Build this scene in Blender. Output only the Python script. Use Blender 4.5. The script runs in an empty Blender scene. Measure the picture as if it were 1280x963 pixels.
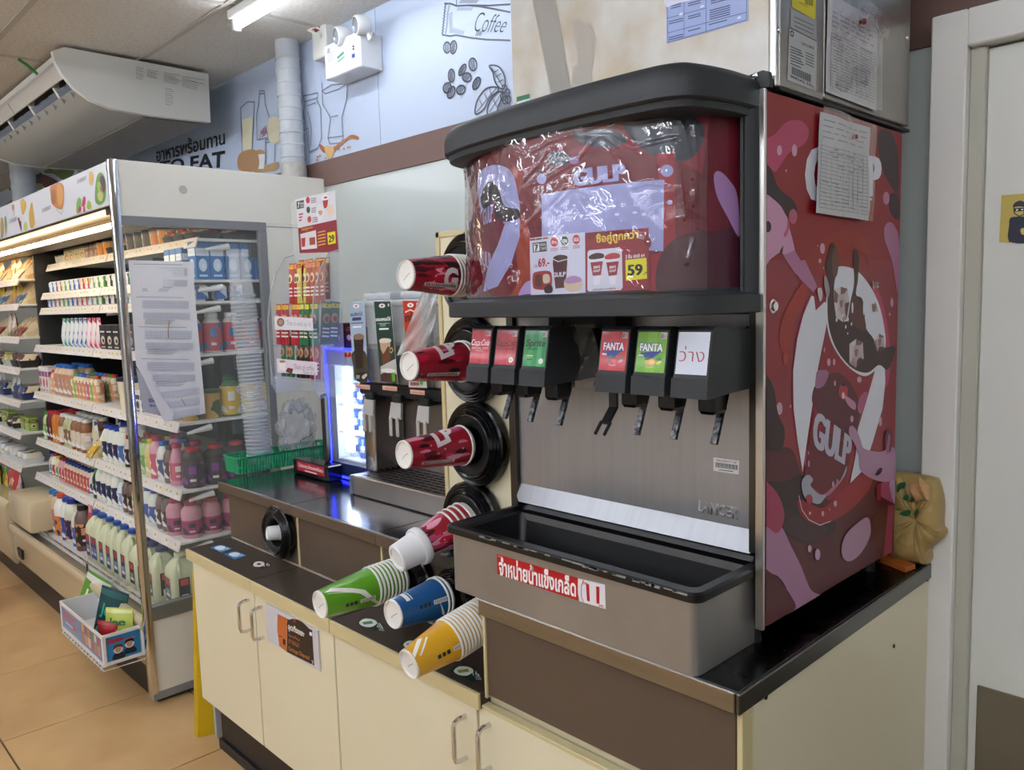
import bpy, bmesh, math, random
from mathutils import Vector, Matrix
from mathutils.geometry import tessellate_polygon

# ---------------------------------------------------------------- camera
F_PX, AZ, PITCH, ROLL, EYE = 1003.63, 0.805069, 0.104399, -0.0293420, 1.55
_f = Vector((-math.sin(AZ)*math.cos(PITCH), math.cos(AZ)*math.cos(PITCH), -math.sin(PITCH)))
_r = Vector((math.cos(AZ), math.sin(AZ), 0)); _u = _r.cross(_f)
CR = _r*math.cos(ROLL) + _u*math.sin(ROLL)
CU = _u*math.cos(ROLL) - _r*math.sin(ROLL)
CAM = Vector((0, 0, EYE))
cd = bpy.data.cameras.new('camera'); cam = bpy.data.objects.new('camera', cd)
bpy.context.scene.collection.objects.link(cam)
cd.sensor_width = 36; cd.lens = 36*F_PX/1280; cd.clip_start = 0.02
_m = Matrix((CR, CU, -_f)).transposed().to_4x4(); _m.translation = CAM
cam.matrix_world = _m
sc = bpy.context.scene; sc.camera = cam

# ---------------------------------------------------------------- light
vs = sc.view_settings
vs.view_transform = 'Standard'; vs.look = 'None'; vs.gamma = 1; vs.use_curve_mapping = False
vs.exposure = 0.84
wd = bpy.data.worlds.new('world'); sc.world = wd; wd.use_nodes = True
wd.node_tree.nodes['Background'].inputs[0].default_value = (0.80, 0.90, 1, 1)
wd.node_tree.nodes['Background'].inputs[1].default_value = 0.30
TUBE_W = 17.0          # emission strength of the ceiling tubes

# ---------------------------------------------------------------- helpers
COL = sc.collection
RND = random.Random(7)
WL = {}                # world location of every object that can be a parent

def at(px, py, ax, val):
    """point where the photograph's pixel meets the plane  axis = val"""
    d = CR*(px-640) - CU*(py-481.5) + _f*F_PX
    return CAM + d*((val-CAM[ax])/d[ax])

def lin(h):
    if not isinstance(h, str): return tuple(h)
    h = h.lstrip('#')
    c = [int(h[i:i+2], 16)/255 for i in (0, 2, 4)]
    return tuple(x/12.92 if x <= .04045 else ((x+.055)/1.055)**2.4 for x in c)

MATS = {}
def mat(name, col='#ffffff', rough=.5, metal=0., noise=0., nscale=8., bump=0., bscale=60., trans=0., ior=1.45,
        emit=None, estr=1., alpha=1., coat=0., stretch=None, col2=None, rnoise=0.):
    if name in MATS: return MATS[name]
    m = bpy.data.materials.new(name); m.use_nodes = True; MATS[name] = m
    nt = m.node_tree; b = nt.nodes['Principled BSDF']; I = b.inputs
    c = lin(col); I['Base Color'].default_value = (*c, 1)
    I['Roughness'].default_value = rough; I['Metallic'].default_value = metal
    I['IOR'].default_value = ior; I['Transmission Weight'].default_value = trans
    I['Alpha'].default_value = alpha; I['Coat Weight'].default_value = coat; I['Coat Roughness'].default_value = .08
    if emit: I['Emission Color'].default_value = (*lin(emit), 1); I['Emission Strength'].default_value = estr
    if noise or bump or rnoise:
        tc = nt.nodes.new('ShaderNodeTexCoord'); mp = nt.nodes.new('ShaderNodeMapping')
        nt.links.new(tc.outputs['Object'], mp.inputs[0])
        if stretch: mp.inputs['Scale'].default_value = stretch
        if noise:
            n = nt.nodes.new('ShaderNodeTexNoise'); n.inputs['Scale'].default_value = nscale; n.inputs['Detail'].default_value = 5
            nt.links.new(mp.outputs[0], n.inputs['Vector'])
            r = nt.nodes.new('ShaderNodeMapRange'); r.inputs['From Min'].default_value = .35; r.inputs['From Max'].default_value = .65
            nt.links.new(n.outputs['Fac'], r.inputs[0])
            mx = nt.nodes.new('ShaderNodeMix'); mx.data_type = 'RGBA'
            c2 = lin(col2) if col2 else tuple(x*(1-noise) for x in c)
            mx.inputs[6].default_value = (*c, 1); mx.inputs[7].default_value = (*c2, 1)
            nt.links.new(r.outputs[0], mx.inputs[0]); nt.links.new(mx.outputs[2], I['Base Color'])
        if rnoise:
            n = nt.nodes.new('ShaderNodeTexNoise'); n.inputs['Scale'].default_value = nscale*1.7; n.inputs['Detail'].default_value = 4
            nt.links.new(mp.outputs[0], n.inputs['Vector'])
            r = nt.nodes.new('ShaderNodeMapRange'); r.inputs['To Min'].default_value = max(0, rough-rnoise); r.inputs['To Max'].default_value = rough+rnoise
            nt.links.new(n.outputs['Fac'], r.inputs[0]); nt.links.new(r.outputs[0], I['Roughness'])
        if bump:
            n = nt.nodes.new('ShaderNodeTexNoise'); n.inputs['Scale'].default_value = bscale; n.inputs['Detail'].default_value = 3
            nt.links.new(mp.outputs[0], n.inputs['Vector'])
            bp = nt.nodes.new('ShaderNodeBump'); bp.inputs['Strength'].default_value = bump; bp.inputs['Distance'].default_value = .01
            nt.links.new(n.outputs['Fac'], bp.inputs['Height']); nt.links.new(bp.outputs[0], I['Normal'])
    return m

def print_mat(name, rough=.4, coat=0., metal=0., alpha=1.):
    """flat print: the ink colours sit in the colour attribute"""
    if name in MATS: return MATS[name]
    m = bpy.data.materials.new(name); m.use_nodes = True; MATS[name] = m
    nt = m.node_tree; b = nt.nodes['Principled BSDF']
    a = nt.nodes.new('ShaderNodeVertexColor'); a.layer_name = 'ink'
    nt.links.new(a.outputs[0], b.inputs['Base Color'])
    b.inputs['Roughness'].default_value = rough; b.inputs['Coat Weight'].default_value = coat; b.inputs['Coat Roughness'].default_value = .06
    b.inputs['Metallic'].default_value = metal
    return m

def tag(o, label=None, cat=None, group=None, kind=None):
    if label: o['label'] = label
    if cat: o['category'] = cat
    if group: o['group'] = group
    if kind: o['kind'] = kind
    return o

def thing(name, label, cat, loc=(0, 0, 0), group=None, rotz=0):
    o = bpy.data.objects.new(name, None); COL.objects.link(o)
    o.empty_display_size = .05
    o.location = loc; o.rotation_euler = (0, 0, rotz); WL[o.name] = Vector(loc)
    return tag(o, label, cat, group)

def link(name, me, parent=None, label=None):
    o = bpy.data.objects.new(name, me); COL.objects.link(o)
    if parent is not None:
        o.parent = parent; o.location = -WL.get(parent.name, Vector())
    WL[o.name] = Vector()
    if label: o['label'] = label
    return o

def copy_tree(o, loc=None, rot=None, label=None, parent=None, group=None):
    c = o.copy(); COL.objects.link(c)
    if parent is not None: c.parent = parent
    if loc is not None: c.location = loc; WL[c.name] = Vector(loc)
    if rot is not None: c.rotation_euler = rot
    if label: c['label'] = label
    if group: c['group'] = group
    for ch in KIDS.get(o.name, []): copy_tree(ch, parent=c)
    return c
KIDS = {}

class MB:
    """collects shapes; build() makes ONE mesh object"""
    def __init__(s): s.v = []; s.f = []; s.m = []
    def add(s, vs, fs, mi=0):
        k = len(s.v); s.v += [tuple(x) for x in vs]
        for f in fs: s.f.append([k+i for i in f]); s.m.append(mi)
        return s
    def box(s, x0, x1, y0, y1, z0, z1, mi=0, bev=0., seg=1, M=None):
        if bev:
            bm = bmesh.new(); bmesh.ops.create_cube(bm, size=1)
            for v in bm.verts: v.co = Vector(((x0+x1)/2+v.co.x*(x1-x0), (y0+y1)/2+v.co.y*(y1-y0), (z0+z1)/2+v.co.z*(z1-z0)))
            b = min(bev, .49*min(abs(x1-x0), abs(y1-y0), abs(z1-z0)))
            bmesh.ops.bevel(bm, geom=bm.edges[:], offset=b, segments=seg, profile=.5, affect='EDGES')
            return s.bm(bm, mi, M)
        P = [(x, y, z) for x in (x0, x1) for y in (y0, y1) for z in (z0, z1)]
        if M: P = [M @ Vector(p) for p in P]
        return s.add(P, [(0, 1, 3, 2), (4, 6, 7, 5), (0, 4, 5, 1), (2, 3, 7, 6), (0, 2, 6, 4), (1, 5, 7, 3)], mi)
    def bm(s, bm, mi=0, M=None):
        bm.verts.index_update()
        s.add([(M @ v.co if M else v.co) for v in bm.verts], [[v.index for v in f.verts] for f in bm.faces], mi); bm.free(); return s
    def prism(s, poly, ax, a, b, mi=0, M=None):
        """poly in the two other axes (cyclic order), extruded along ax from a to b"""
        def p3(u, v, w): return ((w, u, v), (u, w, v), (u, v, w))[ax]
        n = len(poly); P = [p3(u, v, a) for u, v in poly] + [p3(u, v, b) for u, v in poly]
        if M: P = [M @ Vector(p) for p in P]
        tri = tessellate_polygon([[Vector((u, v, 0)) for u, v in poly]])
        fs = [t for t in tri] + [tuple(n+i for i in reversed(t)) for t in tri]
        fs += [(i, (i+1) % n, n+(i+1) % n, n+i) for i in range(n)]
        return s.add(P, fs, mi)
    def lathe(s, prof, n=20, mi=0, M=None, capb=False, capt=False, mis=None):
        """prof [(r, h)] around z"""
        P = []; fs = []; ms = []
        for r, h in prof:
            for i in range(n):
                a = 2*math.pi*i/n; p = Vector((r*math.cos(a), r*math.sin(a), h)); P.append(M @ p if M else p)
        for k in range(len(prof)-1):
            for i in range(n):
                j = (i+1) % n; fs.append((k*n+i, k*n+j, (k+1)*n+j, (k+1)*n+i)); ms.append(mis[k] if mis else mi)
        if capb: fs.append(tuple(range(n-1, -1, -1))); ms.append(mis[0] if mis else mi)
        if capt: fs.append(tuple(range((len(prof)-1)*n, len(prof)*n))); ms.append(mis[-1] if mis else mi)
        k = len(s.v); s.v += [tuple(p) for p in P]
        for f, m in zip(fs, ms): s.f.append([k+i for i in f]); s.m.append(m)
        return s
    def tube(s, path, r, n=8, mi=0, closed=False, cap=True):
        path = [Vector(p) for p in path]; N = len(path); rings = []
        rr = r if isinstance(r, (list, tuple)) else [r]*N
        up = None
        for i, p in enumerate(path):
            a = path[(i-1) % N] if (i or closed) else path[0]; b = path[(i+1) % N] if (i < N-1 or closed) else path[-1]
            t = (b-a).normalized()
            if up is None: up = Vector((0, 0, 1)) if abs(t.z) < .9 else Vector((1, 0, 0))
            x = t.cross(up).normalized(); y = x.cross(t).normalized(); up = y
            rings.append([p + (x*math.cos(q)+y*math.sin(q))*rr[i] for q in [2*math.pi*k/n for k in range(n)]])
        P = [q for R in rings for q in R]; fs = []
        for k in range(N if closed else N-1):
            k2 = (k+1) % N
            for i in range(n): j = (i+1) % n; fs.append((k*n+i, k*n+j, k2*n+j, k2*n+i))
        if cap and not closed: fs.append(tuple(range(n-1, -1, -1))); fs.append(tuple(range((N-1)*n, N*n)))
        return s.add(P, fs, mi)
    def loft(s, rings, mi=0, closed=True, cap=False):
        n = len(rings[0]); P = [q for R in rings for q in R]; fs = []
        for k in range(len(rings)-1):
            for i in range(n if closed else n-1): j = (i+1) % n; fs.append((k*n+i, k*n+j, (k+1)*n+j, (k+1)*n+i))
        if cap: fs.append(tuple(range(n-1, -1, -1))); fs.append(tuple(range((len(rings)-1)*n, len(rings)*n)))
        return s.add(P, fs, mi)
    def mesh(s, name, mats, smooth=35):
        me = bpy.data.meshes.new(name); me.from_pydata(s.v, [], s.f)
        for m in (mats if isinstance(mats, (list, tuple)) else [mats]): me.materials.append(m)
        if max(s.m, default=0): me.polygons.foreach_set('material_index', s.m)
        bm = bmesh.new(); bm.from_mesh(me); bmesh.ops.recalc_face_normals(bm, faces=bm.faces); bm.to_mesh(me); bm.free()
        if smooth:
            me.polygons.foreach_set('use_smooth', [True]*len(me.polygons)); me.set_sharp_from_angle(angle=math.radians(smooth))
        me.update(); return me
    def build(s, name, mats, parent=None, label=None, smooth=35):
        o = link(name, s.mesh(name, mats, smooth), parent, label)
        if parent is not None: KIDS.setdefault(parent.name, []).append(o)
        return o

def B(name, m, parent, x0, x1, y0, y1, z0, z1, bev=.002, label=None, seg=1):
    return MB().box(x0, x1, y0, y1, z0, z1, bev=bev, seg=seg).build(name, m, parent, label)

# ---- text and flat print
_TX = {}
def text_tris(s, bold=0., shear=0., sp=1.):
    k = (s, bold, shear, sp)
    if k in _TX: return _TX[k]
    c = bpy.data.curves.new('t', 'FONT'); c.body = s; c.size = 1; c.fill_mode = 'FRONT'; c.offset = bold; c.shear = shear
    c.resolution_u = 3; c.space_character = sp
    o = bpy.data.objects.new('t', c); m = o.to_mesh(); m.calc_loop_triangles()
    vv = [(v.co.x, v.co.y) for v in m.vertices]; tt = [tuple(t.vertices) for t in m.loop_triangles]
    o.to_mesh_clear(); bpy.data.objects.remove(o); bpy.data.curves.remove(c)
    if not vv: vv = [(0, 0), (1, 1)]
    x0 = min(p[0] for p in vv); x1 = max(p[0] for p in vv); y0 = min(p[1] for p in vv); y1 = max(p[1] for p in vv)
    _TX[k] = (vv, tt, (x0, x1, y0, y1)); return _TX[k]

def spline(pts, n=6):
    out = []; N = len(pts)
    for i in range(N):
        a, b, c, d = pts[i-1], pts[i], pts[(i+1) % N], pts[(i+2) % N]
        for k in range(n):
            t = k/n
            out.append(tuple(.5*((2*b[j]) + (-a[j]+c[j])*t + (2*a[j]-5*b[j]+4*c[j]-d[j])*t*t + (-a[j]+3*b[j]-3*c[j]+d[j])*t**3) for j in (0, 1)))
    return out

def clip_half(poly, j, v, keep_gt):
    out = []
    for i in range(len(poly)):
        a = poly[i-1]; b = poly[i]
        ia = (a[j] >= v) if keep_gt else (a[j] <= v); ib = (b[j] >= v) if keep_gt else (b[j] <= v)
        if ia != ib:
            t = (v-a[j])/(b[j]-a[j]); out.append((a[0]+(b[0]-a[0])*t, a[1]+(b[1]-a[1])*t))
        if ib: out.append(b)
    return out

class Art:
    """flat print on a surface given by fn(u, v, h) -> point"""
    def __init__(s, fn, clip=None, cut=None, step=.00005, uv=None):
        s.fn = fn; s.clip = clip; s.cut = cut; s.step = step; s.F = []; s.uv = uv; s.k = 0; s.hs = []
    def tri(s, poly, col, L):
        if s.clip:
            u0, v0, u1, v1 = s.clip
            for j, v, g in ((0, u0, True), (0, u1, False), (1, v0, True), (1, v1, False)):
                if all((p[j] >= v) if g else (p[j] <= v) for p in poly): continue
                poly = clip_half(poly, j, v, g)
                if len(poly) < 3: return
        if s.cut:
            a = math.floor(min(p[0] for p in poly)/s.cut); b = math.ceil(max(p[0] for p in poly)/s.cut)
            for k in range(a, b):
                q = poly
                if b-a > 1:
                    q = clip_half(q, 0, k*s.cut, True)
                    if len(q) >= 3: q = clip_half(q, 0, (k+1)*s.cut, False)
                if len(q) >= 3: s.F.append((q, col, L*s.step+s.k*8e-6))
        else: s.F.append((poly, col, L*s.step+s.k*8e-6))
    def P(s, pts): return [s.uv(*p) for p in pts] if s.uv else pts
    def poly(s, pts, col, L=1, px=True):
        if px: pts = s.P(pts)
        s.k += 1
        for t in tessellate_polygon([[Vector((x, y, 0)) for x, y in pts]]): s.tri([pts[i] for i in t], col, L)
    def blob(s, pts, col, L=1, px=True, n=5):
        s.poly(spline(s.P(pts) if px else pts, n), col, L, False)
    def rect(s, x0, y0, x1, y1, col, L=1): s.poly([(x0, y0), (x1, y0), (x1, y1), (x0, y1)], col, L, False)
    def ell(s, cx, cy, rx, ry, col, L=1, rot=0, n=18):
        c, q = math.cos(rot), math.sin(rot)
        s.poly([(cx+rx*math.cos(a)*c-ry*math.sin(a)*q, cy+rx*math.cos(a)*q+ry*math.sin(a)*c) for a in [2*math.pi*i/n for i in range(n)]], col, L, False)
    def ellp(s, cx, cy, rx, ry, col, L=1, n=16):      # axis-aligned ellipse given in pixels
        s.poly([(cx+rx*math.cos(2*math.pi*i/n), cy+ry*math.sin(2*math.pi*i/n)) for i in range(n)], col, L, True)
    def line(s, pts, w, col, L=1, px=True):
        if px: pts = s.P(pts)
        for a, b in zip(pts, pts[1:]):
            if s.k > 400: s.k = 300
            d = Vector((b[0]-a[0], b[1]-a[1])); l = d.length
            if l < 1e-6: continue
            n = Vector((-d.y, d.x))*(w/2/l); e = d*(w*.3/l)
            s.poly([(a[0]+n.x-e.x, a[1]+n.y-e.y), (a[0]-n.x-e.x, a[1]-n.y-e.y), (b[0]-n.x+e.x, b[1]-n.y+e.y), (b[0]+n.x+e.x, b[1]+n.y+e.y)], col, L, False)
    def text(s, t, x, y, size, col, L=2, bold=0.01, align='l', shear=0., rot=0., sx=1., sp=1.):
        if bold > .03:
            for dx in (-1, 0, 1): s.text(t, x+dx*(bold-.02)*size*.8*math.cos(rot), y+dx*(bold-.02)*size*.8*math.sin(rot), size, col, L, .02, align, shear, rot, sx, sp)
            return
        s.k += 1
        vv, tt, (x0, x1, y0, y1) = text_tris(t, bold, shear, sp)
        ox = {'l': x0, 'c': (x0+x1)/2, 'r': x1}[align]; c, q = math.cos(rot), math.sin(rot)
        W = []
        for a, b in vv:
            a = (a-ox)*size*sx; b = b*size; W.append((x+a*c-b*q, y+a*q+b*c))
        for f in tt: s.tri([W[i] for i in f], col, L)
    def fit(s, t, quad, col, L=2, bold=.01, shear=0., px=True):
        """text stretched into a quad: bottom-left, bottom-right, top-right, top-left"""
        q = s.P(quad) if px else quad; W = []
        if bold > .03:
            n = max(1, sum(1 for c in t if not ('\u0e31' == c or '\u0e34' <= c <= '\u0e3a' or '\u0e47' <= c <= '\u0e4e'))); m = (bold-.02)*.9/n/.62
            def mv(e): return [tuple(q[i][j]+(q[1][j]-q[0][j] if i < 2 else q[2][j]-q[3][j])*(e if i in (0, 3) else e) for j in (0, 1)) for i in range(4)]
            q0 = [tuple(q[i][j]+(q[1][j]-q[0][j] if i < 2 else q[2][j]-q[3][j])*(m if i in (0, 3) else -m) for j in (0, 1)) for i in range(4)]
            q = q0
            for e in (-m, -m/3, m/3, m): s.fit(t, mv(e), col, L, .02, shear, False)
            return
        s.k += 1
        vv, tt, (x0, x1, y0, y1) = text_tris(t, bold, shear)
        for a, b in vv:
            a = (a-x0)/(x1-x0); b = (b-y0)/(y1-y0)
            W.append(tuple((q[0][j]*(1-a)+q[1][j]*a)*(1-b) + (q[3][j]*(1-a)+q[2][j]*a)*b for j in (0, 1)))
        for f in tt: s.tri([W[i] for i in f], col, L)
    def scrib(s, x0, y0, x1, y1, rows, col, L=2, w=.4, rnd=None, gap=.3):
        """rows of small dashes standing in for print too fine to read"""
        r = rnd or RND; h = (y1-y0)/rows
        for k in range(rows):
            y = y1-(k+.5)*h; x = x0
            while x < x1:
                l = (x1-x0)*r.uniform(.05, .16); e = min(x+l, x1)
                s.rect(x, y-h*w/2, e, y+h*w/2, col, L); x = e+(x1-x0)*.02
                if r.random() < gap*.12: break
    def bars(s, x0, y0, x1, y1, n=14, L=3, bg='#ffffff', ink='#18181a', vert=False):
        s.rect(x0, y0, x1, y1, bg, L); r = random.Random(n)
        m = .08*(x1-x0); my = .12*(y1-y0); c = x0+m; W = (x1-x0-2*m)/n
        for k in range(n): s.rect(c+k*W, y0+my, c+k*W+W*r.uniform(.25, .75), y1-my, ink, L+1)
    def mesh(s, name, m):
        V = []; Fc = []; C = []
        for poly, col, L in s.F:
            k = len(V); V += [tuple(s.fn(p[0], p[1], L)) for p in poly]
            Fc.append(list(range(k, k+len(poly)))); c = (*lin(col), 1); C += [c]*len(poly)
        me = bpy.data.meshes.new(name); me.from_pydata(V, [], Fc); me.materials.append(m)
        a = me.color_attributes.new('ink', 'FLOAT_COLOR', 'CORNER'); a.data.foreach_set('color', [x for c in C for x in c])
        me.update(); return me
    def build(s, name, m, parent=None, label=None):
        o = link(name, s.mesh(name, m), parent, label)
        if parent is not None: KIDS.setdefault(parent.name, []).append(o)
        return o

def planeX(X, sgn=1):   # a surface facing +X: u = y, v = z
    return (lambda u, v, h: (X+sgn*h, u, v)), (lambda px, py: tuple(at(px, py, 0, X)[1:3]))
def planeY(Y):          # a surface facing -Y: u = x, v = z
    return (lambda u, v, h: (u, Y-h, v)), (lambda px, py: (at(px, py, 1, Y)[0], at(px, py, 1, Y)[2]))
def planeZ(Z):          # facing up: u = x, v = y
    return (lambda u, v, h: (u, v, Z+h)), (lambda px, py: tuple(at(px, py, 2, Z)[:2]))
def art(pl, **k): return Art(pl[0], uv=pl[1], **k)
PR = print_mat('print', .38)
PRG = print_mat('print_glossy', .30, .25)
PRS = print_mat('print_side', .30, .0)
for _p, _v in ((PRS, .30), (PRG, .35), (PR, .35)): _p.node_tree.nodes['Principled BSDF'].inputs['Specular IOR Level'].default_value = _v
# ---------------------------------------------------------------- the setting
YW, ZC = 1.945, 2.72
M_wallgrey = mat('wall_panel_grey', '#c2cac6', .17, noise=.05, nscale=2)
M_mural = mat('mural_vinyl', '#b3c0d5', .5)
M_brown = mat('brown_band', '#6e544c', .45)
M_ceil = mat('ceiling_tile', '#d6d2ca', .9, noise=.12, nscale=60, bump=.25, bscale=90)
M_ceilbar = mat('ceiling_bar', '#b4afa8', .6)
M_floor = mat('floor_tile', '#cfaa78', .22, noise=.10, nscale=3, col2='#c09a6c', rnoise=.08)
M_grout = mat('grout', '#5f4f3c', .8)
M_white = mat('white_paint', '#e6e5e0', .45, noise=.04, nscale=5, bump=.05)
M_chrome = mat('chrome', '#d8dadc', .12, 1.)
M_steel = mat('brushed_steel', '#b5b1ac', .30, 1., noise=.14, nscale=5, rnoise=.07, stretch=(.6, .6, 14))
M_steelh = mat('brushed_steel_front', '#aaadb2', .36, .8, noise=.07, nscale=6, rnoise=.08, stretch=(14, 1, .5))
M_black = mat('black_plastic', '#17191b', .42)
M_blackg = mat('black_gloss', '#0d0e10', .18)
M_char = mat('charcoal_plastic', '#2d3033', .5, bump=.12, bscale=400)

def slab(name, m, *b, kind='structure', bev=0):
    o = MB().box(*b, bev=bev).build(name, m); tag(o, kind=kind); return o
floor = slab('floor', M_grout, -9.5, 3, -5, YW+.05, -.1, -.006)
TS = .64
tile_me = MB().box(.003, TS-.003, .003, TS-.003, -.02, 0, bev=.0015).mesh('tile', M_floor)
for i in range(-9, 3):
    for j in range(-3, 3):
        if j == 2 and i > -4: continue
        o = link('tile', tile_me, floor); o.location = (-3.33+i*TS+TS*1, .562+j*TS, 0)
far_floor = slab('floor', M_floor, -9.5, 3, -5, .562-3*TS, -.05, -.001)
ceiling = slab('ceiling', M_ceil, -9.5, 3, -5, YW+.05, ZC+.012, ZC+.1)
CW, CD = 1.2, .56
ct = MB().box(.012, CW-.012, .012, CD-.012, ZC-.002, ZC+.012, bev=.002).mesh('ceiling_tile', M_ceil)
for i in range(-4, 2):
    for j in range(-4, 2):
        o = link('ceiling_tile', ct, ceiling); o.location = (-3.06+i*CW, .915+j*CD, 0)
gb = MB()
for i in range(-4, 3): gb.box(-3.06+i*CW-.012, -3.06+i*CW+.012, -5, YW, ZC-.006, ZC+.004)
for j in range(-10, 3): gb.box(-9.5, 3, .915+j*CD-.012, .915+j*CD+.012, ZC-.0065, ZC+.004)
tag(gb.build('ceiling_grid', M_ceilbar, ceiling), kind='stuff')

wall_back = slab('wall_back', M_wallgrey, -9.5, 3, YW, YW+.1, 0, ZC+.012)
B('mural_panel', M_mural, wall_back, -9.5, -.0, YW-.006, YW, 2.19, ZC, .001, 'pale blue mural sheet')
B('brown_panel', M_brown, wall_back, -9.5, 3, YW-.008, YW, 2.078, 2.19, .001, 'brown band')
# vertical seams of the sheets
for x in (-3.43, at(475, 120, 1, YW).x):
    B('seam', mat('seam', '#9aa5b2', .5), wall_back, x-.0012, x+.0012, YW-.0075, YW-.005, 2.19, ZC, 0)
slab('wall_left', M_white, -9.6, -9.5, -5, YW, 0, ZC)
slab('wall_right', M_white, 3, 3.1, -5, YW, 0, ZC)
slab('wall_front', M_white, -9.5, 3, -5.1, -5, 0, ZC)

# mural drawings
M = art(planeY(YW-.006), clip=(-9.4, 2.192, -.5, ZC-.004)); INK = '#4a4d5c'
def pxline(a, pts, w=.004, col=INK, L=1): a.line(pts, w, col, L)
def zo(x, y, s=6.417, ox=530, oy=0): return (ox+x/s, oy+y/s)
# coffee sachet
pxline(M, [zo(*p) for p in ((165, 28), (215, 30), (262, 48), (370, 42), (520, 45), (690, 35))], .006)
pxline(M, [zo(*p) for p in ((370, 45), (450, 52), (560, 72), (690, 98))], .006)
pxline(M, [zo(*p) for p in ((148, 280), (210, 290), (260, 282), (380, 305), (500, 318), (690, 325))], .006)
zz = []
for k in range(22): zz.append(zo(172-k*1.2+(8 if k % 2 else -6), 30+k*11.8))
pxline(M, zz, .004)
pxline(M, [zo(*p) for p in ((205, 40), (190, 110), (185, 200), (172, 275))], .010, '#8d93a3')
for k in range(9): pxline(M, [zo(200+k*1, 120+k*18), zo(228, 100+k*18)], .0025)
for k in range(9): pxline(M, [zo(265+k*14, 85), zo(278+k*14, 60)], .0025)
for k in range(8): pxline(M, [zo(225+k*12, 262+k*2), zo(240+k*12, 225+k*4)], .0025)
for k in range(5): pxline(M, [zo(415+k*10, 285), zo(428+k*10, 250)], .003)
for k in range(12): pxline(M, [zo(285+k*12, 25), zo(305+k*12, 2)], .0025)
pxline(M, [zo(262, 0), zo(262, 45)], .004)
M.fit('Coffee', [zo(400, 255), zo(640, 262), zo(690, 130), zo(430, 92)], '#2b2e38', 2, bold=-.012, shear=.25)
def bean(cx, cy, rx, ry, rot):
    c = [zo(cx+rx*math.cos(a)*math.cos(rot)-ry*math.sin(a)*math.sin(rot), cy+rx*math.cos(a)*math.sin(rot)+ry*math.sin(a)*math.cos(rot)) for a in [2*math.pi*i/14 for i in range(15)]]
    pxline(M, c, .006, '#333642')
    for q in (-.5, -.2, .1, .4):
        pxline(M, [zo(cx+(q*rx)*math.cos(rot)-t*ry*math.sin(rot), cy+(q*rx)*math.sin(rot)+t*ry*math.cos(rot)) for t in (-.7, -.2, .3, .75)], .003)
for b in ((186, 382, 28, 44, 0), (237, 380, 25, 52, .1), (394, 518, 32, 50, -.1), (310, 562, 22, 50, .5), (222, 608, 25, 52, 0), (347, 622, 36, 36, .8),
          (424, 670, 26, 52, .4), (190, 706, 32, 42, .3), (222, 742, 26, 50, .4), (300, 722, 32, 38, .6)): bean(*b)
def leaf(pts, ribs):
    P = [zo(*p) for p in spline(pts, 5)]; pxline(M, P+[P[0]], .005, '#3c4150')
    for a, b in ribs: pxline(M, [zo(*a), zo(*b)], .003)
leaf([(528, 528), (600, 535), (645, 600), (655, 690), (625, 715), (575, 660), (555, 580)], [((545, 545), (640, 700)), ((570, 580), (600, 560)), ((580, 620), (625, 590)), ((600, 660), (640, 640))])
leaf([(415, 915), (430, 810), (500, 715), (580, 700), (600, 725), (530, 790), (480, 880)], [((425, 900), (580, 712)), ((450, 800), (470, 850)), ((490, 750), (510, 800)), ((530, 715), (545, 765))])
leaf([(512, 915), (530, 820), (600, 740), (640, 760), (600, 850), (580, 915)], [((530, 900), (620, 755)), ((560, 800), (590, 860))])
for k in range(7): pxline(M, [zo(600+k*16, 915), zo(618+k*12, 800), zo(640+k*8, 740)], .003)
for c in ((650, 712), (672, 745), (640, 775), (680, 800), (655, 805)): M.line([zo(c[0]+22*math.cos(a), c[1]+30*math.sin(a)) for a in [2*math.pi*i/10 for i in range(11)]], .004, INK, 1)
# glasses, jug, spoon (left part), pixels of the 4x crop at (320, 0)
def z4(x, y): return (320+x/4, y/4)
G = '#78808c'
for P in ([(332, 415), (335, 520), (375, 590), (362, 690), (372, 720), (430, 715), (438, 690), (430, 590), (455, 500), (460, 420)],
          [(332, 455), (380, 425), (455, 418), (420, 445), (350, 470), (332, 455)], [(360, 690), (440, 680)], [(380, 585), (412, 578)],
          [(240, 480), (245, 510), (310, 490), (312, 465), (240, 480)], [(250, 515), (240, 560), (270, 760), (312, 740), (330, 690), (325, 540), (305, 500)],
          [(258, 530), (300, 515)], [(270, 765), (312, 745)], [(262, 560), (280, 640), (275, 730)], [(238, 655), (240, 780)], [(240, 655), (262, 640), (268, 700)]):
    pxline(M, [z4(*p) for p in P], .005, G)
M.blob([z4(*p) for p in ((320, 720), (370, 745), (440, 700), (480, 675), (515, 685), (510, 700), (470, 695), (410, 745), (375, 768), (335, 760))], '#a5673c', 1)
M.blob([z4(*p) for p in ((345, 735), (390, 740), (385, 785), (362, 790))], '#c8a26a', 2)
for p in ((310, 785), (308, 800), (322, 780), (350, 790), (418, 750), (442, 745), (462, 738), (472, 736)): M.ellp(*z4(*p), 1.2, 1.4, '#b98a4a', 1)
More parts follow.
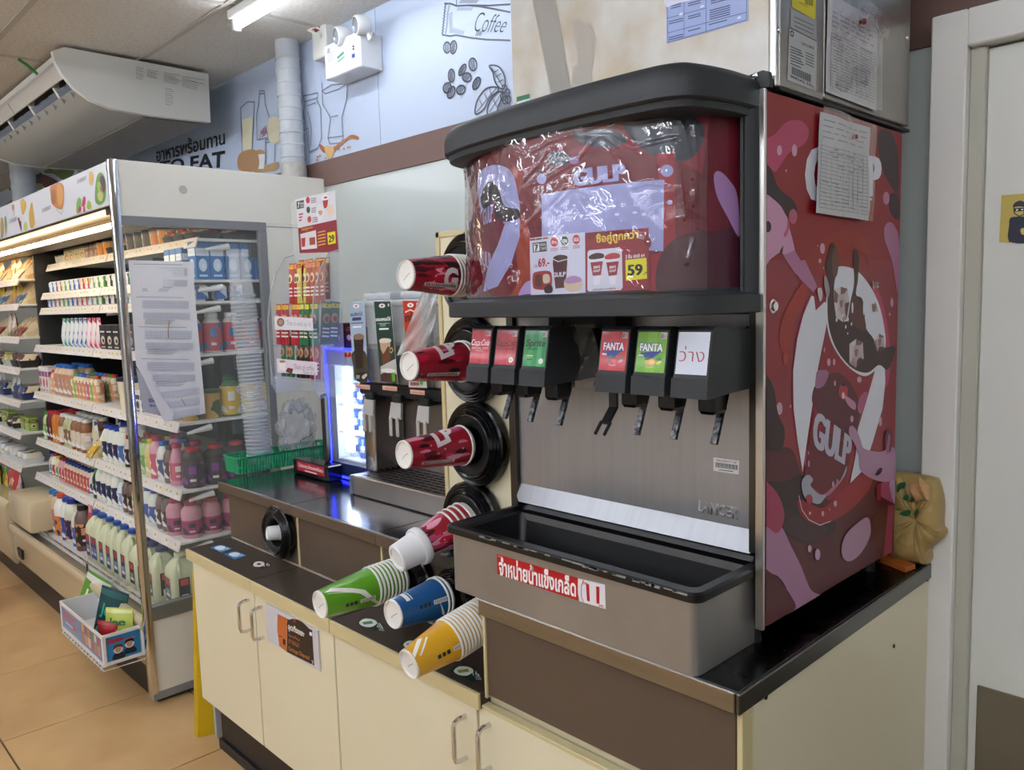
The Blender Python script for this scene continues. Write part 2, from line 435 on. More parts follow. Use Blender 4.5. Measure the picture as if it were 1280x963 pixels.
# left of the duct: milk bottle, glass, nut bowl, big lettering
for P in ([(20, 455), (15, 520), (5, 580), (8, 700), (60, 690), (70, 590), (48, 520), (44, 455), (20, 455)], [(20, 470), (45, 468)], [(50, 700), (52, 830), (95, 820), (98, 690), (50, 700)], [(50, 715), (98, 705)]):
    pxline(M, [z4(*p) for p in P], .006, G)
M.fit('Milk', [z4(22, 700), z4(60, 665), z4(60, 620), z4(22, 655)], '#a03a38', 2, bold=.0, shear=.3)
M.blob([z4(*p) for p in ((-5, 845), (60, 825), (112, 810), (108, 850), (40, 862), (-5, 862))], '#a98a5e', 1)
M.blob([z4(*p) for p in ((0, 760), (20, 748), (45, 758), (48, 785), (5, 790))], '#b08a55', 1)
M.poly([z4(-15, 775), z4(48, 770), z4(42, 845), z4(-10, 845)], '#d9dadb', 2)
M.blob([z4(*p) for p in ((65, 600), (95, 585), (120, 600), (122, 700), (90, 720), (65, 690))], '#c9c2a6', 1)
def z1(x, y): return (x/4, y/4)
M.fit('อาหารพร้อมทาน', [z1(785, 812), z1(1128, 722), z1(1126, 640), z1(780, 735)], '#1d1f26', 2, bold=.02)
M.fit('READY TO EAT', [z1(560, 880), z1(1126, 838), z1(1128, 752), z1(560, 850)], '#14161b', 2, bold=.03)
pxline(M, [z1(1205, 540), z1(1215, 780), z1(1262, 770), z1(1275, 510), z1(1240, 510), z1(1205, 540)], .006, G)
M.poly([z1(1212, 600), z1(1218, 775), z1(1260, 765), z1(1268, 580)], '#d5d2b4', 1)
M.blob([z1(*p) for p in ((1195, 780), (1240, 750), (1290, 760), (1290, 850), (1200, 850))], '#a98058', 1)
# vegetables of the far mural
def z8(x, y): return (x/8, 190+y/8)
for P, c in (([(70, 265), (100, 225), (150, 230), (155, 320), (110, 310)], '#4a2a26'), ([(90, 370), (160, 340), (180, 430), (190, 500), (130, 520), (60, 530), (120, 480), (150, 430)], '#4f7a2e'),
             ([(280, 140), (330, 180), (430, 220), (420, 330), (330, 340)], '#17181f'), ([(430, 230), (520, 260), (600, 310), (560, 340), (440, 350)], '#5a1f26'),
             ([(440, 150), (520, 110), (620, 130), (720, 140), (740, 220), (640, 280), (540, 220), (450, 210)], '#4c6a2b'), ([(520, 120), (600, 120), (590, 190), (530, 190)], '#7e7a36'),
             ([(780, 140), (830, 150), (820, 200), (785, 200)], '#55702c'), ([(330, 320), (420, 320), (420, 370), (340, 370)], '#8f8550')):
    M.blob([z8(*p) for p in P], c, 1)
M.build('mural_print', PR, wall_back)

# ---- door at the right
door_w = tag(thing('door_1', None, None, (-.6, YW, 0)), kind='structure')
M_door = mat('door_leaf', '#e0e1da', .45, noise=.03, nscale=4)
xf0, xf1, zf = -.645, -.575, 2.122
B('door_frame', M_white, door_w, xf0, xf1, YW-.06, YW, 0, zf, .003)
B('door_frame', M_white, door_w, xf1, .6, YW-.06, YW, zf-.075, zf, .003)
B('door_frame', M_white, door_w, .53, .6, YW-.06, YW, 0, zf-.075, .003)
B('door_stop', mat('door_stop', '#bdbcae', .5), door_w, xf1, xf1+.03, YW-.035, YW, 0, zf-.075, .002)
leafd = B('door_leaf', M_door, door_w, xf1+.03, .53, YW-.02, YW-.001, .01, zf-.08, .002)
kz = at(1222, 856, 1, YW-.021); kx = kz[0]
B('kick_plate', mat('kick_plate', '#8d8574', .4, .6, noise=.1), door_w, kx, .5, YW-.025, YW-.02, .03, kz[2], .002, 'grey metal kick plate')
b = thing('warning_sticker', 'yellow square sticker of a masked burglar on the white door', 'sticker', at(1266, 302, 1, YW-.022))
A = art(planeY(YW-.0215)); zt = lambda x, y: (1200+x/6.875, 200+y/6.875)
A.poly([zt(357, 303), zt(640, 283), zt(640, 720), zt(337, 708)], '#c8b45c', 0)
A.blob([zt(*p) for p in ((425, 700), (422, 560), (432, 500), (490, 488), (560, 490), (600, 520), (610, 700))], '#272c3d', 1)
A.poly([zt(420, 690), zt(610, 690), zt(610, 706), zt(418, 706)], '#272c3d', 1)
A.blob([zt(*p) for p in ((462, 420), (470, 465), (508, 485), (548, 470), (556, 420), (510, 400))], '#cdbb6a', 2)
A.line([zt(*p) for p in ((462, 410), (468, 460), (508, 484), (548, 470), (556, 415))], .002, '#272c3d', 3)
A.blob([zt(*p) for p in ((455, 405), (470, 370), (515, 350), (555, 365), (566, 405), (510, 400))], '#272c3d', 4)
A.poly([zt(468, 415), zt(560, 410), zt(560, 440), zt(470, 445)], '#1f2230', 3)
A.poly([zt(480, 425), zt(500, 422), zt(498, 436), zt(482, 438)], '#e8e2c0', 4); A.poly([zt(525, 422), zt(545, 420), zt(543, 432), zt(527, 434)], '#e8e2c0', 4)
A.blob([zt(*p) for p in ((520, 600), (545, 585), (570, 600), (560, 640), (530, 638))], '#cdbb6a', 3)
A.build('print', PR, b)

# ---- ceiling lights: tube battens running along the aisle
M_tube = mat('tube_glow', '#ffffff', emit='#eef4ff', estr=TUBE_W)
M_lampw = mat('lamp_white', '#dfe2e4', .4)
def batten(x0, x1, y, label, z=ZC-.006):
    t = thing('ceiling_light', label, 'ceiling light', ((x0+x1)/2, y, z), 'fluorescent ceiling lights')
    MB().box(x0, x1, y-.03, y+.03, z-.035, z, bev=.004).build('housing', M_lampw, t)
    for x in (x0+.006, x1-.026): B('end_cap', M_lampw, t, x, x+.02, y-.016, y+.016, z-.078, z-.03, .003)
    MB().tube([(x0+.026, y, z-.06), (x1-.026, y, z-.06)], .013, 10).build('tube', M_tube, t)
batten(-3.11, -1.9, 1.53, 'lit white tube light near the wall above the coffee mural')
BAT = [(x, y) for y in (.1, -.7, -1.5, -2.3, -3.1, -3.9) for x in (-6.6, -5.0, -3.4, -1.8, -.2, 1.4)]
ORD = ['first', 'second', 'third', 'fourth', 'fifth', 'sixth', 'seventh', 'eighth', 'ninth', 'tenth', 'eleventh', 'twelfth', 'thirteenth', 'fourteenth', 'fifteenth',
       'sixteenth', 'seventeenth', 'eighteenth', 'nineteenth', 'twentieth', 'twenty-first', 'twenty-second', 'twenty-third', 'twenty-fourth']
for k, (x, y) in enumerate(BAT):
    row = 5-k//6; col = ('leftmost', 'second from left', 'third from left', 'third from right', 'second from right', 'rightmost')[k % 6]
    batten(x, x+1.2, y, 'lit tube light behind camera, %s, %s' % (col, ('rearmost row', 'second row from the rear', 'third row from the rear', 'third row from the front', 'second row from the front', 'front row')[row]))
# ---------------------------------------------------------------- counter
M_cream = mat('cream_laminate', '#e2dabc', .32, noise=.03, nscale=3)
M_beige = mat('beige_edge', '#cfc193', .35)
M_taupe = mat('taupe_laminate', '#5a4c40', .36, noise=.05, nscale=4)
M_taupet = mat('taupe_top', '#463c34', .30, noise=.08, nscale=8)
M_steeltop = mat('steel_top_dark', '#8f9195', .16, 1., noise=.10, nscale=8, rnoise=.06)
M_steeledge = mat('steel_edge', '#96918a', .30, 1., noise=.1, nscale=6, stretch=(1, 1, 12))
M_kick = mat('kick_dark', '#2b2522', .5)
YF = 1.064; ZU = .934; ZL = .726; YR = 1.222
M_carc = mat('carcass', '#cfc6a6', .5)
YB1 = YR+.012
ca = thing('base_cabinet', 'two-door cream base cabinet with the waste sign, at the left end', 'cabinet', (-2.28, 1.14, 0), 'cream base cabinets')
cb = thing('base_cabinet', 'single-door cream base cabinet below the green and blue cups', 'cabinet', (-1.53, 1.14, 0), 'cream base cabinets')
cc = thing('base_cabinet', 'tall cream base cabinet with brown riser below the ice bin', 'cabinet', (-.93, 1.5, 0), 'cream base cabinets')
rs_ = thing('riser_cabinet', 'long taupe riser cabinet behind the lower worktop', 'cabinet', (-2., 1.58, 0))
B('carcass', M_carc, ca, -2.735, -1.818, YF+.024, YR-.002, .19, ZL-.036)
B('carcass', M_carc, cb, -1.815, -1.243, YF+.024, YR-.002, .19, ZL-.036)
MB().box(-1.240, -.632, YF+.024, YW-.012, .19, .712).box(-1.216, -.632, YF+.032, YW-.012, .712, ZU-.034).build('carcass', M_carc, cc)
B('carcass', M_carc, rs_, -2.76, -1.243, YB1+.001, YW-.012, .0, ZU-.034)
for c_, a, b in ((ca, -2.70, -1.818), (cb, -1.815, -1.243), (cc, -1.240, -.66)):
    B('plinth', M_kick, c_, a, b, 1.114, 1.2, 0, .188, .001)
    B('plinth_rail', M_black, c_, a, b, 1.100, 1.113, 0, .035, .002)
lw = thing('lower_worktop', 'low taupe worktop with a beige edge and round cup stickers', 'worktop', (-2., 1.14, ZL-.034))
for a, b in ((-2.75, -2.272), (-2.268, -1.818), (-1.814, -1.2255)):
    t = B('top_panel', M_taupet, lw, a, b, YF-.004, YR-.001, ZL-.034, ZL+.002, .001)
    B('top_edge', M_beige, t, a, b, YF-.012, YF-.0045, ZL-.034, ZL+.002, .001)
for a, b in ((-2.76, -2.27), (-2.262, -1.81), (-1.802, -1.243)):
    B('riser_panel', M_taupe, rs_, a, b, YR, YR+.012, ZL+.003, ZU-.035, .001)
for x in (-2.266, -1.806): B('joint_strip', M_beige, rs_, x-.004, x+.004, YR-.003, YR+.005, ZL+.003, ZU-.035, .001)
B('sealant', mat('sealant', '#a59b8a', .6, noise=.3, nscale=30), rs_, -2.75, -1.243, YR-.006, YR, ZL+.003, ZL+.008, .001)
uw = thing('upper_worktop', 'upper dark steel worktop under the green basket and coffee machine', 'worktop', (-2., 1.57, ZU-.034))
for a, b in ((-2.79, -2.272), (-2.27, -1.80), (-1.798, -1.229)):
    t = B('top_panel', M_steeltop, uw, a, b, 1.2065, YW-.01, ZU-.033, ZU, .0015)
    B('top_edge', mat('top_edge', '#6b6158', .3, .55), t, a, b, 1.198, 1.206, ZU-.034, ZU, .002)
st = thing('steel_worktop', 'black-topped steel worktop carrying the drinks machine', 'worktop', (-.92, 1.5, ZU-.034))
B('top_panel', mat('steel_top_black', '#3b3d40', .26, 1., noise=.15, nscale=9, rnoise=.1), st, -1.225, -.6255, YF+.0045, YW-.01, ZU-.033, ZU, .0015)
B('front_lip', M_steeledge, st, -1.225, -.6255, YF-.004, YF+.004, ZU-.034, ZU+.001, .002)
B('side_lip', mat('side_lip', '#6f6f6d', .32, 1.), st, -.625, -.617, YF-.003, YW-.01, ZU-.034, ZU+.001, .002)
B('brown_riser', M_taupe, cc, -1.2165, -.632, YF+.01, YF+.03, .722, ZU-.035, .001)
B('riser_edge', M_beige, cc, -1.2245, -1.217, YF+.006, YF+.03, .715, ZU-.035, .001)
B('end_panel', M_cream, cc, -.631, -.622, 1.11, YW-.03, .0, ZU-.036, .001)
B('end_post', M_beige, cc, -.6315, -.621, YF+.012, 1.108, .0, ZU-.036, .001)
B('end_strip', M_white, cc, -.6315, -.62, YW-.028, YW-.008, .0, ZU-.036, .001)
for (x, y) in ((957, 872), (1117, 808), (1159, 725)):
    p = at(x, y, 0, -.6215); MB().lathe([(0, .0), (.004, .0), (.004, .002), (.0, .002)], 8, M=Matrix.Translation(p) @ Matrix.Rotation(math.pi/2, 4, 'Y')).build('screw', M_black, cc)
# doors
def handle(parent, x, z0, z1, y):
    d = .034; r = .0055
    pth = [(x, y, z0), (x, y-d*.6, z0), (x, y-d*.9, z0+.004), (x, y-d, z0+.014), (x, y-d, z1-.014), (x, y-d*.9, z1-.004), (x, y-d*.6, z1), (x, y, z1)]
    MB().tube(pth, r, 10).build('handle', M_chrome, parent)
for a, b, zt1, hx in ((-2.728, -2.272, .690, -2.307), (-2.266, -1.819, .690, -2.222), (-1.813, -1.246, .690, -1.284), (-1.238, -.635, .700, -1.205)):
    cn = ca if a < -2 else cb if a < -1.5 else cc
    dr = B('door', M_cream, cn, a, b, YF, YF+.02, .192, zt1, .0015)
    if a > -1.25: B('door_edge', M_beige, dr, a, b, YF-.002, YF+.02, zt1-.008, zt1+.001, .001)
    handle(dr, hx, zt1-.035-.096 if a < -1.3 or a > -1.24 else zt1-.131, zt1-.035, YF)
# plastic sign on the second door
sg = thing('sign_board', 'white waste drop sign with orange and black panels on cabinet door', 'sign', at(365, 812, 1, YF-.004))
A = art(planeY(YF-.004)); z5 = lambda x, y: (300+x/3.66, 700+y/3.66)
P = A.P([z5(112, 180), z5(355, 303), z5(362, 525), z5(128, 390)])
MB().box(min(p[0] for p in P), max(p[0] for p in P), YF-.004, YF-.0005, min(p[1] for p in P)+.012, max(p[1] for p in P)-.012, bev=.004).build('backing', mat('sign_white', '#c9c9cf', .35), sg)
A.poly([z5(172, 248), z5(215, 268), z5(213, 420), z5(180, 395), z5(170, 320)], '#c1672f', 1)
A.poly([z5(216, 270), z5(330, 322), z5(340, 485), z5(214, 422)], '#2b211d', 1)
A.blob([z5(*p) for p in ((215, 300), (225, 275), (255, 272), (290, 290), (325, 330), (300, 350), (240, 330))], '#2b211d', 1)
A.ellp(*z5(250, 278), 1.6, 2.4, '#b32a28', 2)
A.fit('จุดทิ้งขยะ', [z5(218, 325), z5(292, 362), z5(296, 325), z5(222, 288)], '#f0efea', 3, bold=.03)
A.fit('จุดคืน', [z5(222, 352), z5(272, 378), z5(272, 358), z5(222, 336)], '#c8793f', 3, bold=.0)
A.fit('ภาชนะ', [z5(222, 380), z5(272, 404), z5(272, 384), z5(222, 362)], '#c8793f', 3, bold=.0)
A.fit('Garbage Disposal', [z5(222, 418), z5(318, 466), z5(318, 440), z5(222, 394)], '#c8793f', 3, bold=.01)
A.line([z5(178, 348), z5(192, 352)], .003, '#3a1d10', 2); A.poly([z5(196, 360), z5(208, 366), z5(208, 392), z5(196, 386)], '#3a1d10', 2)
A.poly([z5(318, 330), z5(330, 334), z5(330, 350), z5(318, 345)], '#e8e8e8', 3); A.fit('7', [z5(328, 480), z5(336, 484), z5(336, 464), z5(328, 460)], '#e8e8e8', 3)
A.build('print', PR, sg)
# stickers on the lower top
def sticker(label, pts, bg, name='counter_sticker', fn=None, grp=None):
    q = [at(x, y, 2, ZL+.002) for x, y in pts]; c = sum(q, Vector())/4
    t = thing(name, label, 'sticker', (c.x, c.y, ZL+.002)); A = art(planeZ(ZL+.0022)); A.poly(pts, bg, 0)
    if fn: fn(A)
    A.build('print', PR, t)
def zs(x, y): return (140+x/4.0115, 480+y/4.0115)
def blue(dx, dy):
    def f(A):
        A.blob([zs(x+dx, y+dy) for x, y in ((515, 820), (545, 812), (570, 820), (548, 832), (522, 830))], '#e9eef2', 1)
        A.fit('16oz', [zs(540+dx, 840+dy), zs(590+dx, 828+dy), zs(575+dx, 818+dy), zs(530+dx, 832+dy)], '#dfe9f2', 2)
    return f
sticker('blue cup size sticker nearest the left end of the lower top', [zs(490, 822), (zs(545, 806)), zs(603, 826), zs(548, 846)], '#2f7fb8', fn=blue(0, 0))
sticker('blue cup size sticker nearer the round opening on the lower top', [zs(560, 855), zs(620, 838), zs(677, 860), zs(615, 882)], '#2f7fb8', fn=blue(72, 33))
def bw(A):
    A.blob([zs(*p) for p in ((708, 905), (725, 892), (755, 893), (765, 905), (745, 918), (715, 916))], '#e8e6e4', 1)
    A.blob([zs(*p) for p in ((725, 905), (738, 898), (748, 903), (738, 910))], '#a02a2c', 2)
    A.fit('16', [zs(762, 918), zs(795, 912), zs(785, 898), zs(755, 904)], '#e8e6e4', 2)
sticker('black sticker with white oval and red dot on the lower top', [zs(690, 905), zs(735, 885), zs(805, 908), zs(760, 930)], '#241f1e', fn=bw)
def zg(x, y): return (300+x/3.66, 700+y/3.66)
def green(cx, cy, s, c, num):
    def f(A):
        A.blob([zg(cx-40*s, cy), (zg(cx-15*s, cy-18*s)), zg(cx+25*s, cy-14*s), zg(cx+42*s, cy+2*s), zg(cx+15*s, cy+20*s), zg(cx-22*s, cy+16*s)], '#e4e8e6', 1)
        A.poly([zg(cx-26*s, cy-2*s), zg(cx+18*s, cy-8*s), zg(cx+24*s, cy+4*s), zg(cx-18*s, cy+9*s)], c, 2)
        A.fit(num, [zg(cx+40*s, cy+20*s), zg(cx+70*s, cy+24*s), zg(cx+56*s, cy+2*s), zg(cx+36*s, cy)], '#e4e8e6', 2)
        A.fit('SIZE', [zg(cx+52*s, cy+36*s), zg(cx+76*s, cy+38*s), zg(cx+70*s, cy+24*s), zg(cx+48*s, cy+24*s)], '#e4e8e6', 2, bold=0)
    return f
sticker('dark green size sticker with a green cup picture on lower top', [zg(533, 290), zg(570, 264), zg(668, 300), zg(620, 326)], '#143a2b', fn=green(585, 288, 1, '#3f8f52', '28'))
sticker('dark green size sticker with a blue cup picture on lower top', [zg(732, 388), zg(765, 366), zg(850, 396), zg(810, 420)], '#143a2b', fn=green(785, 388, .95, '#2b66a8', '22'))
sticker('dark green size sticker with a yellow cup picture on lower top', [zg(958, 510), zg(985, 482), zg(1110, 530), zg(1070, 562)], '#143a2b', fn=green(1022, 508, 1.1, '#8f9a3a', '16'))

# ---------------------------------------------------------------- cup dispensers
M_paper = mat('cup_paper', '#e6e4de', .45)
M_lidw = mat('lid_white', '#e4e5e6', .35)
def cupM(c, ax): # frame with z along the axis ax (pointing out of the holder)
    z = Vector(ax).normalized(); x = Vector((0, 0, 1)).cross(z).normalized(); y = z.cross(x)
    m = Matrix((x, y, z)).transposed().to_4x4(); m.translation = Vector(c); return m
def ring(parent, label, c, r=.105, deep=.05, ax=(0, -1, 0), opening=.045):
    Mx = cupM(c, ax)
    pr = [(r*.86, -.0), (r, .004), (r*1.0, deep*.45), (r*.96, deep*.52), (r*.93, deep*.50), (r*.90, deep*.62), (r*.87, deep*.60), (r*.84, deep*.72), (r*.80, deep*.70), (r*.76, deep*.84), (r*.72, deep*.78), (r*.70, deep*.80)]
    t = MB().lathe(pr, 48, M=Mx).build('cup_dispenser', M_blackg, parent, label)
    MB().lathe([(r*.72, deep*.76), (r*.69, deep*.70), (opening+.004, deep*.66), (opening, deep*.60), (opening, -.0)], 40, M=Mx).build('collar', M_black, t)
    MB().lathe([(opening, -.0), (.0, -.001)], 24, M=Mx).build('tube', M_blackg, t)
    return t
LID = []
def cup_wrap(kind, r0, r1, L):
    """print around a cone: u = angle, v = distance from the bottom"""
    def fn(u, v, h):
        r = r0+(r1-r0)*v/L+.0004+h; return Vector((r*math.cos(u), r*math.sin(u), v))
    return fn
def cups(label, c, bot, kind, nrim, rb=.033, rt=.0475, group=None, pitch=.0125, art_rot=0., lid=False, L=.155, word=None):
    """a nested stack lying out of its holder: bottom of the outermost cup at bot"""
    c = Vector(c); bot = Vector(bot); ax = (bot-c).normalized()
    t = thing('cup_stack', label, 'paper cups', bot)
    Mx = cupM(bot, -ax)       # z runs from the bottom towards the rims
    w = mat('cup_'+kind, {'red': '#9a1c2c', 'green': '#5c9e1c', 'blue': '#1d568f', 'yellow': '#d9a21b'}[kind], .33, coat=.3)
    b = .008 if not lid else 0
    MB().lathe([(.0, .006), (rb-.003, .006), (rb-.002, .0), (rb, .001), (rb+.0006, .005)], 32, M=Mx).build('cup_base', M_paper, t)
    MB().lathe([(rb+.0004, .004), (rt, L)], 40, M=Mx).build('cup_wall', w, t)
    for k in range(nrim):
        z = L+k*pitch
        MB().lathe([(rt, z-.002), (rt+.0022, z-.0015), (rt+.003, z+.001), (rt+.0022, z+.003), (rt-.001, z+.0035)]+([(rt-.0035, z+pitch*.9)] if k == nrim-1 else []), 40, M=Mx).build('rim', M_paper, t)
        if k: MB().lathe([(rt-.004, z-pitch+.002), (rt-.0005, z-.001)], 40, M=Mx).build('cup_wall', w, t)
    A = Art((lambda f: (lambda u, v, h: Mx @ f(u, v, h)))(cup_wrap(kind, rb, rt, L)), cut=.05, clip=(-10, .006, 10, L-.003), step=.0001)
    ar = art_rot; R = random.Random(len(label)*7+nrim)
    if kind == 'red':
        for k in range(64):
            u = R.uniform(-math.pi, math.pi); v = R.uniform(0, L); a = R.uniform(0, 6.28); n = 6; s = R.uniform(.07, .26)
            A.blob([(u+s*R.uniform(.4, 1.3)*math.cos(a+6.28*i/n), v+.04*s/.3*R.uniform(.4, 1.3)*math.sin(a+6.28*i/n)) for i in range(n)], R.choice(['#5c1420', '#47121d', '#d4708c', '#b8456a', '#bd2038', '#2a1518', '#dd94a8', '#b8203a']), 1+k % 4, px=False, n=3)
        for k in range(14): A.ell(R.uniform(-3.1, 3.1), R.uniform(.01, L), .05, .0022, '#dba3b4', 5)
        if word:
            vv, tt, (x0, x1, y0, y1) = text_tris(word[0], .05); A.k += 1
            for f in tt: A.tri([(ar+.5-(vv[i][1]/.7)*1.0-(vv[i][0]-x0)*word[3], word[1]*L+(vv[i][0]-x0)/(x1-x0)*(L*word[2])) for i in f], '#d8cfd2', 6)
        u = 3.62
        A.poly([(u, .03), (u+.22, .03), (u+.22, .12), (u, .12)], '#c9c6c2', 7, px=False)
        for k in range(16): A.poly([(u+.04, .035+k*.005), (u+.19, .035+k*.005), (u+.19, .0365+k*.005+R.uniform(0, .002)), (u+.04, .0365+k*.005+R.uniform(0, .002))], '#1c1517', 8, px=False)
    else:
        W = '#e6e6de'
        for q in (ar, ar+math.pi):
            if kind == 'green':
                A.line([(q+1.0, L*.98), (q+.1, L*.75), (q-.7, L*.1)], .004, W, 2, px=False); A.poly([(q+1.2, L), (q+.9, L), (q+.0, L*.62), (q-.9, L*.06), (q-1.0, L*.2), (q-.1, L*.72)], W, 2, px=False)
            elif kind == 'blue':
                A.poly([(q-1.0, L*.2), (q-1.0, L*.28), (q-.15, L*.28), (q-.15, L*.2)], W, 2, px=False); A.poly([(q-1.0, L*.31), (q-1.0, L*.33), (q-.15, L*.33), (q-.15, L*.31)], W, 2, px=False)
                A.poly([(q+.5, L*.8), (q+1.6, L*.99), (q+1.2, L*.86)], W, 2, px=False)
            else:
                A.poly([(q-1.2, L*.35), (q-1.0, L*.42), (q-.2, L*.05), (q-.35, L*.0)], W, 2, px=False); A.poly([(q-.9, L*.48), (q-.8, L*.50), (q-.1, L*.18), (q-.16, L*.15)], W, 2, px=False)
            u = q+.35
            for k in range(3): A.poly([(u, .05+k*.011), (u+.22, .05+k*.011), (u+.22, .058+k*.011), (u, .058+k*.011)], '#22303a', 3, px=False)
            A.poly([(u, .088), (u+.22, .088), (u+.22, .128), (u, .128)], '#dcdcd4', 3, px=False)
            for k in range(10): A.poly([(u+.03, .091+k*.0036), (u+.19, .091+k*.0036), (u+.19, .0925+k*.0036), (u+.03, .0925+k*.0036)], '#22262a', 4, px=False)
    A.build('print', PRG, t)
    A = Art(lambda u, v, h: Mx @ Vector((u, v, .006-h-.0005)))
    A.line([(-.012, .004), (.002, -.004), (.012, -.012)], .0012, '#6b6460', 1, px=False); A.build('base_print', PR, t)
    return t, Mx
bd = thing('cup_board', 'cream board with beige frame beside the drinks machine holding four black cup rings', 'panel', (-1.49, 1.32, ZU))
YBd = 1.30; bx0, bx1, bz = -1.617, -1.352, 1.728
B('board', M_cream, bd, bx0+.012, bx1-.012, YBd+.004, YBd+.12, ZU, bz-.012, .002)
for q in ((bx0, bx0+.014, ZU, bz), (bx1-.014, bx1, ZU, bz), (bx0, bx1, bz-.014, bz)):
    B('frame_strip', M_beige, bd, q[0], q[1], YBd, YBd+.12, q[2], q[3], .001)
# rings and stacks on the board, from the top down
RG = [((583, 345), 'top'), ((585, 451), 'second'), ((590, 556), 'third'), ((585, 655), 'lowest')]
for k, ((x, y), w) in enumerate(RG):
    p = at(x, y, 1, 1.27); ring(bd, 'black ribbed cup ring, %s on the board' % w, (p.x, YBd, p.z), deep=.055)
cups('stack of red patterned cups with five white rims in the top ring', (-1.467, 1.27, 1.613), (-1.467, 1.088, 1.615), 'red', 5, pitch=.0095, art_rot=3.35, L=.127, word=('G', .62, .3, 0))
cups('red patterned cup with dark maroon shapes in the second board ring', (-1.472, 1.27, 1.409), (-1.469, 1.088, 1.410), 'red', 2, art_rot=2.3, word=('LP', .42, .4, .35))
cups('bright red patterned cup in the third board ring above steel tray', (-1.480, 1.27, 1.203), (-1.487, 1.076, 1.206), 'red', 1, art_rot=2.3, L=.168, word=('LP', .42, .36, .35))
t, Mx = cups('red patterned cup under a white cup in the lowest ring', (-1.496, 1.27, 1.012), (-1.512, 1.115, .969), 'red', 4, art_rot=2.6, L=.098, pitch=.017)
t2 = thing('lid_cup', 'white plastic cup capping the red cup beside ice bin', 'cup', Mx @ Vector((0, 0, -.05)))
MB().lathe([(0, -.048), (.024, -.048), (.026, -.052), (.031, -.052), (.034, -.049), (.0385, .0), (.0395, .006), (.045, .006), (.0465, .010), (.0465, .022), (.044, .026), (.040, .026)], 40, M=Mx).build('shell', M_lidw, t2)
# rings in the riser, with the three lower stacks
for (x, y), lab in (((505, 715), 'left ring behind the green cups'), ((563, 742), 'middle ring behind the blue cups'), ((626, 770), 'right ring behind the yellow cups')):
    p = at(x, y, 1, 1.18); ring(rs_, 'black ribbed cup ring on taupe riser, ' + lab, (p.x, YR-.001, .828), r=.085, deep=.05)
g = at(505, 715, 1, 1.18)
cups('stack of green cups with eight white rims on the lower counter', (-1.642, 1.18, .860), (-1.650, .932, .848), 'green', 8, pitch=.011, art_rot=2.9, L=.143)
cups('blue cup with two white rims between the green and yellow stacks', (-1.458, 1.18, .856), (-1.454, 1.003, .856), 'blue', 2, pitch=.011, art_rot=2.4, L=.128)
cups('long stack of yellow cups with many white rims by taupe riser', (-1.29, 1.18, .86), (-1.300, .930, .812), 'yellow', 15, pitch=.009, art_rot=2.6, L=.108, rb=.032, rt=.046)
p = at(349, 662, 1, 1.19)
t = ring(rs_, 'black ribbed round opening with a white cup inside, left riser', (p.x-.032, YR-.001, .828), r=.088, deep=.05, opening=.046)
c = at(338, 667, 1, 1.185); t2 = thing('lid_stack', 'small white cup in the black opening left on the riser', 'cup', c); Mx = cupM((c.x, 1.19, c.z), (-.25, -1, .1))
MB().lathe([(0, .012), (.018, .012), (.020, .015), (.022, .012), (.024, -.02), (.026, -.03)], 24, M=Mx).build('shell', M_lidw, t2)
MB().lathe([(.0265, -.031), (.028, -.030), (.0265, -.026)], 24, M=Mx).build('rim', mat('cup_lip_red', '#a8402c', .4), t2)
# ---------------------------------------------------------------- drinks machine
M_red = mat('panel_red_vinyl', '#8c1d2a', .3)
M_alu = mat('aluminium_trim', '#c9c9c6', .28, 1.)
dm = thing('drinks_dispenser', 'tall fountain drinks machine with red printed side and steel splash panel', 'drinks machine', (-1.0, 1.5, ZU))
X0, X1, Y0, Y1, Z0, Z1 = -1.345, -.672, 1.229, 1.808, .972, 1.878
B('side_panel', M_red, dm, X1-.012, X1, Y0+.008, Y1, Z0, Z1, .002, 'red side panel with printed graphics')
B('side_panel', M_steel, dm, X0, X0+.012, Y0+.06, Y1, Z0, Z1, .002, 'plain steel side panel')
B('corner_trim', M_alu, dm, X1-.014, X1+.001, Y0, Y0+.008, Z0-.003, Z1+.002, .001)
MB().box(X0+.012, X1-.012, Y0+.085, Y1, Z0+.002, Z1-.002).build('body', M_black, dm)
B('inner_post', mat('dark_steel', '#55534f', .35, 1.), dm, -.704, -.688, Y0+.01, Y0+.08, 1.10, 1.53, .001)
B('left_post', mat('dark_steel', '#55534f', .35, 1.), dm, X0, X0+.022, Y0+.05, Y0+.08, 1.0, 1.56, .001)
for x, y in ((X0+.04, Y0+.03), (X1-.035, Y0+.03), (X0+.04, Y1-.05), (X1-.035, Y1-.05)):
    MB().lathe([(0, ZU), (.016, ZU), (.014, ZU+.02), (.014, Z0+.004)], 16, M=Matrix.Translation((x, y, 0))).build('foot', M_black, dm)
# splash plate with forward lip
YS = 1.290
sp = MB(); xs0, xs1 = -1.322, -.708
def ys(z): return YS if z > 1.125 else YS-(1.125-z)*.55
rings = []
for z in (1.535, 1.2, 1.125, 1.112, 1.098):
    rings.append([Vector((xs0, ys(z), z)), Vector((xs1, ys(z), z)), Vector((xs1, ys(z)+.003, z)), Vector((xs0, ys(z)+.003, z))])
z = 1.087; rings.append([Vector((xs0+.012, ys(z), z)), Vector((xs1-.012, ys(z), z)), Vector((xs1-.012, ys(z)+.003, z)), Vector((xs0+.012, ys(z)+.003, z))])
sp.loft(rings, cap=True); spl = sp.build('splash_plate', M_steelh, dm, smooth=20)
A = art(planeY(YS-.0005)); z6 = lambda x, y: (560+x/3.2, 560+y/3.2)
A.poly([z6(1062, 38), z6(1165, 52), z6(1162, 107), z6(1062, 92)], '#d9d9d9', 1)
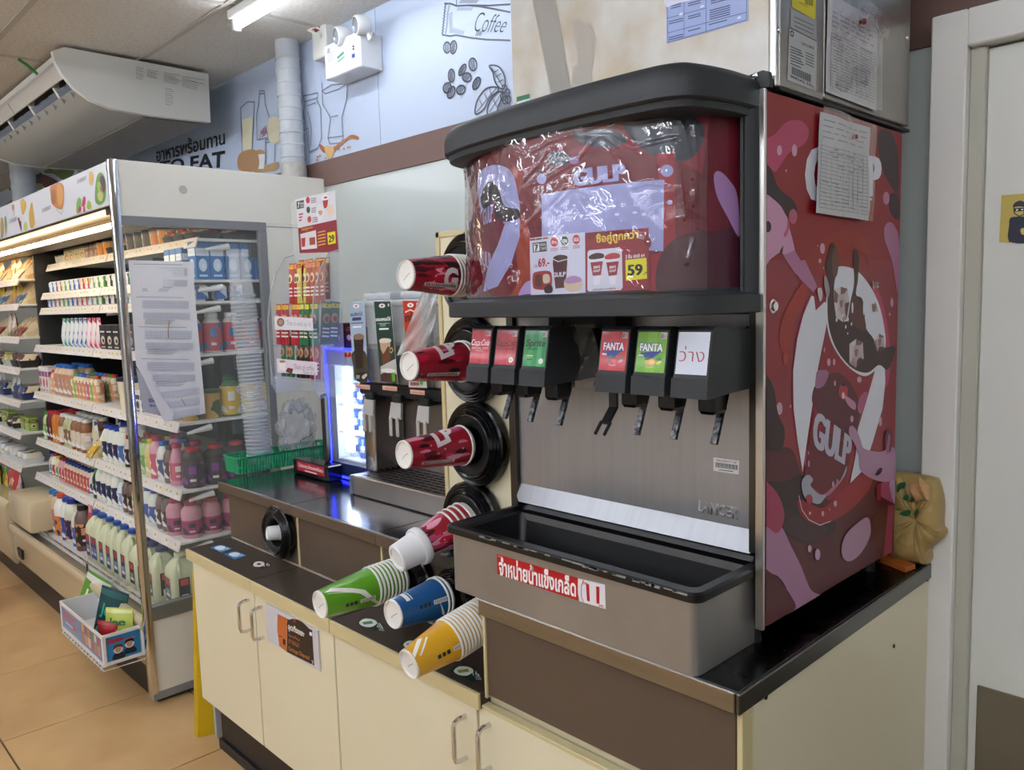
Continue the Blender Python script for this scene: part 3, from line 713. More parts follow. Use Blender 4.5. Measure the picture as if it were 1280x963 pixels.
for k in range(22): A.poly([z6(1070+k*4.1, 58+k*.55), z6(1072.2+k*4.1+(k*7 % 3)*.4, 58+k*.55), z6(1072.2+k*4.1, 78+k*.55), z6(1070+k*4.1, 78+k*.55)], '#1c1c1c', 2)
A.fit('PROPERTY OF', [z6(1075, 54), z6(1155, 64), z6(1155, 56), z6(1075, 46)], '#333333', 2, bold=0)
A.line([z6(1085, 88), z6(1140, 95)], .0015, '#555555', 2)
A.build('barcode_sticker', PR, spl)
e0, e1 = A.P([z6(998, 255), z6(1160, 287)]); vv, tt, (a0, a1, b0, b1) = text_tris('LANCER', .02, .15)
sx = (e1[0]-e0[0])/(a1-a0); hz = .021
cvt = bpy.data.curves.new('emb', 'FONT'); cvt.body = 'LANCER'; cvt.size = 1; cvt.shear = .15; cvt.extrude = .05; cvt.bevel_depth = .022; cvt.offset = .01; cvt.bevel_resolution = 1; cvt.resolution_u = 3
ot = bpy.data.objects.new('emb', cvt); mt = bpy.data.meshes.new_from_object(ot); bpy.data.objects.remove(ot)
for v in mt.vertices: v.co = Vector((e0[0]+(v.co.x-a0)*sx, YS-.001-(v.co.z)*.030, e0[1]+.0005+v.co.y*hz/.7))
mt.materials.clear(); mt.materials.append(mat('emboss_steel', '#b0b2b6', .3, .9)); lo_ = link('embossed_name', mt, spl); lo_['kind'] = 'stuff'; KIDS.setdefault(spl.name, []).append(lo_)
for x in (-1.295, -.735): MB().lathe([(0, .004), (.003, .0036), (.005, .002), (.0055, .0)], 12, M=cupM((x, YS, 1.488), (0, -1, 0))).build('screw', M_black if x < -1 else M_chrome, spl)
B('valve_plate', M_black, dm, xs0+.01, xs1-.01, YS-.02, YS-.003, 1.40, 1.49, .002)
B('dark_rail', M_black, dm, X0+.03, X1-.04, YS-.03, YS+.01, 1.515, 1.56, .002)
sb = B('sensor_box', M_black, dm, *[f(at(687, 398, 1, 1.24)[0], at(771, 398, 1, 1.24)[0]) for f in (min, max)], 1.235, 1.28, 1.490, 1.53, .002)
p = at(703, 396, 1, 1.234); MB().lathe([(0, .004), (.004, .003), (.006, 0)], 12, M=cupM((p.x, 1.2355, 1.502), (0, -1, 0))).build('indicator', mat('dark_red_lens', '#5c1420', .2), sb)
# --- ice bin with black liner
bin_ = thing('ice_bin', 'steel ice bin with black liner rim in front of the drinks machine', 'ice bin', (-1.0, 1.18, ZU))
bx = (-1.312, -.697, 1.064, 1.262); ZR = 1.072
def rrect(x0, x1, y0, y1, r, n=5):
    P = []
    for cx, cy, a0 in ((x1-r, y1-r, 0), (x0+r, y1-r, 90), (x0+r, y0+r, 180), (x1-r, y0+r, 270)):
        for k in range(n+1): a = math.radians(a0+90*k/n); P.append((cx+r*math.cos(a), cy+r*math.sin(a)))
    return P
def ringz(x0, x1, y0, y1, r, z): return [Vector((x, y, z)) for x, y in rrect(x0, x1, y0, y1, r)]
MB().loft([ringz(*bx, .016, ZU+.001), ringz(*bx, .016, ZR-.006)]).build('steel_shell', mat('bin_steel', '#a3a19e', .36, .7, noise=.16, nscale=5, rnoise=.08), bin_)
o = .010; yb = 1.30
MB().loft([ringz(bx[0]-.004, bx[1]+.004, bx[2]-.004, yb-.01, .018, ZR-.012), ringz(bx[0]-o, bx[1]+o, bx[2]-o, yb, .02, ZR-.010), ringz(bx[0]-o, bx[1]+o, bx[2]-o, yb, .02, ZR+.002), ringz(bx[0]-o+.004, bx[1]+o-.004, bx[2]-o+.004, yb-.004, .018, ZR+.006),
           ringz(bx[0]+.006, bx[1]-.010, bx[2]+.014, yb-.014, .016, ZR+.006), ringz(bx[0]+.010, bx[1]-.014, bx[2]+.018, yb-.018, .016, ZR-.004), ringz(bx[0]+.018, bx[1]-.022, bx[2]+.022, yb-.035, .016, ZR-.008),
           ringz(bx[0]+.03, bx[1]-.03, bx[2]+.034, yb-.05, .016, ZR-.075), ringz(bx[0]+.045, bx[1]-.045, bx[2]+.045, yb-.07, .016, ZR-.13), ringz(bx[0]+.10, bx[1]-.10, bx[2]+.08, yb-.11, .012, ZR-.131), [Vector(((bx[0]+bx[1])/2, 1.18, ZR-.1315))]*24]).build('liner', mat('liner_black', '#0c0d0f', .3), bin_)
wr = MB(); R = random.Random(3)
for k in range(26):
    x = R.uniform(bx[0]+.1, bx[1]-.02); l = R.uniform(.004, .03); wr.box(x, min(x+l, bx[1]), bx[2]-o-.0006, bx[2]-o+.0015, ZR+R.uniform(-.001, .002), ZR+.0035)
tag(wr.build('worn_edge', mat('worn_scrape', '#8b8d88', .5), bin_), kind='stuff')
YB = bx[2]-.0006
A = art(planeY(YB))
A.poly([z6(195, 425), z6(522, 522), z6(520, 612), z6(197, 505)], '#b3101c', 1)
A.poly([z6(520, 522), z6(628, 548), z6(631, 646), z6(526, 614), z6(519, 570)], '#e0e0e6', 1)
A.line([z6(530, 526), z6(522, 548), z6(521, 585), z6(529, 612)], .0016, '#e0e0e6', 2)
A.line([z6(542, 530), z6(534, 552), z6(533, 590), z6(541, 616)], .0016, '#b3101c', 2)
A.fit('จำหน่ายน้ำแข็งเกล็ด', [z6(205, 510), z6(512, 598), z6(512, 520), z6(203, 430)], '#efeeee', 2, bold=.03)
A.fit('11', [z6(556, 612), z6(606, 625), z6(606, 557), z6(552, 543)], '#b3101c', 3, bold=.03)
A.fit('ถุงละ', [z6(538, 548), z6(557, 553), z6(557, 540), z6(538, 534)], '#b3101c', 3, bold=.02)
A.fit('บาท', [z6(604, 637), z6(622, 641), z6(622, 630), z6(604, 626)], '#b3101c', 3, bold=.02)
A.line([z6(199, 433), z6(218, 438)], .0012, '#e8c8c8', 2)
A.build('price_strip', PRG, bin_, 'red and white price strip')
# --- valves
VB = (('cola', (589, 615.5), (584, 611), (413, 470, 479, 495)),)
def valve(xl, xr, fn, lev, label, blank=False):
    yf0, yf1 = 1.122, 1.106
    prof = [(yf0, 1.494), (yf1+.002, 1.421), (yf1, 1.417), (yf1-.002, 1.384), (1.165, 1.387), (1.262, 1.390), (1.266, 1.44), (1.245, 1.490), (1.13, 1.500)]
    t = MB().prism(prof, 0, xl+.0015, xr-.0015).build('dispensing_valve', M_char, dm, label, smooth=0)
    MB().prism([(yf1-.006, 1.384), (yf1-.003, 1.416), (yf1+.02, 1.416), (yf1+.02, 1.384)], 0, xl, xr).build('chin', M_char, t, smooth=0)
    MB().box((xl+xr)/2-.017, (xl+xr)/2+.017, 1.150, 1.195, 1.351, 1.39, bev=.006).build('nozzle', M_blackg, t)
    f = lambda u, v, h: (u, yf1+.002+(yf0-yf1-.002)*(v-1.396)/.098-h-.0008, 1.421+(v-1.396)*.740)
    bz0, bz1, a, b = 1.397, 1.492, xl+.0035, xr-.0035
    MB().add([f(a, bz0, 0), f(b, bz0, 0), f(b, bz1, 0), f(a, bz1, 0)], [(0, 1, 2, 3)]).build('label_holder', M_blackg, t)
    A = Art(f, clip=(a, bz0, b, bz1)); fn(A, a+.001, b-.001, bz0+.001, bz1-.0015)
    A.build('drink_label', PRG, t)
    xc = (xl+xr)/2; a, b = Vector((xc, 1.218, 1.395)), Vector((xc, 1.177, 1.298)); c = a.lerp(b, .42)
    def bar(p, q, w, th): 
        d = (q-p).normalized(); n = Vector((1, 0, 0)).cross(d)
        return MB().loft([[p+Vector((sx*w, 0, 0))+n*sy*th for sx, sy in ((-1, -1), (1, -1), (1, 1), (-1, 1))], [q+Vector((sx*w, 0, 0))+n*sy*th for sx, sy in ((-1, -1), (1, -1), (1, 1), (-1, 1))]], cap=True)
    bar(a, c, .0062, .004).build('lever', M_blackg, t)
    bar(c, b, .0058, .0036).build('lever_tip', mat('lever_worn', '#77797a', .32, .9, noise=.6, nscale=120, col2='#25272a'), t, 'scuffed grey lever tip')
    return t
RED, DRED = '#b5202e', '#8e1526'
def barc(A, b, z1):
    A.bars(b-.014, z1-.016, b-.002, z1-.002, 6, 3, '#c9b9bb')
def vg(A, a, b, z0, z1, cs):
    n = len(cs); [A.rect(a+(b-a)*k/n, z0, a+(b-a)*(k+1)/n, z1, c, 1) for k, c in enumerate(cs)]
def w(A, t, a, b, z0, z1, c, L=4, bold=.02, shear=0.): A.fit(t, [(a, z0), (b, z0), (b, z1), (a, z1)], c, L, bold, shear, px=False)
def lab_cola(ink, sub, subc):
    def f(A, a, b, z0, z1):
        W = b-a; vg(A, a, b, z0, z1, [RED, '#b8283a', RED, '#c03444', RED]); barc(A, b, z1)
        w(A, 'Coca‑Cola', a+.01*W, b-.05*W, z0+.050, z0+.067, ink, bold=.012, shear=.35)
        A.line([(a+.05*W, z0+.054), (a+.3*W, z0+.049), (a+.55*W, z0+.052)], .0016, ink, 4, px=False)
        w(A, sub, a+.06*W, b-.08*W, z0+.040, z0+.046, subc, bold=.01)
        if sub == 'ZERO SUGAR': A.ell(b-.2*W, z0+.014, .0065, .0075, '#dfe7df', 3); A.ell(b-.2*W, z0+.014, .0035, .004, '#7fb07f', 4)
        else: w(A, 'TASTE', a+.25*W, b-.35*W, z0+.033, z0+.038, subc, bold=0)
    return f
def lab_sprite(A, a, b, z0, z1):
    W = b-a; vg(A, a, b, z0, z1, ['#1c8f47', '#23a052', '#1c8f47', '#3aab63', '#1c8f47']); barc(A, b, z1)
    w(A, 'Sprite', a+.06*W, b-.06*W, z0+.046, z0+.070, '#11371f', bold=.04, shear=.2); A.line([(a+.15*W, z0+.044), (a+.6*W, z0+.045)], .0018, '#11371f', 4, px=False)
    A.rect(a+.15*W, z0+.026, a+.45*W, z0+.029, '#c7c83a', 3); A.rect(a+.18*W, z0+.016, a+.4*W, z0+.019, '#11371f', 3); A.ell(b-.2*W, z0+.014, .0065, .0075, '#e3ebe4', 3); A.ell(b-.2*W, z0+.014, .003, .0035, '#a33', 4) if 0 else None
def lab_fanta(bg, fruit, leafc):
    def f(A, a, b, z0, z1):
        W = b-a; vg(A, a, b, z0, z1, bg); barc(A, b, z1)
        A.poly([(a+.12*W, z0+.044), (b-.12*W, z0+.050), (a+.45*W, z0+.026), (a+.3*W, z0+.034)], '#23388f', 3, px=False)
        w(A, 'FANTA', a+.085*W, b-.105*W, z0+.0465, z0+.0675, '#23388f', 4, bold=.09); w(A, 'FANTA', a+.10*W, b-.12*W, z0+.048, z0+.066, '#f0f0f2', 5, bold=.035)
        A.ell(a+.5*W, z0+.024, .011, .008, fruit[0], 4); A.ell(a+.55*W, z0+.023, .006, .005, fruit[1], 5); A.ell(b-.2*W, z0+.023, .006, .003, fruit[2], 4, .5)
        A.blob([(a+.3*W, z0+.03), (a+.42*W, z0+.036), (a+.5*W, z0+.031), (a+.4*W, z0+.028)], leafc, 5, px=False); A.blob([(b-.3*W, z0+.03), (b-.18*W, z0+.035), (b-.12*W, z0+.031), (b-.2*W, z0+.028)], leafc, 5, px=False)
        A.line([(a+.38*W, z0+.014), (a+.5*W, z0+.011), (a+.62*W, z0+.014)], .0014, '#e8c9c9', 5, px=False)
        A.rect(a+.08*W, z0+.036, a+.25*W, z0+.040, '#d9d9e2', 5)
    return f
def lab_blank(A, a, b, z0, z1):
    W = b-a; A.rect(a, z0, b, z1, '#ccd2e0', 1)
    w(A, 'ว่าง', a+.08*W, b-.12*W, z0+.028, z0+.062, '#a32c3a', 3, bold=-.012)
vx = lambda px, py=440, y=1.112: at(px, py, 1, y).x
for pl, prr, fn, lev, lb in ((586.5, 613.5, lab_cola('#f0dfe0', 'ORIGINAL TASTE', '#e8c8ca'), 1, 'black valve with a red cola label in white script, leftmost'),
                        (617.5, 646.5, lab_cola('#2a1216', 'ZERO SUGAR', '#3a1218'), 1, 'black valve with a red cola label in black script, second from left'),
                        (652.5, 684.5, lab_sprite, 1, 'black valve with a green lemon lime soda label'),
                        (747.5, 785.5, lab_fanta(['#bf2030', '#c92c3c', '#bf2030'], ('#a5202c', '#d8323e', '#e07a9a'), '#2d7a3a'), 0, 'black valve with a red strawberry soda label'),
                        (792.5, 834.5, lab_fanta(['#6fae1f', '#7dbb2c', '#6fae1f'], ('#e2a52a', '#eec35a', '#e8d23a'), '#1e6a34'), 1, 'black valve with a bright green fruit soda label'),
                        (842.5, 888.0, lab_blank, 1, 'black valve with a white handwritten label in red, rightmost')):
    valve(vx(pl), vx(prr), fn, lev, lb)
# extra levers and the fork lever
xc = at(765, 510, 1, 1.20).x; fk = MB()
fk.box(-.011, .011, -.003, .003, 0, .055, bev=.002, M=Matrix.Translation((xc, 1.205, 1.338)))
fk.box(-.011, .011, -.003, .003, -.040, .002, bev=.002, M=Matrix.Translation((xc, 1.205, 1.340)) @ Matrix.Rotation(-.75, 4, 'X'))
for s in (-1, 1): fk.box(s*.011-.0025, s*.011+.0025, -.003, .003, -.065, -.034, bev=.001, M=Matrix.Translation((xc, 1.205, 1.340)) @ Matrix.Rotation(-.75, 4, 'X'))
fk.build('chute_lever', M_black, dm, 'forked black lever')
# plastic film between the valve groups and over the marquee
def film_mat(name, tint='#ffffff', op=.10, bump=.35, sc_=9., rough=.08, st=(1, 1, 1)):
    m = bpy.data.materials.new(name); m.use_nodes = True; nt = m.node_tree; nt.nodes.clear(); N = nt.nodes.new
    o = N('ShaderNodeOutputMaterial'); mx = N('ShaderNodeMixShader'); tr = N('ShaderNodeBsdfTransparent'); pr = N('ShaderNodeBsdfGlossy'); df = N('ShaderNodeBsdfDiffuse'); m2 = N('ShaderNodeMixShader')
    fr = N('ShaderNodeFresnel'); ge = N('ShaderNodeNewGeometry'); mr = N('ShaderNodeMapRange'); mr.inputs['To Min'].default_value = 1.5; mr.inputs['To Max'].default_value = 1/1.5; nt.links.new(ge.outputs['Backfacing'], mr.inputs[0]); nt.links.new(mr.outputs[0], fr.inputs[0])
    pr.inputs['Roughness'].default_value = rough; df.inputs[0].default_value = (*lin(tint), 1); tr.inputs[0].default_value = (.97, .97, .98, 1)
    tc = N('ShaderNodeTexCoord'); mp = N('ShaderNodeMapping'); mp.inputs['Scale'].default_value = st; n = N('ShaderNodeTexNoise'); n.inputs['Scale'].default_value = sc_; n.inputs['Detail'].default_value = 3; n.inputs['Distortion'].default_value = .8
    b = N('ShaderNodeBump'); b.inputs['Strength'].default_value = bump; b.inputs['Distance'].default_value = .05
    L = nt.links.new; L(tc.outputs['Object'], mp.inputs[0]); L(mp.outputs[0], n.inputs['Vector']); L(n.outputs['Fac'], b.inputs['Height'])
    L(b.outputs[0], pr.inputs['Normal']); L(b.outputs[0], fr.inputs['Normal'])
    ma = N('ShaderNodeMath'); ma.operation = 'MULTIPLY_ADD'; ma.inputs[1].default_value = 1.9; ma.inputs[2].default_value = .0; L(fr.outputs[0], ma.inputs[0])
    m2.inputs[0].default_value = op; L(tr.outputs[0], m2.inputs[1]); L(df.outputs[0], m2.inputs[2])
    L(ma.outputs[0], mx.inputs[0]); L(m2.outputs[0], mx.inputs[1]); L(pr.outputs[0], mx.inputs[2]); L(mx.outputs[0], o.inputs[0])
    MATS[name] = m; return m
M_film = film_mat('clear_film', op=.0, bump=.12, sc_=9., rough=.02); M_sleeve = film_mat('clear_sleeve', op=.02, bump=.10, sc_=25, rough=.12); M_filmd = film_mat('clear_film_valves', op=.05, bump=.5, sc_=14)
t = thing('plastic_cover', 'clear crinkled plastic film hanging between the two groups of valves', 'plastic film', (-1.0, 1.2, 1.45))
xa, xb = vx(698, 440, 1.21), vx(752, 440, 1.21); rings = []
for k in range(9):
    z = 1.50-.125*k/8; rings.append([Vector((xa+(xb-xa)*i/12+.004*math.sin(k*1.3+i), 1.20-.012*math.sin(k*.9+i*1.1)-.004*k/8, z)) for i in range(13)])
MB().loft(rings, closed=False).build('film', M_filmd, t)

# --- marquee: bowed display with black hood
plan = [(-1.330, 1.235), (-1.330, 1.185), (-1.315, 1.150), (-1.265, 1.120), (-1.20, 1.090), (-1.10, 1.062), (-1.02, 1.052), (-.94, 1.053), (-.868, 1.068), (-.80, 1.096), (-.755, 1.132), (-.724, 1.182), (-.706, 1.240)]
def crv(pts, n=6):
    out = []; N = len(pts)
    for i in range(N-1):
        a = pts[max(i-1, 0)]; b = pts[i]; c = pts[i+1]; d = pts[min(i+2, N-1)]
        for k in range(n):
            t = k/n; out.append(tuple(.5*((2*b[j])+(-a[j]+c[j])*t+(2*a[j]-5*b[j]+4*c[j]-d[j])*t*t+(-a[j]+3*b[j]-3*c[j]+d[j])*t**3) for j in (0, 1)))
    out.append(pts[-1]); return out
PC = crv(plan, 5); ARC = [0]
for a, b in zip(PC, PC[1:]): ARC.append(ARC[-1]+math.dist(a, b))
MZ0, MZ1 = 1.556, 1.842
def mfn(u, v, h):
    i = max(0, min(len(PC)-2, next((k for k in range(len(ARC)-1) if ARC[k+1] >= u), len(PC)-2)))
    t = (u-ARC[i])/(ARC[i+1]-ARC[i]); a, b = PC[i], PC[i+1]; d = Vector((b[0]-a[0], b[1]-a[1])).normalized()
    # the panel leans forward a little towards the top
    return Vector((a[0]+(b[0]-a[0])*t+d.y*h, a[1]+(b[1]-a[1])*t-d.x*h, v))
def muv(px, py):
    d = CR*(px-640)-CU*(py-481.5)+_f*F_PX; best = None
    for i in range(len(PC)-1):
        a, b = PC[i], PC[i+1]; ex, ey = b[0]-a[0], b[1]-a[1]; det = d.x*(-ey)+ex*d.y
        if abs(det) < 1e-9: continue
        s = (a[0]*(-ey)+ex*a[1])/det; t = (d.x*a[1]-d.y*a[0])/det
        tol = .0 if 0 < i < len(PC)-2 else 9
        if -1e-6-(9 if i == 0 else 0) <= t <= 1+1e-6+(9 if i == len(PC)-2 else 0) and s > 0:
            if best is None or s < best[0]: best = (s, ARC[i]+t*(ARC[i+1]-ARC[i]), CAM.z+d.z*s)
    return (best[1], best[2]) if best else (0, 1.7)
UM = ARC[-1]
sgp = MB().loft([[mfn(u, z, 0) for u in ARC] for z in (MZ0-.01, MZ1+.01)], closed=False).build('sign_panel', mat('sign_base_red', '#6f1626', .3), dm)
A = Art(mfn, clip=(.0, MZ0, UM, MZ1), cut=.004, uv=muv)
zm = lambda x, y: (580+x/3.5556, 150+y/3.5556)     # 1280-wide crop at (580,150)
LAV, NAVY, MAR = '#9ea3d6', '#333a4a', '#5c1b2b'
A.poly([zm(1030, -60), zm(1300, -60), zm(1300, 800), zm(1000, 800)], '#641c2b', 0)
A.poly([zm(0, 0), zm(1100, -60), zm(1060, 240), (zm(900, 160)), zm(700, 120), zm(300, 200), zm(0, 220)], '#842338', 1)
A.blob([zm(*p) for p in ((480, 60), (620, 40), (700, 60), (720, 100), (640, 125), (540, 110))], NAVY, 2)
A.blob([zm(*p) for p in ((700, -20), (900, -60), (1060, 20), (1050, 120), (990, 180), (900, 170), (780, 120))], NAVY, 2)
A.blob([zm(*p) for p in ((372, 165), (400, 140), (450, 145), (480, 170), (450, 205), (390, 200))], NAVY, 2)
A.ellp(*zm(490, 180), 6, 5, '#8f6aa0', 3); A.ellp(*zm(345, 262), 6, 6.5, '#9d97c8', 3); A.ellp(*zm(378, 300), 2.5, 3.5, '#9d97c8', 3)
A.ellp(*zm(902, 226), 8, 7.6, LAV, 3); A.ellp(*zm(915, 366), 3.2, 3, LAV, 3); A.ellp(*zm(912, 290), 1.2, 1.2, LAV, 3)
A.poly([zm(858, 150), zm(938, 140), zm(940, 790), zm(830, 790), zm(830, 600), zm(890, 590)], '#98122a', 1)
A.blob([zm(*p) for p in ((950, 520), (1100, 495), (1240, 500), (1240, 800), (900, 800), (860, 640))], '#4a2231', 2)
A.blob([zm(*p) for p in ((1110, 250), (1135, 228), (1180, 270), (1215, 340), (1225, 520), (1170, 430), (1125, 340))], '#a07cae', 3)
A.blob([zm(*p) for p in ((290, 500), (240, 380), (260, 240), (200, 250), (240, 700), (180, 800), (300, 790))], '#9a3a2c', 2)
# the big cup on the left of the sign
A.blob([zm(*p) for p in ((62, 260), (90, 215), (150, 200), (210, 230), (240, 330), (245, 440), (180, 460), (90, 440), (65, 350))], LAV, 3)
A.blob([zm(*p) for p in ((75, 340), (110, 270), (150, 300), (180, 380), (245, 400), (240, 440), (160, 450), (90, 400))], '#262b38', 4)
A.poly([zm(248, 440), zm(248, 520), zm(210, 640), zm(150, 740), zm(85, 765), zm(110, 640), zm(150, 560), zm(190, 440)], LAV, 3)
A.blob([zm(*p) for p in ((85, 400), (140, 440), (175, 460), (130, 600), (90, 690), (60, 700), (62, 520))], '#6a1a34', 5)
A.fit('GULP', [zm(85, 470), zm(130, 450), zm(128, 370), zm(85, 400)], LAV, 6, bold=.06)
A.fit('GULP', [zm(70, 640), zm(125, 670), zm(118, 590), zm(72, 575)], '#b3a6cf', 6, bold=.06)
A.line([zm(132, 365), zm(134, 445)], .004, '#b02040', 6)
# wordmark and lavender rectangle
A.fit('GULP', [zm(487, 298), zm(722, 268), zm(716, 192), zm(484, 222)], LAV, 4, bold=.09)
A.poly([zm(345, 332), zm(889, 266), zm(886, 584), zm(347, 560)], LAV, 3)
for k, x in enumerate((470, 560, 600, 680, 760, 800)): A.ellp(*zm(x, 412+(k % 2)*8), 3.2, 1.8, '#c7cbea', 4)
A.blob([zm(*p) for p in ((245, 790), (265, 735), (300, 715), (340, 760), (330, 800))], '#a893c9', 3)
A.build('sign_print', PRG, sgp)
# price cards on the sign
def card_fn(off):
    return (lambda u, v, h: mfn(u, v, h+off))
cd1 = thing('price_card', 'white price card reading 69 at lower left of the bowed sign', 'price card', mfn(.35, 1.58, .002))
A = Art(card_fn(.004), uv=muv, cut=.004)
A.poly([zm(299, 526), zm(543, 500), zm(545, 770), zm(304, 778)], '#ccd0e4', 0)
A.poly([zm(299, 530), zm(325, 527), zm(326, 535), zm(300, 538)], '#b33a3a', 1); A.poly([zm(328, 527), zm(354, 524), zm(354, 531), zm(328, 535)], '#2d5c45', 1); A.poly([zm(357, 524), zm(380, 521), zm(380, 528), zm(357, 531)], '#b33a3a', 1)
A.poly([zm(312, 548), zm(374, 540), zm(376, 584), zm(314, 590)], '#22352f', 1); A.poly([zm(316, 552), zm(342, 549), zm(343, 583), zm(318, 586)], '#dfe4e4', 2)
A.fit('7', [zm(322, 584), zm(338, 582), zm(338, 553), zm(320, 555)], '#22352f', 3, bold=.08)
A.fit('คัดสรร', [zm(346, 562), zm(372, 559), zm(371, 543), zm(346, 546)], '#dfe4e4', 2, bold=.01); A.fit('7 DAYS', [zm(346, 580), zm(373, 577), zm(373, 564), zm(346, 567)], '#dfe4e4', 2, bold=.02)
for x, y, c, tx in ((408, 543, '#c43a42', 'ข้าว'), (453, 538, '#2d5c45', 'น้ำ'), (505, 532, '#c43a42', 'ขนม')):
    A.ellp(*zm(x, y), 4.6, 6, c, 1); A.fit(tx, [zm(x-11, y+9), zm(x+11, y+7), zm(x+11, y-9), zm(x-11, y-7)], '#e8e8ee', 2, bold=.02)
    for k in range(2): A.line([zm(x-15, y+30+k*8), zm(x+15, y+28+k*8)], .0012, '#a5505e', 1)
A.fit('2 ชิ้น', [zm(318, 658), zm(334, 656), zm(334, 641), zm(318, 643)], '#8c2434', 2, bold=.01)
A.fit('69.-', [zm(338, 656), zm(388, 650), zm(386, 612), zm(337, 616)], '#b52436', 2, bold=.06)
A.poly([zm(404, 612), zm(462, 605), zm(466, 628), zm(458, 745), zm(414, 750), zm(402, 640)], '#4a1822', 2); A.blob([zm(*p) for p in ((404, 614), (430, 600), (465, 606), (460, 625), (430, 632))], '#2a1d20', 3)
A.line([zm(402, 618), zm(425, 630), (zm(465, 620))], .0015, '#d8d4dc', 4); A.fit('GULP', [zm(402, 700), zm(458, 696), zm(460, 674), zm(402, 680)], '#d8d4e8', 4, bold=.05)
A.blob([zm(*p) for p in ((314, 690), (330, 675), (385, 672), (398, 695), (396, 740), (380, 755), (325, 752), (314, 735))], '#9c2a35', 2)
A.blob([zm(*p) for p in ((325, 695), (345, 685), (355, 700), (350, 740), (325, 735))], '#5b3420', 3); A.blob([zm(*p) for p in ((360, 690), (385, 688), (388, 720), (362, 725))], '#c8bfae', 3)
A.blob([zm(*p) for p in ((366, 745), (385, 730), (402, 745), (396, 768), (368, 768))], '#2a1c1e', 3)
A.blob([zm(*p) for p in ((452, 718), (470, 698), (500, 692), (528, 705), (532, 735), (518, 758), (480, 765), (456, 750))], '#cdb9a0', 2); A.blob([zm(*p) for p in ((454, 715), (475, 698), (505, 694), (528, 708), (520, 720), (470, 728))], '#a77fb8', 3)
A.build('card_print', PRG, cd1)
cd2 = thing('price_card', 'dark red price card reading 59 on yellow, beside the white card', 'price card', mfn(.5, 1.58, .002))
A = Art(card_fn(.003), uv=muv, cut=.004)
A.poly([zm(541, 503), zm(822, 480), zm(827, 754), zm(545, 770)], '#8f1a2c', 0); A.blob([zm(*p) for p in ((545, 540), (640, 510), (760, 520), (822, 570), (822, 520), (700, 494), (545, 508))], '#7a1526', 1)
A.fit('ซื้อคู่ถูกกว่า', [zm(592, 560), zm(776, 538), zm(775, 484), zm(590, 506)], '#e0bf3a', 3, bold=.03)
P = [zm(553, 590), zm(560, 580), zm(690, 568), zm(704, 574), zm(708, 745), zm(700, 756), zm(560, 764), zm(552, 756)]; A.poly(P, '#d3d2e2', 2)
for dx, c in ((0, '#3a2026'), (70, '#b8333f')):
    A.blob([zm(*p) for p in ((560+dx, 606), (590+dx, 592), (622+dx, 596), (624+dx, 612), (600+dx, 618), (565+dx, 620))], c, 4)
    A.poly([zm(562+dx, 612), zm(624+dx, 604), zm(612+dx, 690), zm(576+dx, 694)], '#96283a', 3); A.poly([zm(561+dx, 606), zm(625+dx, 600), zm(622+dx, 628), zm(565+dx, 634)], '#dcdce8', 3)
    A.fit('BIG', [zm(580+dx, 662), zm(608+dx, 658), zm(608+dx, 646), zm(580+dx, 650)], '#e4dce4', 4, bold=.05); A.fit('GULP', [zm(578+dx, 678), zm(609+dx, 674), zm(609+dx, 663), zm(578+dx, 667)], '#e4dce4', 4, bold=.05)
    A.poly([zm(576+dx, 694), zm(612+dx, 690), zm(606+dx, 732), zm(582+dx, 734)], '#e0e0ea', 3)
A.fit('เครื่องดื่มราคาพิเศษ', [zm(575, 760), zm(678, 752), zm(678, 742), zm(575, 750)], '#3a3038', 4, bold=.01)
A.fit('2 ชิ้น ปกติ 64', [zm(720, 618), zm(804, 610), zm(804, 592), zm(720, 598)], '#ece4e8', 3, bold=.02)
A.poly([zm(720, 623), zm(812, 613), zm(815, 706), zm(722, 715)], '#e2dc22', 3); A.fit('59', [zm(729, 694), zm(797, 690), zm(796, 640), zm(728, 645)], '#17171a', 4, bold=.06); A.fit('.-', [zm(800, 690), zm(815, 687), zm(815, 676), zm(800, 680)], '#17171a', 4, bold=.03)
A.build('card_print', PRG, cd2)
# film over the sign: one wrinkled sheet
fl = thing('plastic_cover', 'clear wrinkled plastic film wrapped over the bowed sign panel', 'plastic film', (-1.0, 1.05, 1.56))
R = random.Random(5); ph = [(R.uniform(8, 30), R.uniform(10, 40), R.uniform(0, 6.3), R.uniform(.4, 1)) for _ in range(9)]
def wob(u, v): return .0036*sum(a*(1-2*abs(math.sin(f*u*.9+g*v*.6+p+.5*math.sin(g*u)))) for f, g, p, a in ph)/4
CRS = [[(150, 110), (112, 240), (75, 380)], [(185, 118), (165, 200), (178, 270)], [(180, 118), (240, 132), (290, 150)], [(315, 140), (400, 90), (515, 60)], [(520, 70), (660, 70), (710, 100), (760, 125)], [(385, 130), (350, 190), (290, 270)],
 [(600, 80), (500, 190), (380, 262), (270, 312)], [(640, 75), (690, 115)], [(760, 125), (850, 100), (940, 80)], [(545, 45), (640, 10)], [(690, 5), (780, 12), (870, -5)], [(945, 100), (960, 300), (975, 440)], [(955, 0), (1000, 160), (1012, 260)], [(1012, 0), (1025, 200), (1015, 380)],
 [(460, 300), (380, 390), (250, 505)], [(180, 320), (250, 410), (300, 520)], [(1012, 540), (985, 640)], [(560, 330), (500, 300), (420, 380)], [(690, 225), (640, 260), (560, 300)], [(880, 290), (820, 280), (760, 300)]]
CS = []
for c_ in CRS:
    q_ = [muv(*zm(*p)) for p in c_]
    for a, b in zip(q_, q_[1:]): CS.append((a[0], a[1], b[0]-a[0], b[1]-a[1], (b[0]-a[0])**2+(b[1]-a[1])**2+1e-12))
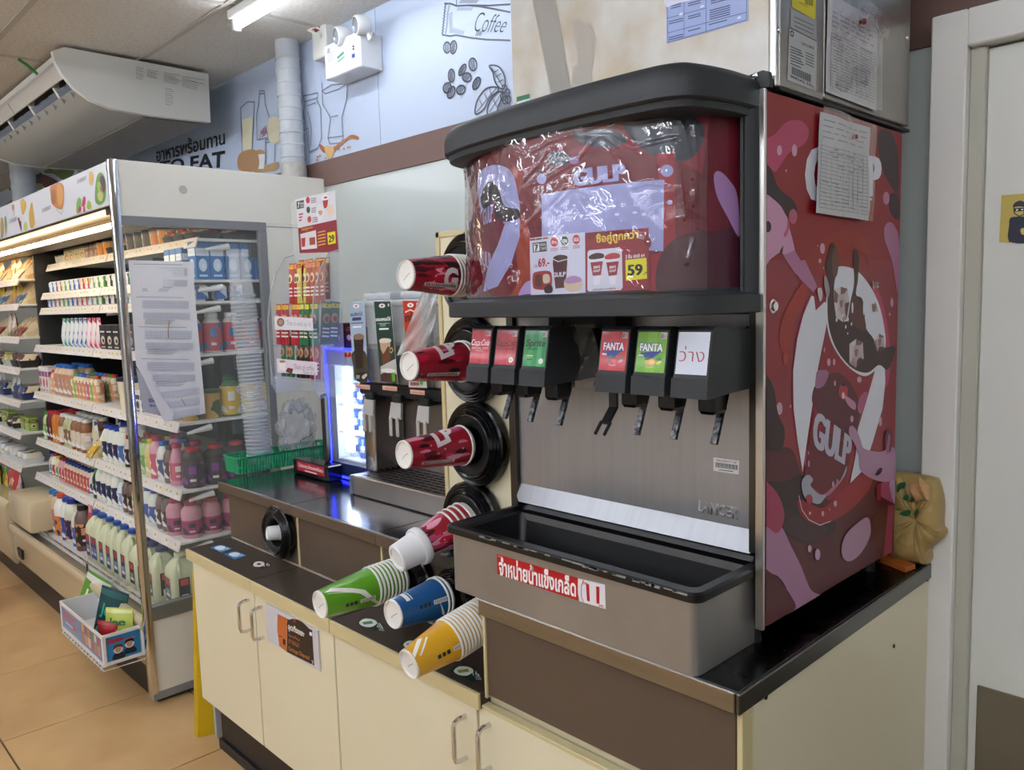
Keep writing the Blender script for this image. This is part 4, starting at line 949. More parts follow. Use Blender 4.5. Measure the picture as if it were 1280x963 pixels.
def crease(u, v):
    best = 1.
    for x, y, dx, dy, l2 in CS:
        if abs(u-x) > .12: continue
        t_ = max(0, min(1, ((u-x)*dx+(v-y)*dy)/l2)); e = (u-x-dx*t_)**2+(v-y-dy*t_)**2
        if e < best: best = e
    return .0030*math.exp(-best/(.0030**2)) if best < .0002 else 0
us = [.01+(.72-.01)*k/300 for k in range(301)]
MB().loft([[mfn(u, MZ0+.002+(MZ1-MZ0-.004)*j/120, .010+wob(u, MZ0+(MZ1-MZ0)*j/120)+crease(u, MZ0+(MZ1-MZ0)*j/120)) for u in us] for j in range(121)], closed=False).build('film', M_film, fl, smooth=180)
# hood
out = [(-1.352, 1.30), (-1.352, 1.175), (-1.345, 1.135), (-1.325, 1.100), (-1.285, 1.072), (-1.20, 1.050), (-1.05, 1.036), (-.90, 1.033), (-.80, 1.038), (-.745, 1.046), (-.708, 1.068), (-.690, 1.11), (-.682, 1.16), (-.680, 1.222), (-.680, 1.30)]
OC = crv(out, 4); IC = crv([(-1.332, 1.30), (-1.330, 1.19), (-1.315, 1.152), (-1.28, 1.128), (-1.255, 1.115), (-1.20, 1.092), (-1.05, 1.056), (-.92, 1.055), (-.85, 1.075), (-.80, 1.10), (-.758, 1.130), (-.738, 1.157), (-.722, 1.188), (-.708, 1.24), (-.704, 1.30)], 4)
def rr(cv, z, off=0):
    o2 = []
    for i, p in enumerate(cv):
        a = cv[max(i-1, 0)]; b = cv[min(i+1, len(cv)-1)]; d = Vector((b[0]-a[0], b[1]-a[1])).normalized(); o2.append(Vector((p[0]-d.y*off, p[1]+d.x*off, z)))
    return o2
def mixr(a, b, t, z): return [Vector((p[0]*(1-t)+q[0]*t, p[1]*(1-t)+q[1]*t, z)) for p, q in zip(a, b)]
back = [Vector((min(max(p[0], -1.30), -.72), 1.30, 1.905)) for p in OC]
hood = MB().loft([back, rr(OC, 1.908, .09), rr(OC, 1.908, .030), rr(OC, 1.902, .014), rr(OC, 1.892, .005), rr(OC, 1.876, .0), rr(OC, 1.852, .0), rr(OC, 1.849, .003), rr(OC, 1.848, .008), rr(OC, 1.838, .010), rr(OC, 1.836, .013), mixr(OC, IC, .9, 1.836), mixr(IC, IC, 1, 1.850)], closed=False)
hood.build('hood_top', M_char, dm)
# right cheek of the hood: vertical frame between top and ledge
n0 = next(i for i, p in enumerate(OC) if p[0] > -.70); io = OC[n0-2:]; ii = IC[n0-2:]
ck = MB(); rs = []
for zz_ in (1.548, 1.556, 1.842, 1.87): rs.append([Vector((p[0], p[1], zz_)) for p in io])
ck.loft(rs, closed=False)
edge = [Vector((io[0][0], io[0][1], z)) for z in (1.548, 1.87)]
# frame face from the outer edge back to the recessed sign
fr = [(-.680, 1.30), (-.680, 1.226), (-.685, 1.216), (-.694, 1.208), (-.699, 1.211), (-.703, 1.209), (-.706, 1.216), (-.705, 1.245)]
ck = MB().loft([[Vector((x, y, z)) for x, y in fr] for z in (1.545, 1.87)], closed=False)
ck.build('hood_side', M_char, dm)
# ledge below the sign
lo = MB().loft([rr(IC, 1.562, .02), rr(IC, 1.562, -.002), rr(IC, 1.556, -.006), mixr(OC, IC, .35, 1.553), rr(OC, 1.551, .004), rr(OC, 1.549, -.003), rr(OC, 1.521, -.003), rr(OC, 1.519, .0), rr(OC, 1.519, .06)], closed=False)
lo.build('ledge', M_char, dm)
p0 = at(905, 105, 1, 1.247); p1 = at(966, 110, 1, 1.247)
br = MB().prism([(p0.x-.03, 1.885), (p0.x-.03, 1.892), (p0.x+.02, 1.903), (p1.x-.012, 1.910), (p1.x-.002, 1.906), (p1.x, 1.882)], 1, 1.236, 1.247).build('hood_bracket', M_char, dm)
pp = at(945, 95, 1, 1.236); MB().lathe([(0, .005), (.004, .004), (.0055, .002), (.006, 0)], 14, M=cupM(pp, (0, -1, 0))).build('screw', M_chrome, br)
# --- side print
A = art(planeX(X1+.0006), clip=(Y0+.0085, Z0+.001, Y1-.001, Z1-.001))
za = lambda x, y: (950+x/4.378, 120+y/4.378)
zb = lambda x, y: (950+x/4.189, 330+y/4.189)
zc = lambda x, y: (950+x/4.011, 520+y/4.011)
def bl(z, pts, col, L): A.blob([z(*p) for p in pts], col, L)
def el(z, x, y, rx, ry, col, L): A.ellp(*z(x, y), rx/4.2, ry/4.2, col, L)
DK, DM, PK, PL, PP, WH = '#30191d', '#581722', '#b83f66', '#cb93b4', '#ad6f94', '#dcdfe8'
A.poly([za(-20, -20), za(800, 100), za(800, 900), za(-20, 900)], '#8f1420', 1)
bl(zc, [(0, 120), (60, 160), (160, 170), (230, 330), (380, 430), (560, 330), (700, 250), (720, 700), (300, 1000), (0, 1000)], DM, 2)
bl(zc, [(0, 340), (120, 330), (220, 300), (300, 420), (380, 560), (250, 640), (130, 600), (40, 560), (0, 500)], DK, 3)
bl(zc, [(250, 640), (120, 560), (200, 500), (330, 560), (330, 600)], '#43252a', 3)
bl(zb, [(100, 380), (130, 250), (200, 130), (260, 60), (230, 200), (180, 300), (150, 450), (120, 460)], '#9e2c22', 2)
bl(za, [(250, 900), (330, 800), (450, 740), (560, 760), (600, 850), (540, 960), (300, 980)], '#93261f', 2)
bl(zc, [(190, 420), (200, 490), (240, 530), (300, 545), (380, 520), (480, 450), (560, 340), (520, 290), (400, 380), (320, 460), (250, 440)], '#98202c', 4)
bl(za, [(10, 260), (80, 210), (150, 140), (230, 140), (268, 200), (235, 270), (160, 310), (90, 410), (60, 400), (20, 370)], PK, 3)
for x, y, a, b in ((106, 298, 13, 27), (188, 298, 14, 32), (142, 409, 4, 7)): el(za, x, y, a, b, '#c8a0b8', 4)
bl(za, [(10, 370), (60, 400), (100, 500), (180, 570), (203, 630), (190, 660), (150, 665), (110, 600), (40, 540), (10, 530)], DK, 4)
bl(za, [(15, 520), (60, 540), (130, 600), (150, 680), (160, 720), (190, 860), (140, 870), (105, 860), (60, 890), (15, 910)], PL, 3)
A.poly([za(125, 872), za(190, 845), za(262, 970), za(285, 1010), za(240, 1010), za(190, 970)], PP, 3)
A.poly([zb(150, -10), zb(235, -20), zb(300, 120), zb(280, 150), zb(210, 80)], PP, 3)
el(za, 180, 660, 22, 40, '#b55b78', 5); bl(za, [(150, 670), (160, 720), (140, 770), (128, 760), (145, 720)], '#c05878', 5)
el(za, 42, 716, 18, 30, DK, 5); bl(za, [(105, 860), (125, 820), (120, 860)], DK, 5)
bl(za, [(650, 200), (690, 180), (730, 220), (755, 330), (755, 520), (720, 500), (670, 400), (645, 280)], DK, 3)
bl(za, [(700, 560), (730, 530), (760, 560), (760, 670), (720, 650)], DK, 3); el(za, 690, 560, 17, 34, '#c07f9e', 4)
bl(za, [(680, 720), (710, 690), (740, 720), (760, 800), (760, 1100), (720, 900), (685, 800)], PP, 3)
for x, y, a, b in ((341, 835, 13, 28), (327, 903, 7, 12), (316, 820, 3, 4), (348, 942, 3, 6)): el(za, x, y, a, b, '#c8a0b8', 4)
# GULP wordmark half hidden by the sheet
A.fit('GULP', [za(243, 588), za(665, 548), za(665, 335), za(245, 268)], WH, 5, bold=.09)
A.fit("LET'S GULP IT", [za(330, 640), za(610, 632), za(610, 556), za(330, 560)], WH, 5, bold=.02)
# white swoosh ring and the cup
bl(zb, [(270, 170), (225, 260), (190, 400), (172, 560), (172, 760), (200, 930), (245, 1100), (260, 1160), (270, 1060), (240, 940), (255, 800), (300, 560), (345, 330), (350, 200)], PK, 4)
A.poly([zb(268, 165), zb(355, 210), zb(345, 330), zb(300, 560), zb(270, 760), zb(240, 960), zb(222, 1090), zb(195, 930), zb(175, 760), zb(172, 560), zb(195, 390), zb(225, 270)], WH, 5)
A.poly([zb(280, 160), zb(360, 175), zb(290, 245)], '#8a1d2a', 6)
bl(zb, [(600, 100), (640, 200), (668, 330), (680, 480), (675, 600), (655, 640), (650, 450), (630, 300), (580, 150)], PK, 4)
A.poly([zb(598, 530), zb(652, 530), zb(655, 620), zb(640, 760), zb(590, 930), zb(540, 1080), zb(470, 1150), zb(500, 1000), zb(510, 860), zb(560, 680)], WH, 5)
# cup wall
A.poly([zb(350, 300), zb(600, 560), zb(555, 720), zb(500, 900), zb(440, 1180), zb(330, 1230), zb(225, 1150), zb(260, 900), zb(300, 600)], '#8e1c29', 6)
bl(zb, [(300, 620), (400, 570), (480, 640), (520, 760), (480, 950), (380, 850), (290, 760), (270, 700)], '#5a1b26', 7)
bl(zb, [(300, 560), (350, 560), (355, 590), (330, 640), (290, 650), (290, 600)], '#a56f92', 7)
el(zb, 434, 668, 24, 42, '#b02e34', 8); el(zb, 436, 634, 13, 7, '#2d1a1e', 9); el(zb, 434, 690, 7, 18, '#d9d0d6', 9)
bl(zb, [(440, 690), (470, 705), (498, 730), (495, 765), (460, 740)], '#c08aa8', 8)
bl(zb, [(520, 700), (550, 670), (560, 690), (530, 780), (510, 760)], '#b35a80', 8)
for x, y, a, b in ((358, 515, 9, 20), (386, 514, 6, 18), (335, 450, 3, 14), (390, 626, 5, 15), (479, 812, 8, 18), (518, 606, 12, 16), (100, 758, 16, 33), (628, 825, 8, 25), (158, 746, 4, 8), (688, 202, 8, 24), (677, 264, 4, 9), (464, 540, 3, 8)): el(zb, x, y, a, b, '#c8a0b8', 10)
el(zb, 132, 498, 14, 32, '#a8402f', 4)
A.poly([zb(225, 1150), zb(260, 900), zb(330, 860), zb(470, 960), zb(455, 1100), zb(330, 1200)], '#6b1b27', 7)
A.fit('GULP', [zc(256, 150), zc(445, 262), zc(462, 112), zc(272, -35)], '#b7b4c6', 12, bold=.08)
# mouth of the cup with cola splash and ice
E1 = [zb(350+0, 180)]
A.poly([zb(500+155*math.cos(a)*.98-0-45*math.sin(a)*0+(-40)*math.sin(a)*-1*0, 0) for a in (0, 1, 2)], WH, 1) if 0 else None
rim = [(360, 60), (400, 18), (450, 15), (510, 40), (570, 110), (620, 210), (648, 330), (655, 430), (630, 520), (580, 575), (530, 585), (450, 530), (380, 430), (348, 320), (345, 180)]
bl(zb, rim, WH, 8)
bl(zb, [(x*.97+15 if x > 500 else x+8, y*.985+4) for x, y in rim], WH, 8)
bl(zb, [(350, 200), (352, 60), (340, 20), (355, -60), (375, -110), (395, -80), (405, 0), (385, 120), (395, 260), (450, 300), (470, 200), (490, 100), (485, -20), (495, -80), (515, -40), (510, 80), (500, 160), (530, 180), (545, 240), (550, 330), (590, 390), (610, 440), (650, 440), (700, 430), (705, 460), (680, 530), (660, 555), (620, 530), (560, 570), (480, 545), (400, 450), (358, 330)], '#3b231f', 10)
bl(zb, [(375, -50), (400, -90), (410, -20), (400, 60), (380, 60)], '#6b3b2e', 11); bl(zb, [(470, 200), (500, 170), (540, 260), (550, 350), (500, 330), (470, 290)], '#5a3026', 11)
bl(zb, [(335, 62), (350, 80), (362, 140), (350, 180), (335, 120)], '#9c8f92', 11)
for P in ([(385, 135), (420, 120), (455, 130), (465, 200), (450, 290), (430, 305), (395, 280), (385, 200)], [(465, 420), (500, 393), (535, 410), (540, 500), (500, 545), (465, 520)], [(595, 400), (620, 365), (645, 380), (650, 440), (610, 460)], [(580, 210), (600, 200), (615, 250), (585, 255)], [(585, 95), (620, 100), (620, 125), (580, 125)]):
    c = (sum(p[0] for p in P)/len(P), sum(p[1] for p in P)/len(P)); n_ = len(P)
    A.poly([zb(*p) for p in P], '#b9a8ac', 12)
    for i in range(n_):
        a_, b_ = P[i], P[(i+1) % n_]; A.poly([zb(*a_), zb(*b_), zb(c[0]+(b_[0]-c[0])*.55+4, c[1]+(b_[1]-c[1])*.6-6), zb(c[0]+(a_[0]-c[0])*.5-3, c[1]+(a_[1]-c[1])*.6+4)], ('#d6ccce', '#7a5650', '#c4b4b6', '#59362e', '#a58e8e', '#cfc3c4')[i % 6], 13)
    A.poly([zb(c[0]-12, c[1]-14), zb(c[0]+10, c[1]-20), zb(c[0]+5, c[1]+18), zb(c[0]-6, c[1]+24)], '#8e6f6a', 14); A.line([zb(c[0]-14, c[1]-20), zb(c[0]-10, c[1]+24)], .0016, '#e6dedf', 14)
for x, y, a, b in ((397, 293, 5, 11), (455, 290, 6, 12), (475, 315, 4, 9), (445, 330, 4, 10), (430, 270, 5, 9), (455, 365, 3, 6), (480, 230, 5, 30), (540, 230, 5, 40)): el(zb, x, y, a, b, WH, 13)
for x, y, a, b, c in ((476, 808-880, 4, 8, '#7a3b2c'), (545, -50, 4, 10, '#7a3b2c'), (560, -20, 5, 20, '#7a3b2c'), (530, -60, 3, 8, '#7a3b2c')): el(zb, x, y, a, b, c, 6)
bl(zb, [(298, 130), (318, 130), (322, 175), (310, 198), (300, 165)], '#d4c4cc', 12)
# figures with clasped hands
bl(zc, [(443, 60), (460, 50), (480, 75), (500, 120), (520, 165), (600, 180), (672, 165), (672, 340), (610, 330), (575, 322), (530, 300), (500, 270), (490, 200), (470, 140), (445, 100)], '#b58ba8', 13)
bl(zc, [(575, 290), (595, 262), (610, 265), (600, 290), (580, 300)], DK, 14)
bl(zc, [(630, 80), (650, 68), (660, 90), (650, 180), (625, 165), (620, 120)], '#55303a', 14); bl(zc, [(640, 95), (650, 110), (640, 190), (628, 180)], '#b35a80', 15)
bl(zc, [(600, 340), (640, 330), (672, 330), (672, 430), (640, 425), (600, 400), (590, 370)], '#a84a6c', 14); A.poly([zc(580, 350), zc(605, 330), zc(600, 430), zc(582, 420)], '#8e1c29', 14)
bl(zc, [(645, 335), (672, 330), (672, 440), (655, 400)], '#c3a3bb', 15)
A.poly([zc(640, 450), zc(668, 445), zc(658, 690), zc(615, 710)], '#9c3552', 5); A.poly([zc(560, 520), zc(640, 430), zc(640, 480), zc(615, 705), zc(585, 640)], '#5a2a22', 4)
bl(zc, [(205, 330), (235, 295), (262, 320), (250, 350), (300, 395), (345, 375), (400, 320), (430, 250), (425, 290), (385, 350), (330, 400), (295, 440), (250, 430), (215, 400)], '#a5a3b4', 13)
bl(zc, [(325, 395), (345, 370), (400, 320), (385, 350), (345, 395)], '#b5768f', 14)
bl(zc, [(225, 405), (250, 395), (260, 425), (240, 445)], '#a23343', 14)
for x, y, a, b in ((310, 490, 7, 14), (246, 488, 6, 9), (373, 440, 9, 16), (345, 468, 3, 5), (240, 240, 5, 18), (238, 185, 3, 10), (362, 342, 5, 16), (383, 325, 4, 9)): el(zc, x, y, a, b, '#c3a3bb', 14)
A.line([zc(190, 400), zc(205, 470), zc(240, 520), zc(295, 548), zc(350, 528)], .0018, '#d0c6d0', 14)
# lower blobs
bl(zc, [(15, 345), (50, 350), (95, 410), (118, 490), (105, 560), (75, 588), (40, 560), (10, 530)], '#a03354', 8)
bl(zc, [(10, 530), (60, 580), (105, 560), (150, 650), (200, 750), (250, 870), (300, 905), (200, 965), (150, 990), (130, 870), (80, 800), (0, 770)], '#a87898', 7)
bl(zc, [(0, 780), (60, 795), (120, 860), (150, 900), (175, 960), (120, 1000), (0, 1020)], '#561a22', 8)
bl(zb, [(10, 590), (40, 595), (70, 660), (90, 780), (125, 870), (115, 960), (80, 985), (20, 930)], DK, 4)
bl(zc, [(500, 525), (535, 510), (550, 545), (545, 610), (500, 690), (450, 728), (415, 715), (405, 660), (430, 590)], '#b088a2', 8)
for x, y, a, b in ((245, 666, 10, 19), (285, 695, 14, 30)): el(zc, x, y, a, b, '#c3a3bb', 8)
A.build('side_print', PRS, dm, 'printed vinyl graphic')
p = at(966, 383, 0, X1); MB().lathe([(0, .006), (.006, .0055), (.008, .006), (.0085, .002), (.012, .001), (.012, 0)], 16, M=cupM(p, (1, 0, 0))).build('key_lock', M_chrome, dm)
# papers in plastic sleeves
def doc(t, A, q, rows, cols, ink='#8d8d95', head=4, r=random.Random(2)):
    """ruled form: q = bottom-left, bottom-right, top-right, top-left in surface units"""
    def L(a, b): return tuple((q[0][j]*(1-a)+q[1][j]*a)*(1-b)+(q[3][j]*(1-a)+q[2][j]*a)*b for j in (0, 1))
    for k in range(rows+1): b = .06+.62*k/rows; A.line([L(.04, b), L(.96, b)], .0013, ink, 2, px=False)
    for k in range(cols+1): a = .04+.92*k/cols; A.line([L(a, .06), L(a, .68)], .0013, ink, 2, px=False)
    for k in range(head):
        b = .93-.055*k; a = .06
        while a < .85: e = a+r.uniform(.05, .2); A.line([L(a, b), L(min(e, .9), b)], .0020, '#85858d', 2, px=False); a = e+.05
    for k in range(rows*3): a = r.uniform(.06, .8); b = .08+.6*(r.randrange(rows)+.5)/rows; A.line([L(a, b), L(a+r.uniform(.02, .12), b+r.uniform(-.006, .006))],   .0020, '#74747c', 3, px=False)
t = thing('pinned_form', 'crumpled handwritten form in a clear sleeve pinned on the red side panel', 'paper sheet', at(1050, 200, 0, X1+.01))
q0 = [za(300, 640), za(592, 683), za(600, 175), za(332, 85)]
def crumple(amp, seed): 
    r = random.Random(seed); c = [(r.uniform(20, 60), r.uniform(20, 60), r.uniform(0, 6)) for _ in range(5)]
    return lambda u, v: amp*sum(math.sin(a*u+b*v+p) for a, b, p in c)/5
cr = crumple(.004, 1); XP = X1+.007
fnp = lambda u, v, h: (XP+cr(u, v)+h*3+(.0007 if h else 0)+max(0, (1.735-v))*.05, u, v)
def sheet(fn, q, n=48, thick=.0006):
    G = [[fn(*[(q[0][j]*(1-a/n)+q[1][j]*a/n)*(1-b/n)+(q[3][j]*(1-a/n)+q[2][j]*a/n)*b/n for j in (0, 1)], 0) for a in range(n+1)] for b in range(n+1)]
    return MB().loft([[Vector(p) for p in r] for r in G], closed=False)
A = Art(fnp, uv=planeX(XP)[1], cut=.012)
Q = A.P(q0); sheet(fnp, Q).build('paper', mat('paper', '#d2d2d6', .6), t)
doc(t, A, Q, 16, 9); A.build('form_print', PR, t)
A.F = []; Q2 = A.P([za(290, 648), za(588, 690), za(615, 270), za(608, 170), za(325, 60)][:2]+[za(610, 168), za(322, 55)])
sheet(lambda u, v, h: (fnp(u, v, 0)[0]+.010, u, v), Q2).build('sleeve', M_sleeve, t)
p = at(1065, 172, 0, XP); MB().lathe([(0, .010), (.004, .009), (.005, .006), (.003, .003), (.004, 0)], 12, M=cupM((XP+.001, p.y, p.z), (1, 0, 0))).build('push_pin', mat('pin_red', '#7a1f22', .3), t)

# ---------------------------------------------------------------- ice maker on top
im = thing('ice_maker', 'stained steel ice maker box on top of the drinks machine', 'ice maker', (-1.0, 1.5, 1.885))
M_icest = mat('stained_steel', '#a9a7a2', .42, .6, noise=.5, nscale=7, col2='#978b78', rnoise=.1)
IX0, IX1, IY0, IY1, IZ0, IZ1 = -1.285, -.668, 1.262, 1.832, 1.888, 2.42
B('front_panel', M_icest, im, IX0, IX1-.012, IY0, IY0+.012, IZ0, IZ1, .003)
B('corner_trim', M_alu, im, IX1-.012, IX1-.001, IY0-.001, IY0+.010, IZ0, IZ1, .0015)
M_ices = mat('ice_side_steel', '#aaa8a2', .3, .9, noise=.2, nscale=6)
ysm = at(1031, 10, 0, IX1)[1]
B('side_panel', M_ices, im, IX1-.012, IX1, IY0+.010, ysm-.002, IZ0, IZ1, .002, 'front steel side panel')
B('side_panel', M_ices, im, IX1-.012, IX1, ysm, IY1, IZ0+.006, IZ1, .002, 'rear steel side panel')
MB().box(IX0, IX1-.012, IY0+.012, IY1, IZ0, IZ1).build('casing', M_ices, im)
B('base_rail', M_black, im, IX0, IX1+.002, IY0+.01, IY1+.004, IZ0-.006, IZ0, .001)
for x, y in ((974, 38), (1134, 47)): p = at(x, y, 0, IX1); MB().lathe([(0, .003), (.004, .002), (.005, 0)], 10, M=cupM(p, (1, 0, 0))).build('screw', M_chrome, im)
# stain where the tape was
A = art(planeY(IY0-.0004)); z3 = lambda x, y: (640+x/4, y/4)
A.poly([z3(100, -10), z3(215, -10), z3(300, 470), z3(200, 500)], '#908b83', 1); A.blob([z3(*p) for p in ((310, 90), (380, 120), (420, 200), (400, 320), (390, 430), (310, 450), (300, 350), (330, 300), (310, 200))], '#a49c90', 1)
A.build('old_tape_mark', PR, im)
t = thing('notice_label', 'blue printed table label on the steel ice maker front', 'label', at(885, 20, 1, IY0)); A = art(planeY(IY0-.0008))
A.poly([z3(772, -30), z3(1185, -120), z3(1180, 103), z3(772, 218)], '#94a3cf', 1)
for P in ([(778, 212), (1172, 100)], [(860, -30), (860, 185)], [(970, -60), (970, 155)], [(776, 92), (965, 42)], [(778, 165), (1170, 62)], [(776, 30), (780, 212)], [(1174, -50), (1172, 100)]): A.line([z3(*p) for p in P], .0010, '#3f4f80', 2)
for cx, cy, n, wd_ in ((820, 25, 2, 50), (820, 100, 2, 70), (820, 180, 2, 70), (912, 10, 2, 60), (912, 75, 2, 60), (912, 148, 1, 60), (1040, -5, 2, 90), (1040, 40, 5, 100), (1030, 112, 1, 90)):
    for k in range(n): A.line([z3(cx-wd_/2, cy+k*11+wd_*.13), z3(cx+wd_/2, cy+k*11-wd_*.13)], .0016, '#3a4266', 2)
for x, y in ((845, 70), (950, 32), (1135, 88)): A.blob([z3(x-10, y+6), z3(x, y-6), z3(x+12, y-3), z3(x+4, y+5)], '#d5d8e2', 3)
A.blob([z3(*p) for p in ((772, 35), (772, -20), (880, -20), (900, 0), (830, 15))], '#c9cedf', 2)
A.build('label_print', PR, t)
t = thing('small_label', 'small green and white safety label low on ice maker front', 'label', at(653, 125, 1, IY0)); A = art(planeY(IY0-.0008)); zq = lambda x, y: (560+x/6.4, 80+y/6.4)
A.poly([zq(548, 265), zq(653, 237), zq(655, 325), zq(550, 350)], '#b9d0c8', 1); A.poly([zq(548, 265), zq(653, 237), zq(653, 275), zq(549, 303)], '#1f6b45', 2)
for k in range(6): A.poly([zq(570+k*12, 318-k*3), zq(577+k*12, 316-k*3), zq(577+k*12, 332-k*3), zq(570+k*12, 334-k*3)], '#4d9a80', 2)
A.build('label_print', PR, t)
z9 = lambda x, y: (960+x/4, y/4)
t = thing('rating_label', 'grey rating label with bar code and yellow tag on ice maker side', 'label', at(1003, 70, 0, IX1)); A = art(planeX(IX1+.0006))
A.poly([z9(120, -30), z9(240, -30), z9(238, 102), z9(120, 35)], '#d9cf2c', 1)
for k in range(7): A.poly([z9(185+k*6, -20), z9(188+k*6, -20), z9(188+k*6, 22+k*2), z9(185+k*6, 18+k*2)], '#2b2a20', 2)
A.fit('CHECKED', [z9(152, 14), z9(198, 38), z9(198, 30), z9(152, 6)], '#7a3a20', 2, bold=0)
A.poly([z9(112, 42), z9(240, 100), z9(244, 205), z9(112, 140)], '#a5a7a8', 1); A.poly([z9(106, 142), z9(246, 205), z9(240, 458), z9(96, 398)], '#b7babb', 1)
A.line([z9(110, 138), z9(242, 206)], .0014, '#222222', 3)
for k in range(3): A.line([z9(132, 85+k*22), z9(228, 128+k*22)], .0012, '#4a4a4c', 2)
for k in range(7): A.line([z9(112, 232+k*14), z9(165+(k % 3)*6, 256+k*14)], .0016, '#333336', 2)
for k in range(5): A.line([z9(188, 262+k*14), z9(228, 280+k*14)], .0014, '#333336', 2)
A.fit('CUBE ICE MAKER', [z9(165, 222), z9(230, 250), z9(230, 236), z9(165, 208)], '#333336', 2, bold=.01)
A.line([z9(112, 160), z9(120, 155), z9(128, 165), z9(124, 182), z9(114, 178), z9(112, 160)], .002, '#222222', 2)
for k in range(15): A.poly([z9(118+k*6.5, 332+k*2.9), z9(121.5+k*6.5, 333.5+k*2.9), z9(121.5+k*6.5, 372+k*2.9), z9(118+k*6.5, 371+k*2.9)], '#222224', 2)
A.fit('SERIAL No.', [z9(110, 385), z9(230, 440), z9(230, 428), z9(110, 374)], '#222224', 2, bold=.02)
A.build('label_print', PR, t)
t = thing('pinned_form', 'ruled handwritten form in a clear sleeve pinned on ice maker side', 'paper sheet', at(1065, 70, 0, IX1+.005))
XQ = IX1+.004; c2 = crumple(.0012, 4); fq = lambda u, v, h: (XQ+c2(u, v)+h*3+(.0007 if h else 0), u, v); A = Art(fq, uv=planeX(XQ)[1], cut=.012)
Q = A.P([z9(288, 458), z9(542, 556), z9(548, 100), z9(300, -40)]); sheet(fq, Q).build('paper', mat('paper', '#d2d2d6', .6), t)
Q = A.P([z9(300, 450), z9(536, 540), z9(545, 150), z9(304, 20)]); doc(t, A, Q, 17, 9, r=random.Random(8)); A.build('form_print', PR, t)
Q = A.P([z9(285, 462), z9(548, 560), z9(552, 60), z9(300, -60)]); sheet(lambda u, v, h: (XQ+.009, u, v), Q).build('sleeve', M_sleeve, t)
Q = A.P([z9(430, 130), z9(560, 205), z9(595, 100), z9(400, -40)]); sheet(lambda u, v, h: (XQ+.014, u, v), Q, 4).build('sleeve_flap', M_sleeve, t)
p = at(1072, 29, 0, XQ); MB().lathe([(0, .012), (.005, .011), (.006, .007), (.003, .004), (.004, 0)], 12, M=cupM((XQ+.004, p.y, p.z), (1, 0, 0))).build('push_pin', mat('pin_red', '#7a1f22', .3), t)
# ---------------------------------------------------------------- bag behind the machine
bg = thing('plastic_bag', 'tan plastic carrier bag with green print standing behind the machine', 'bag', (-.66, 1.87, ZU))
zk = lambda x, y: (1100+x/5.66, 560+y/5.66)
YBg = 1.845
sil = [(60, 770), (300, 838), (335, 800), (330, 740), (400, 680), (443, 640), (440, 600), (420, 570), (425, 400), (385, 240), (350, 215), (215, 190), (130, 180), (60, 190), (20, 400), (20, 600)]
def bagp(x, y): p = at(*zk(x, y), 1, YBg); return (p.x, max(p.z, ZU+.004))
S = [bagp(*p) for p in sil]; S = spline(S, 4); c = (sum(p[0] for p in S)/len(S), sum(p[1] for p in S)/len(S)); rs = []
R = random.Random(9); jit = [R.uniform(-1, 1) for _ in S]
for t_, y in ((.0, 1.83-.0), (.35, 1.822), (.7, 1.826), (.93, 1.838), (1., 1.86), (.93, 1.90), (.6, 1.925)):
    rs.append([Vector((c[0]+(p[0]-c[0])*t_, y+.006*jit[i]*math.sin(3*t_), c[1]+(p[1]-c[1])*t_)) for i, p in enumerate(S)])
MB().loft(rs, cap=True).build('bag_body', mat('bag_tan', '#b99e62', .42, noise=.25, nscale=18, bump=.7, bscale=22), bg, smooth=60)
k0 = at(*zk(295, 300), 1, 1.815); R = random.Random(4)
bm = bmesh.new(); bmesh.ops.create_icosphere(bm, subdivisions=3, radius=.019)
for v in bm.verts: v.co = Vector((v.co.x, v.co.y*.7, v.co.z*1.25))*(1+.22*math.sin(v.co.x*260+v.co.z*150)+.1*R.uniform(-1, 1))+k0
MB().bm(bm).build('knot', mat('bag_knot', '#c39a66', .45), bg)
A = art(planeY(1.8185))
for P in ([(120, 300), (130, 255), (180, 245), (175, 285), (150, 290), (125, 318)], [(160, 360), (185, 330), (205, 350), (190, 372)], [(205, 380), (230, 345), (250, 365), (230, 385)], [(140, 470), (160, 450), (210, 440), (215, 465), (185, 485)], [(240, 470), (262, 430), (270, 450), (255, 480)], [(100, 430), (140, 435), (135, 445)]): A.blob([zk(*p) for p in P], '#1f5a35', 1)
A.build('bag_print', PR, bg)
ob = thing('orange_pouch', 'orange flat packet lying under the tan bag on the steel top', 'packet', (-.68, 1.8, ZU))
q = [at(*zk(x, y), 2, ZU+.008) for x, y in ((0, 790), (180, 862), (250, 835), (60, 760))]
MB().add([p-Vector((0, 0, .007)) for p in q]+[p+Vector((0, 0, .004)) for p in q], [(0, 1, 2, 3), (4, 5, 6, 7), (0, 1, 5, 4), (1, 2, 6, 5), (2, 3, 7, 6), (3, 0, 4, 7)]).build('pouch', mat('pouch_orange', '#b5622a', .5), ob)
# ---------------------------------------------------------------- air conditioner under the ceiling
M_acw = mat('ac_white', '#cfcfc9', .35); M_acg = mat('ac_grille', '#8f8c86', .45)
XA = -3.93
ac = thing('air_conditioner', 'large white ceiling air conditioner hanging above the open chiller', 'air conditioner', (-4.7, 1.45, 2.3))
def yz(x, y): p = at(x, y, 0, XA); return (p.y, p.z)
prof = [yz(*z1(320, 235)), yz(*z1(1042, 370)), yz(*z1(1053, 612)), yz(*z1(730, 575)), yz(*z1(560, 545)), yz(*z1(450, 500)), yz(*z1(370, 440)), yz(*z1(310, 370)), yz(*z1(272, 300)), yz(*z1(262, 255))]
MB().prism(prof, 0, XA-.03, XA).build('end_cap', M_acw, ac, smooth=30)
body = [(y, z) for y, z in prof]
cy = sum(p[0] for p in prof)/len(prof); cz = sum(p[1] for p in prof)/len(prof)
XL_ = XA-1.75
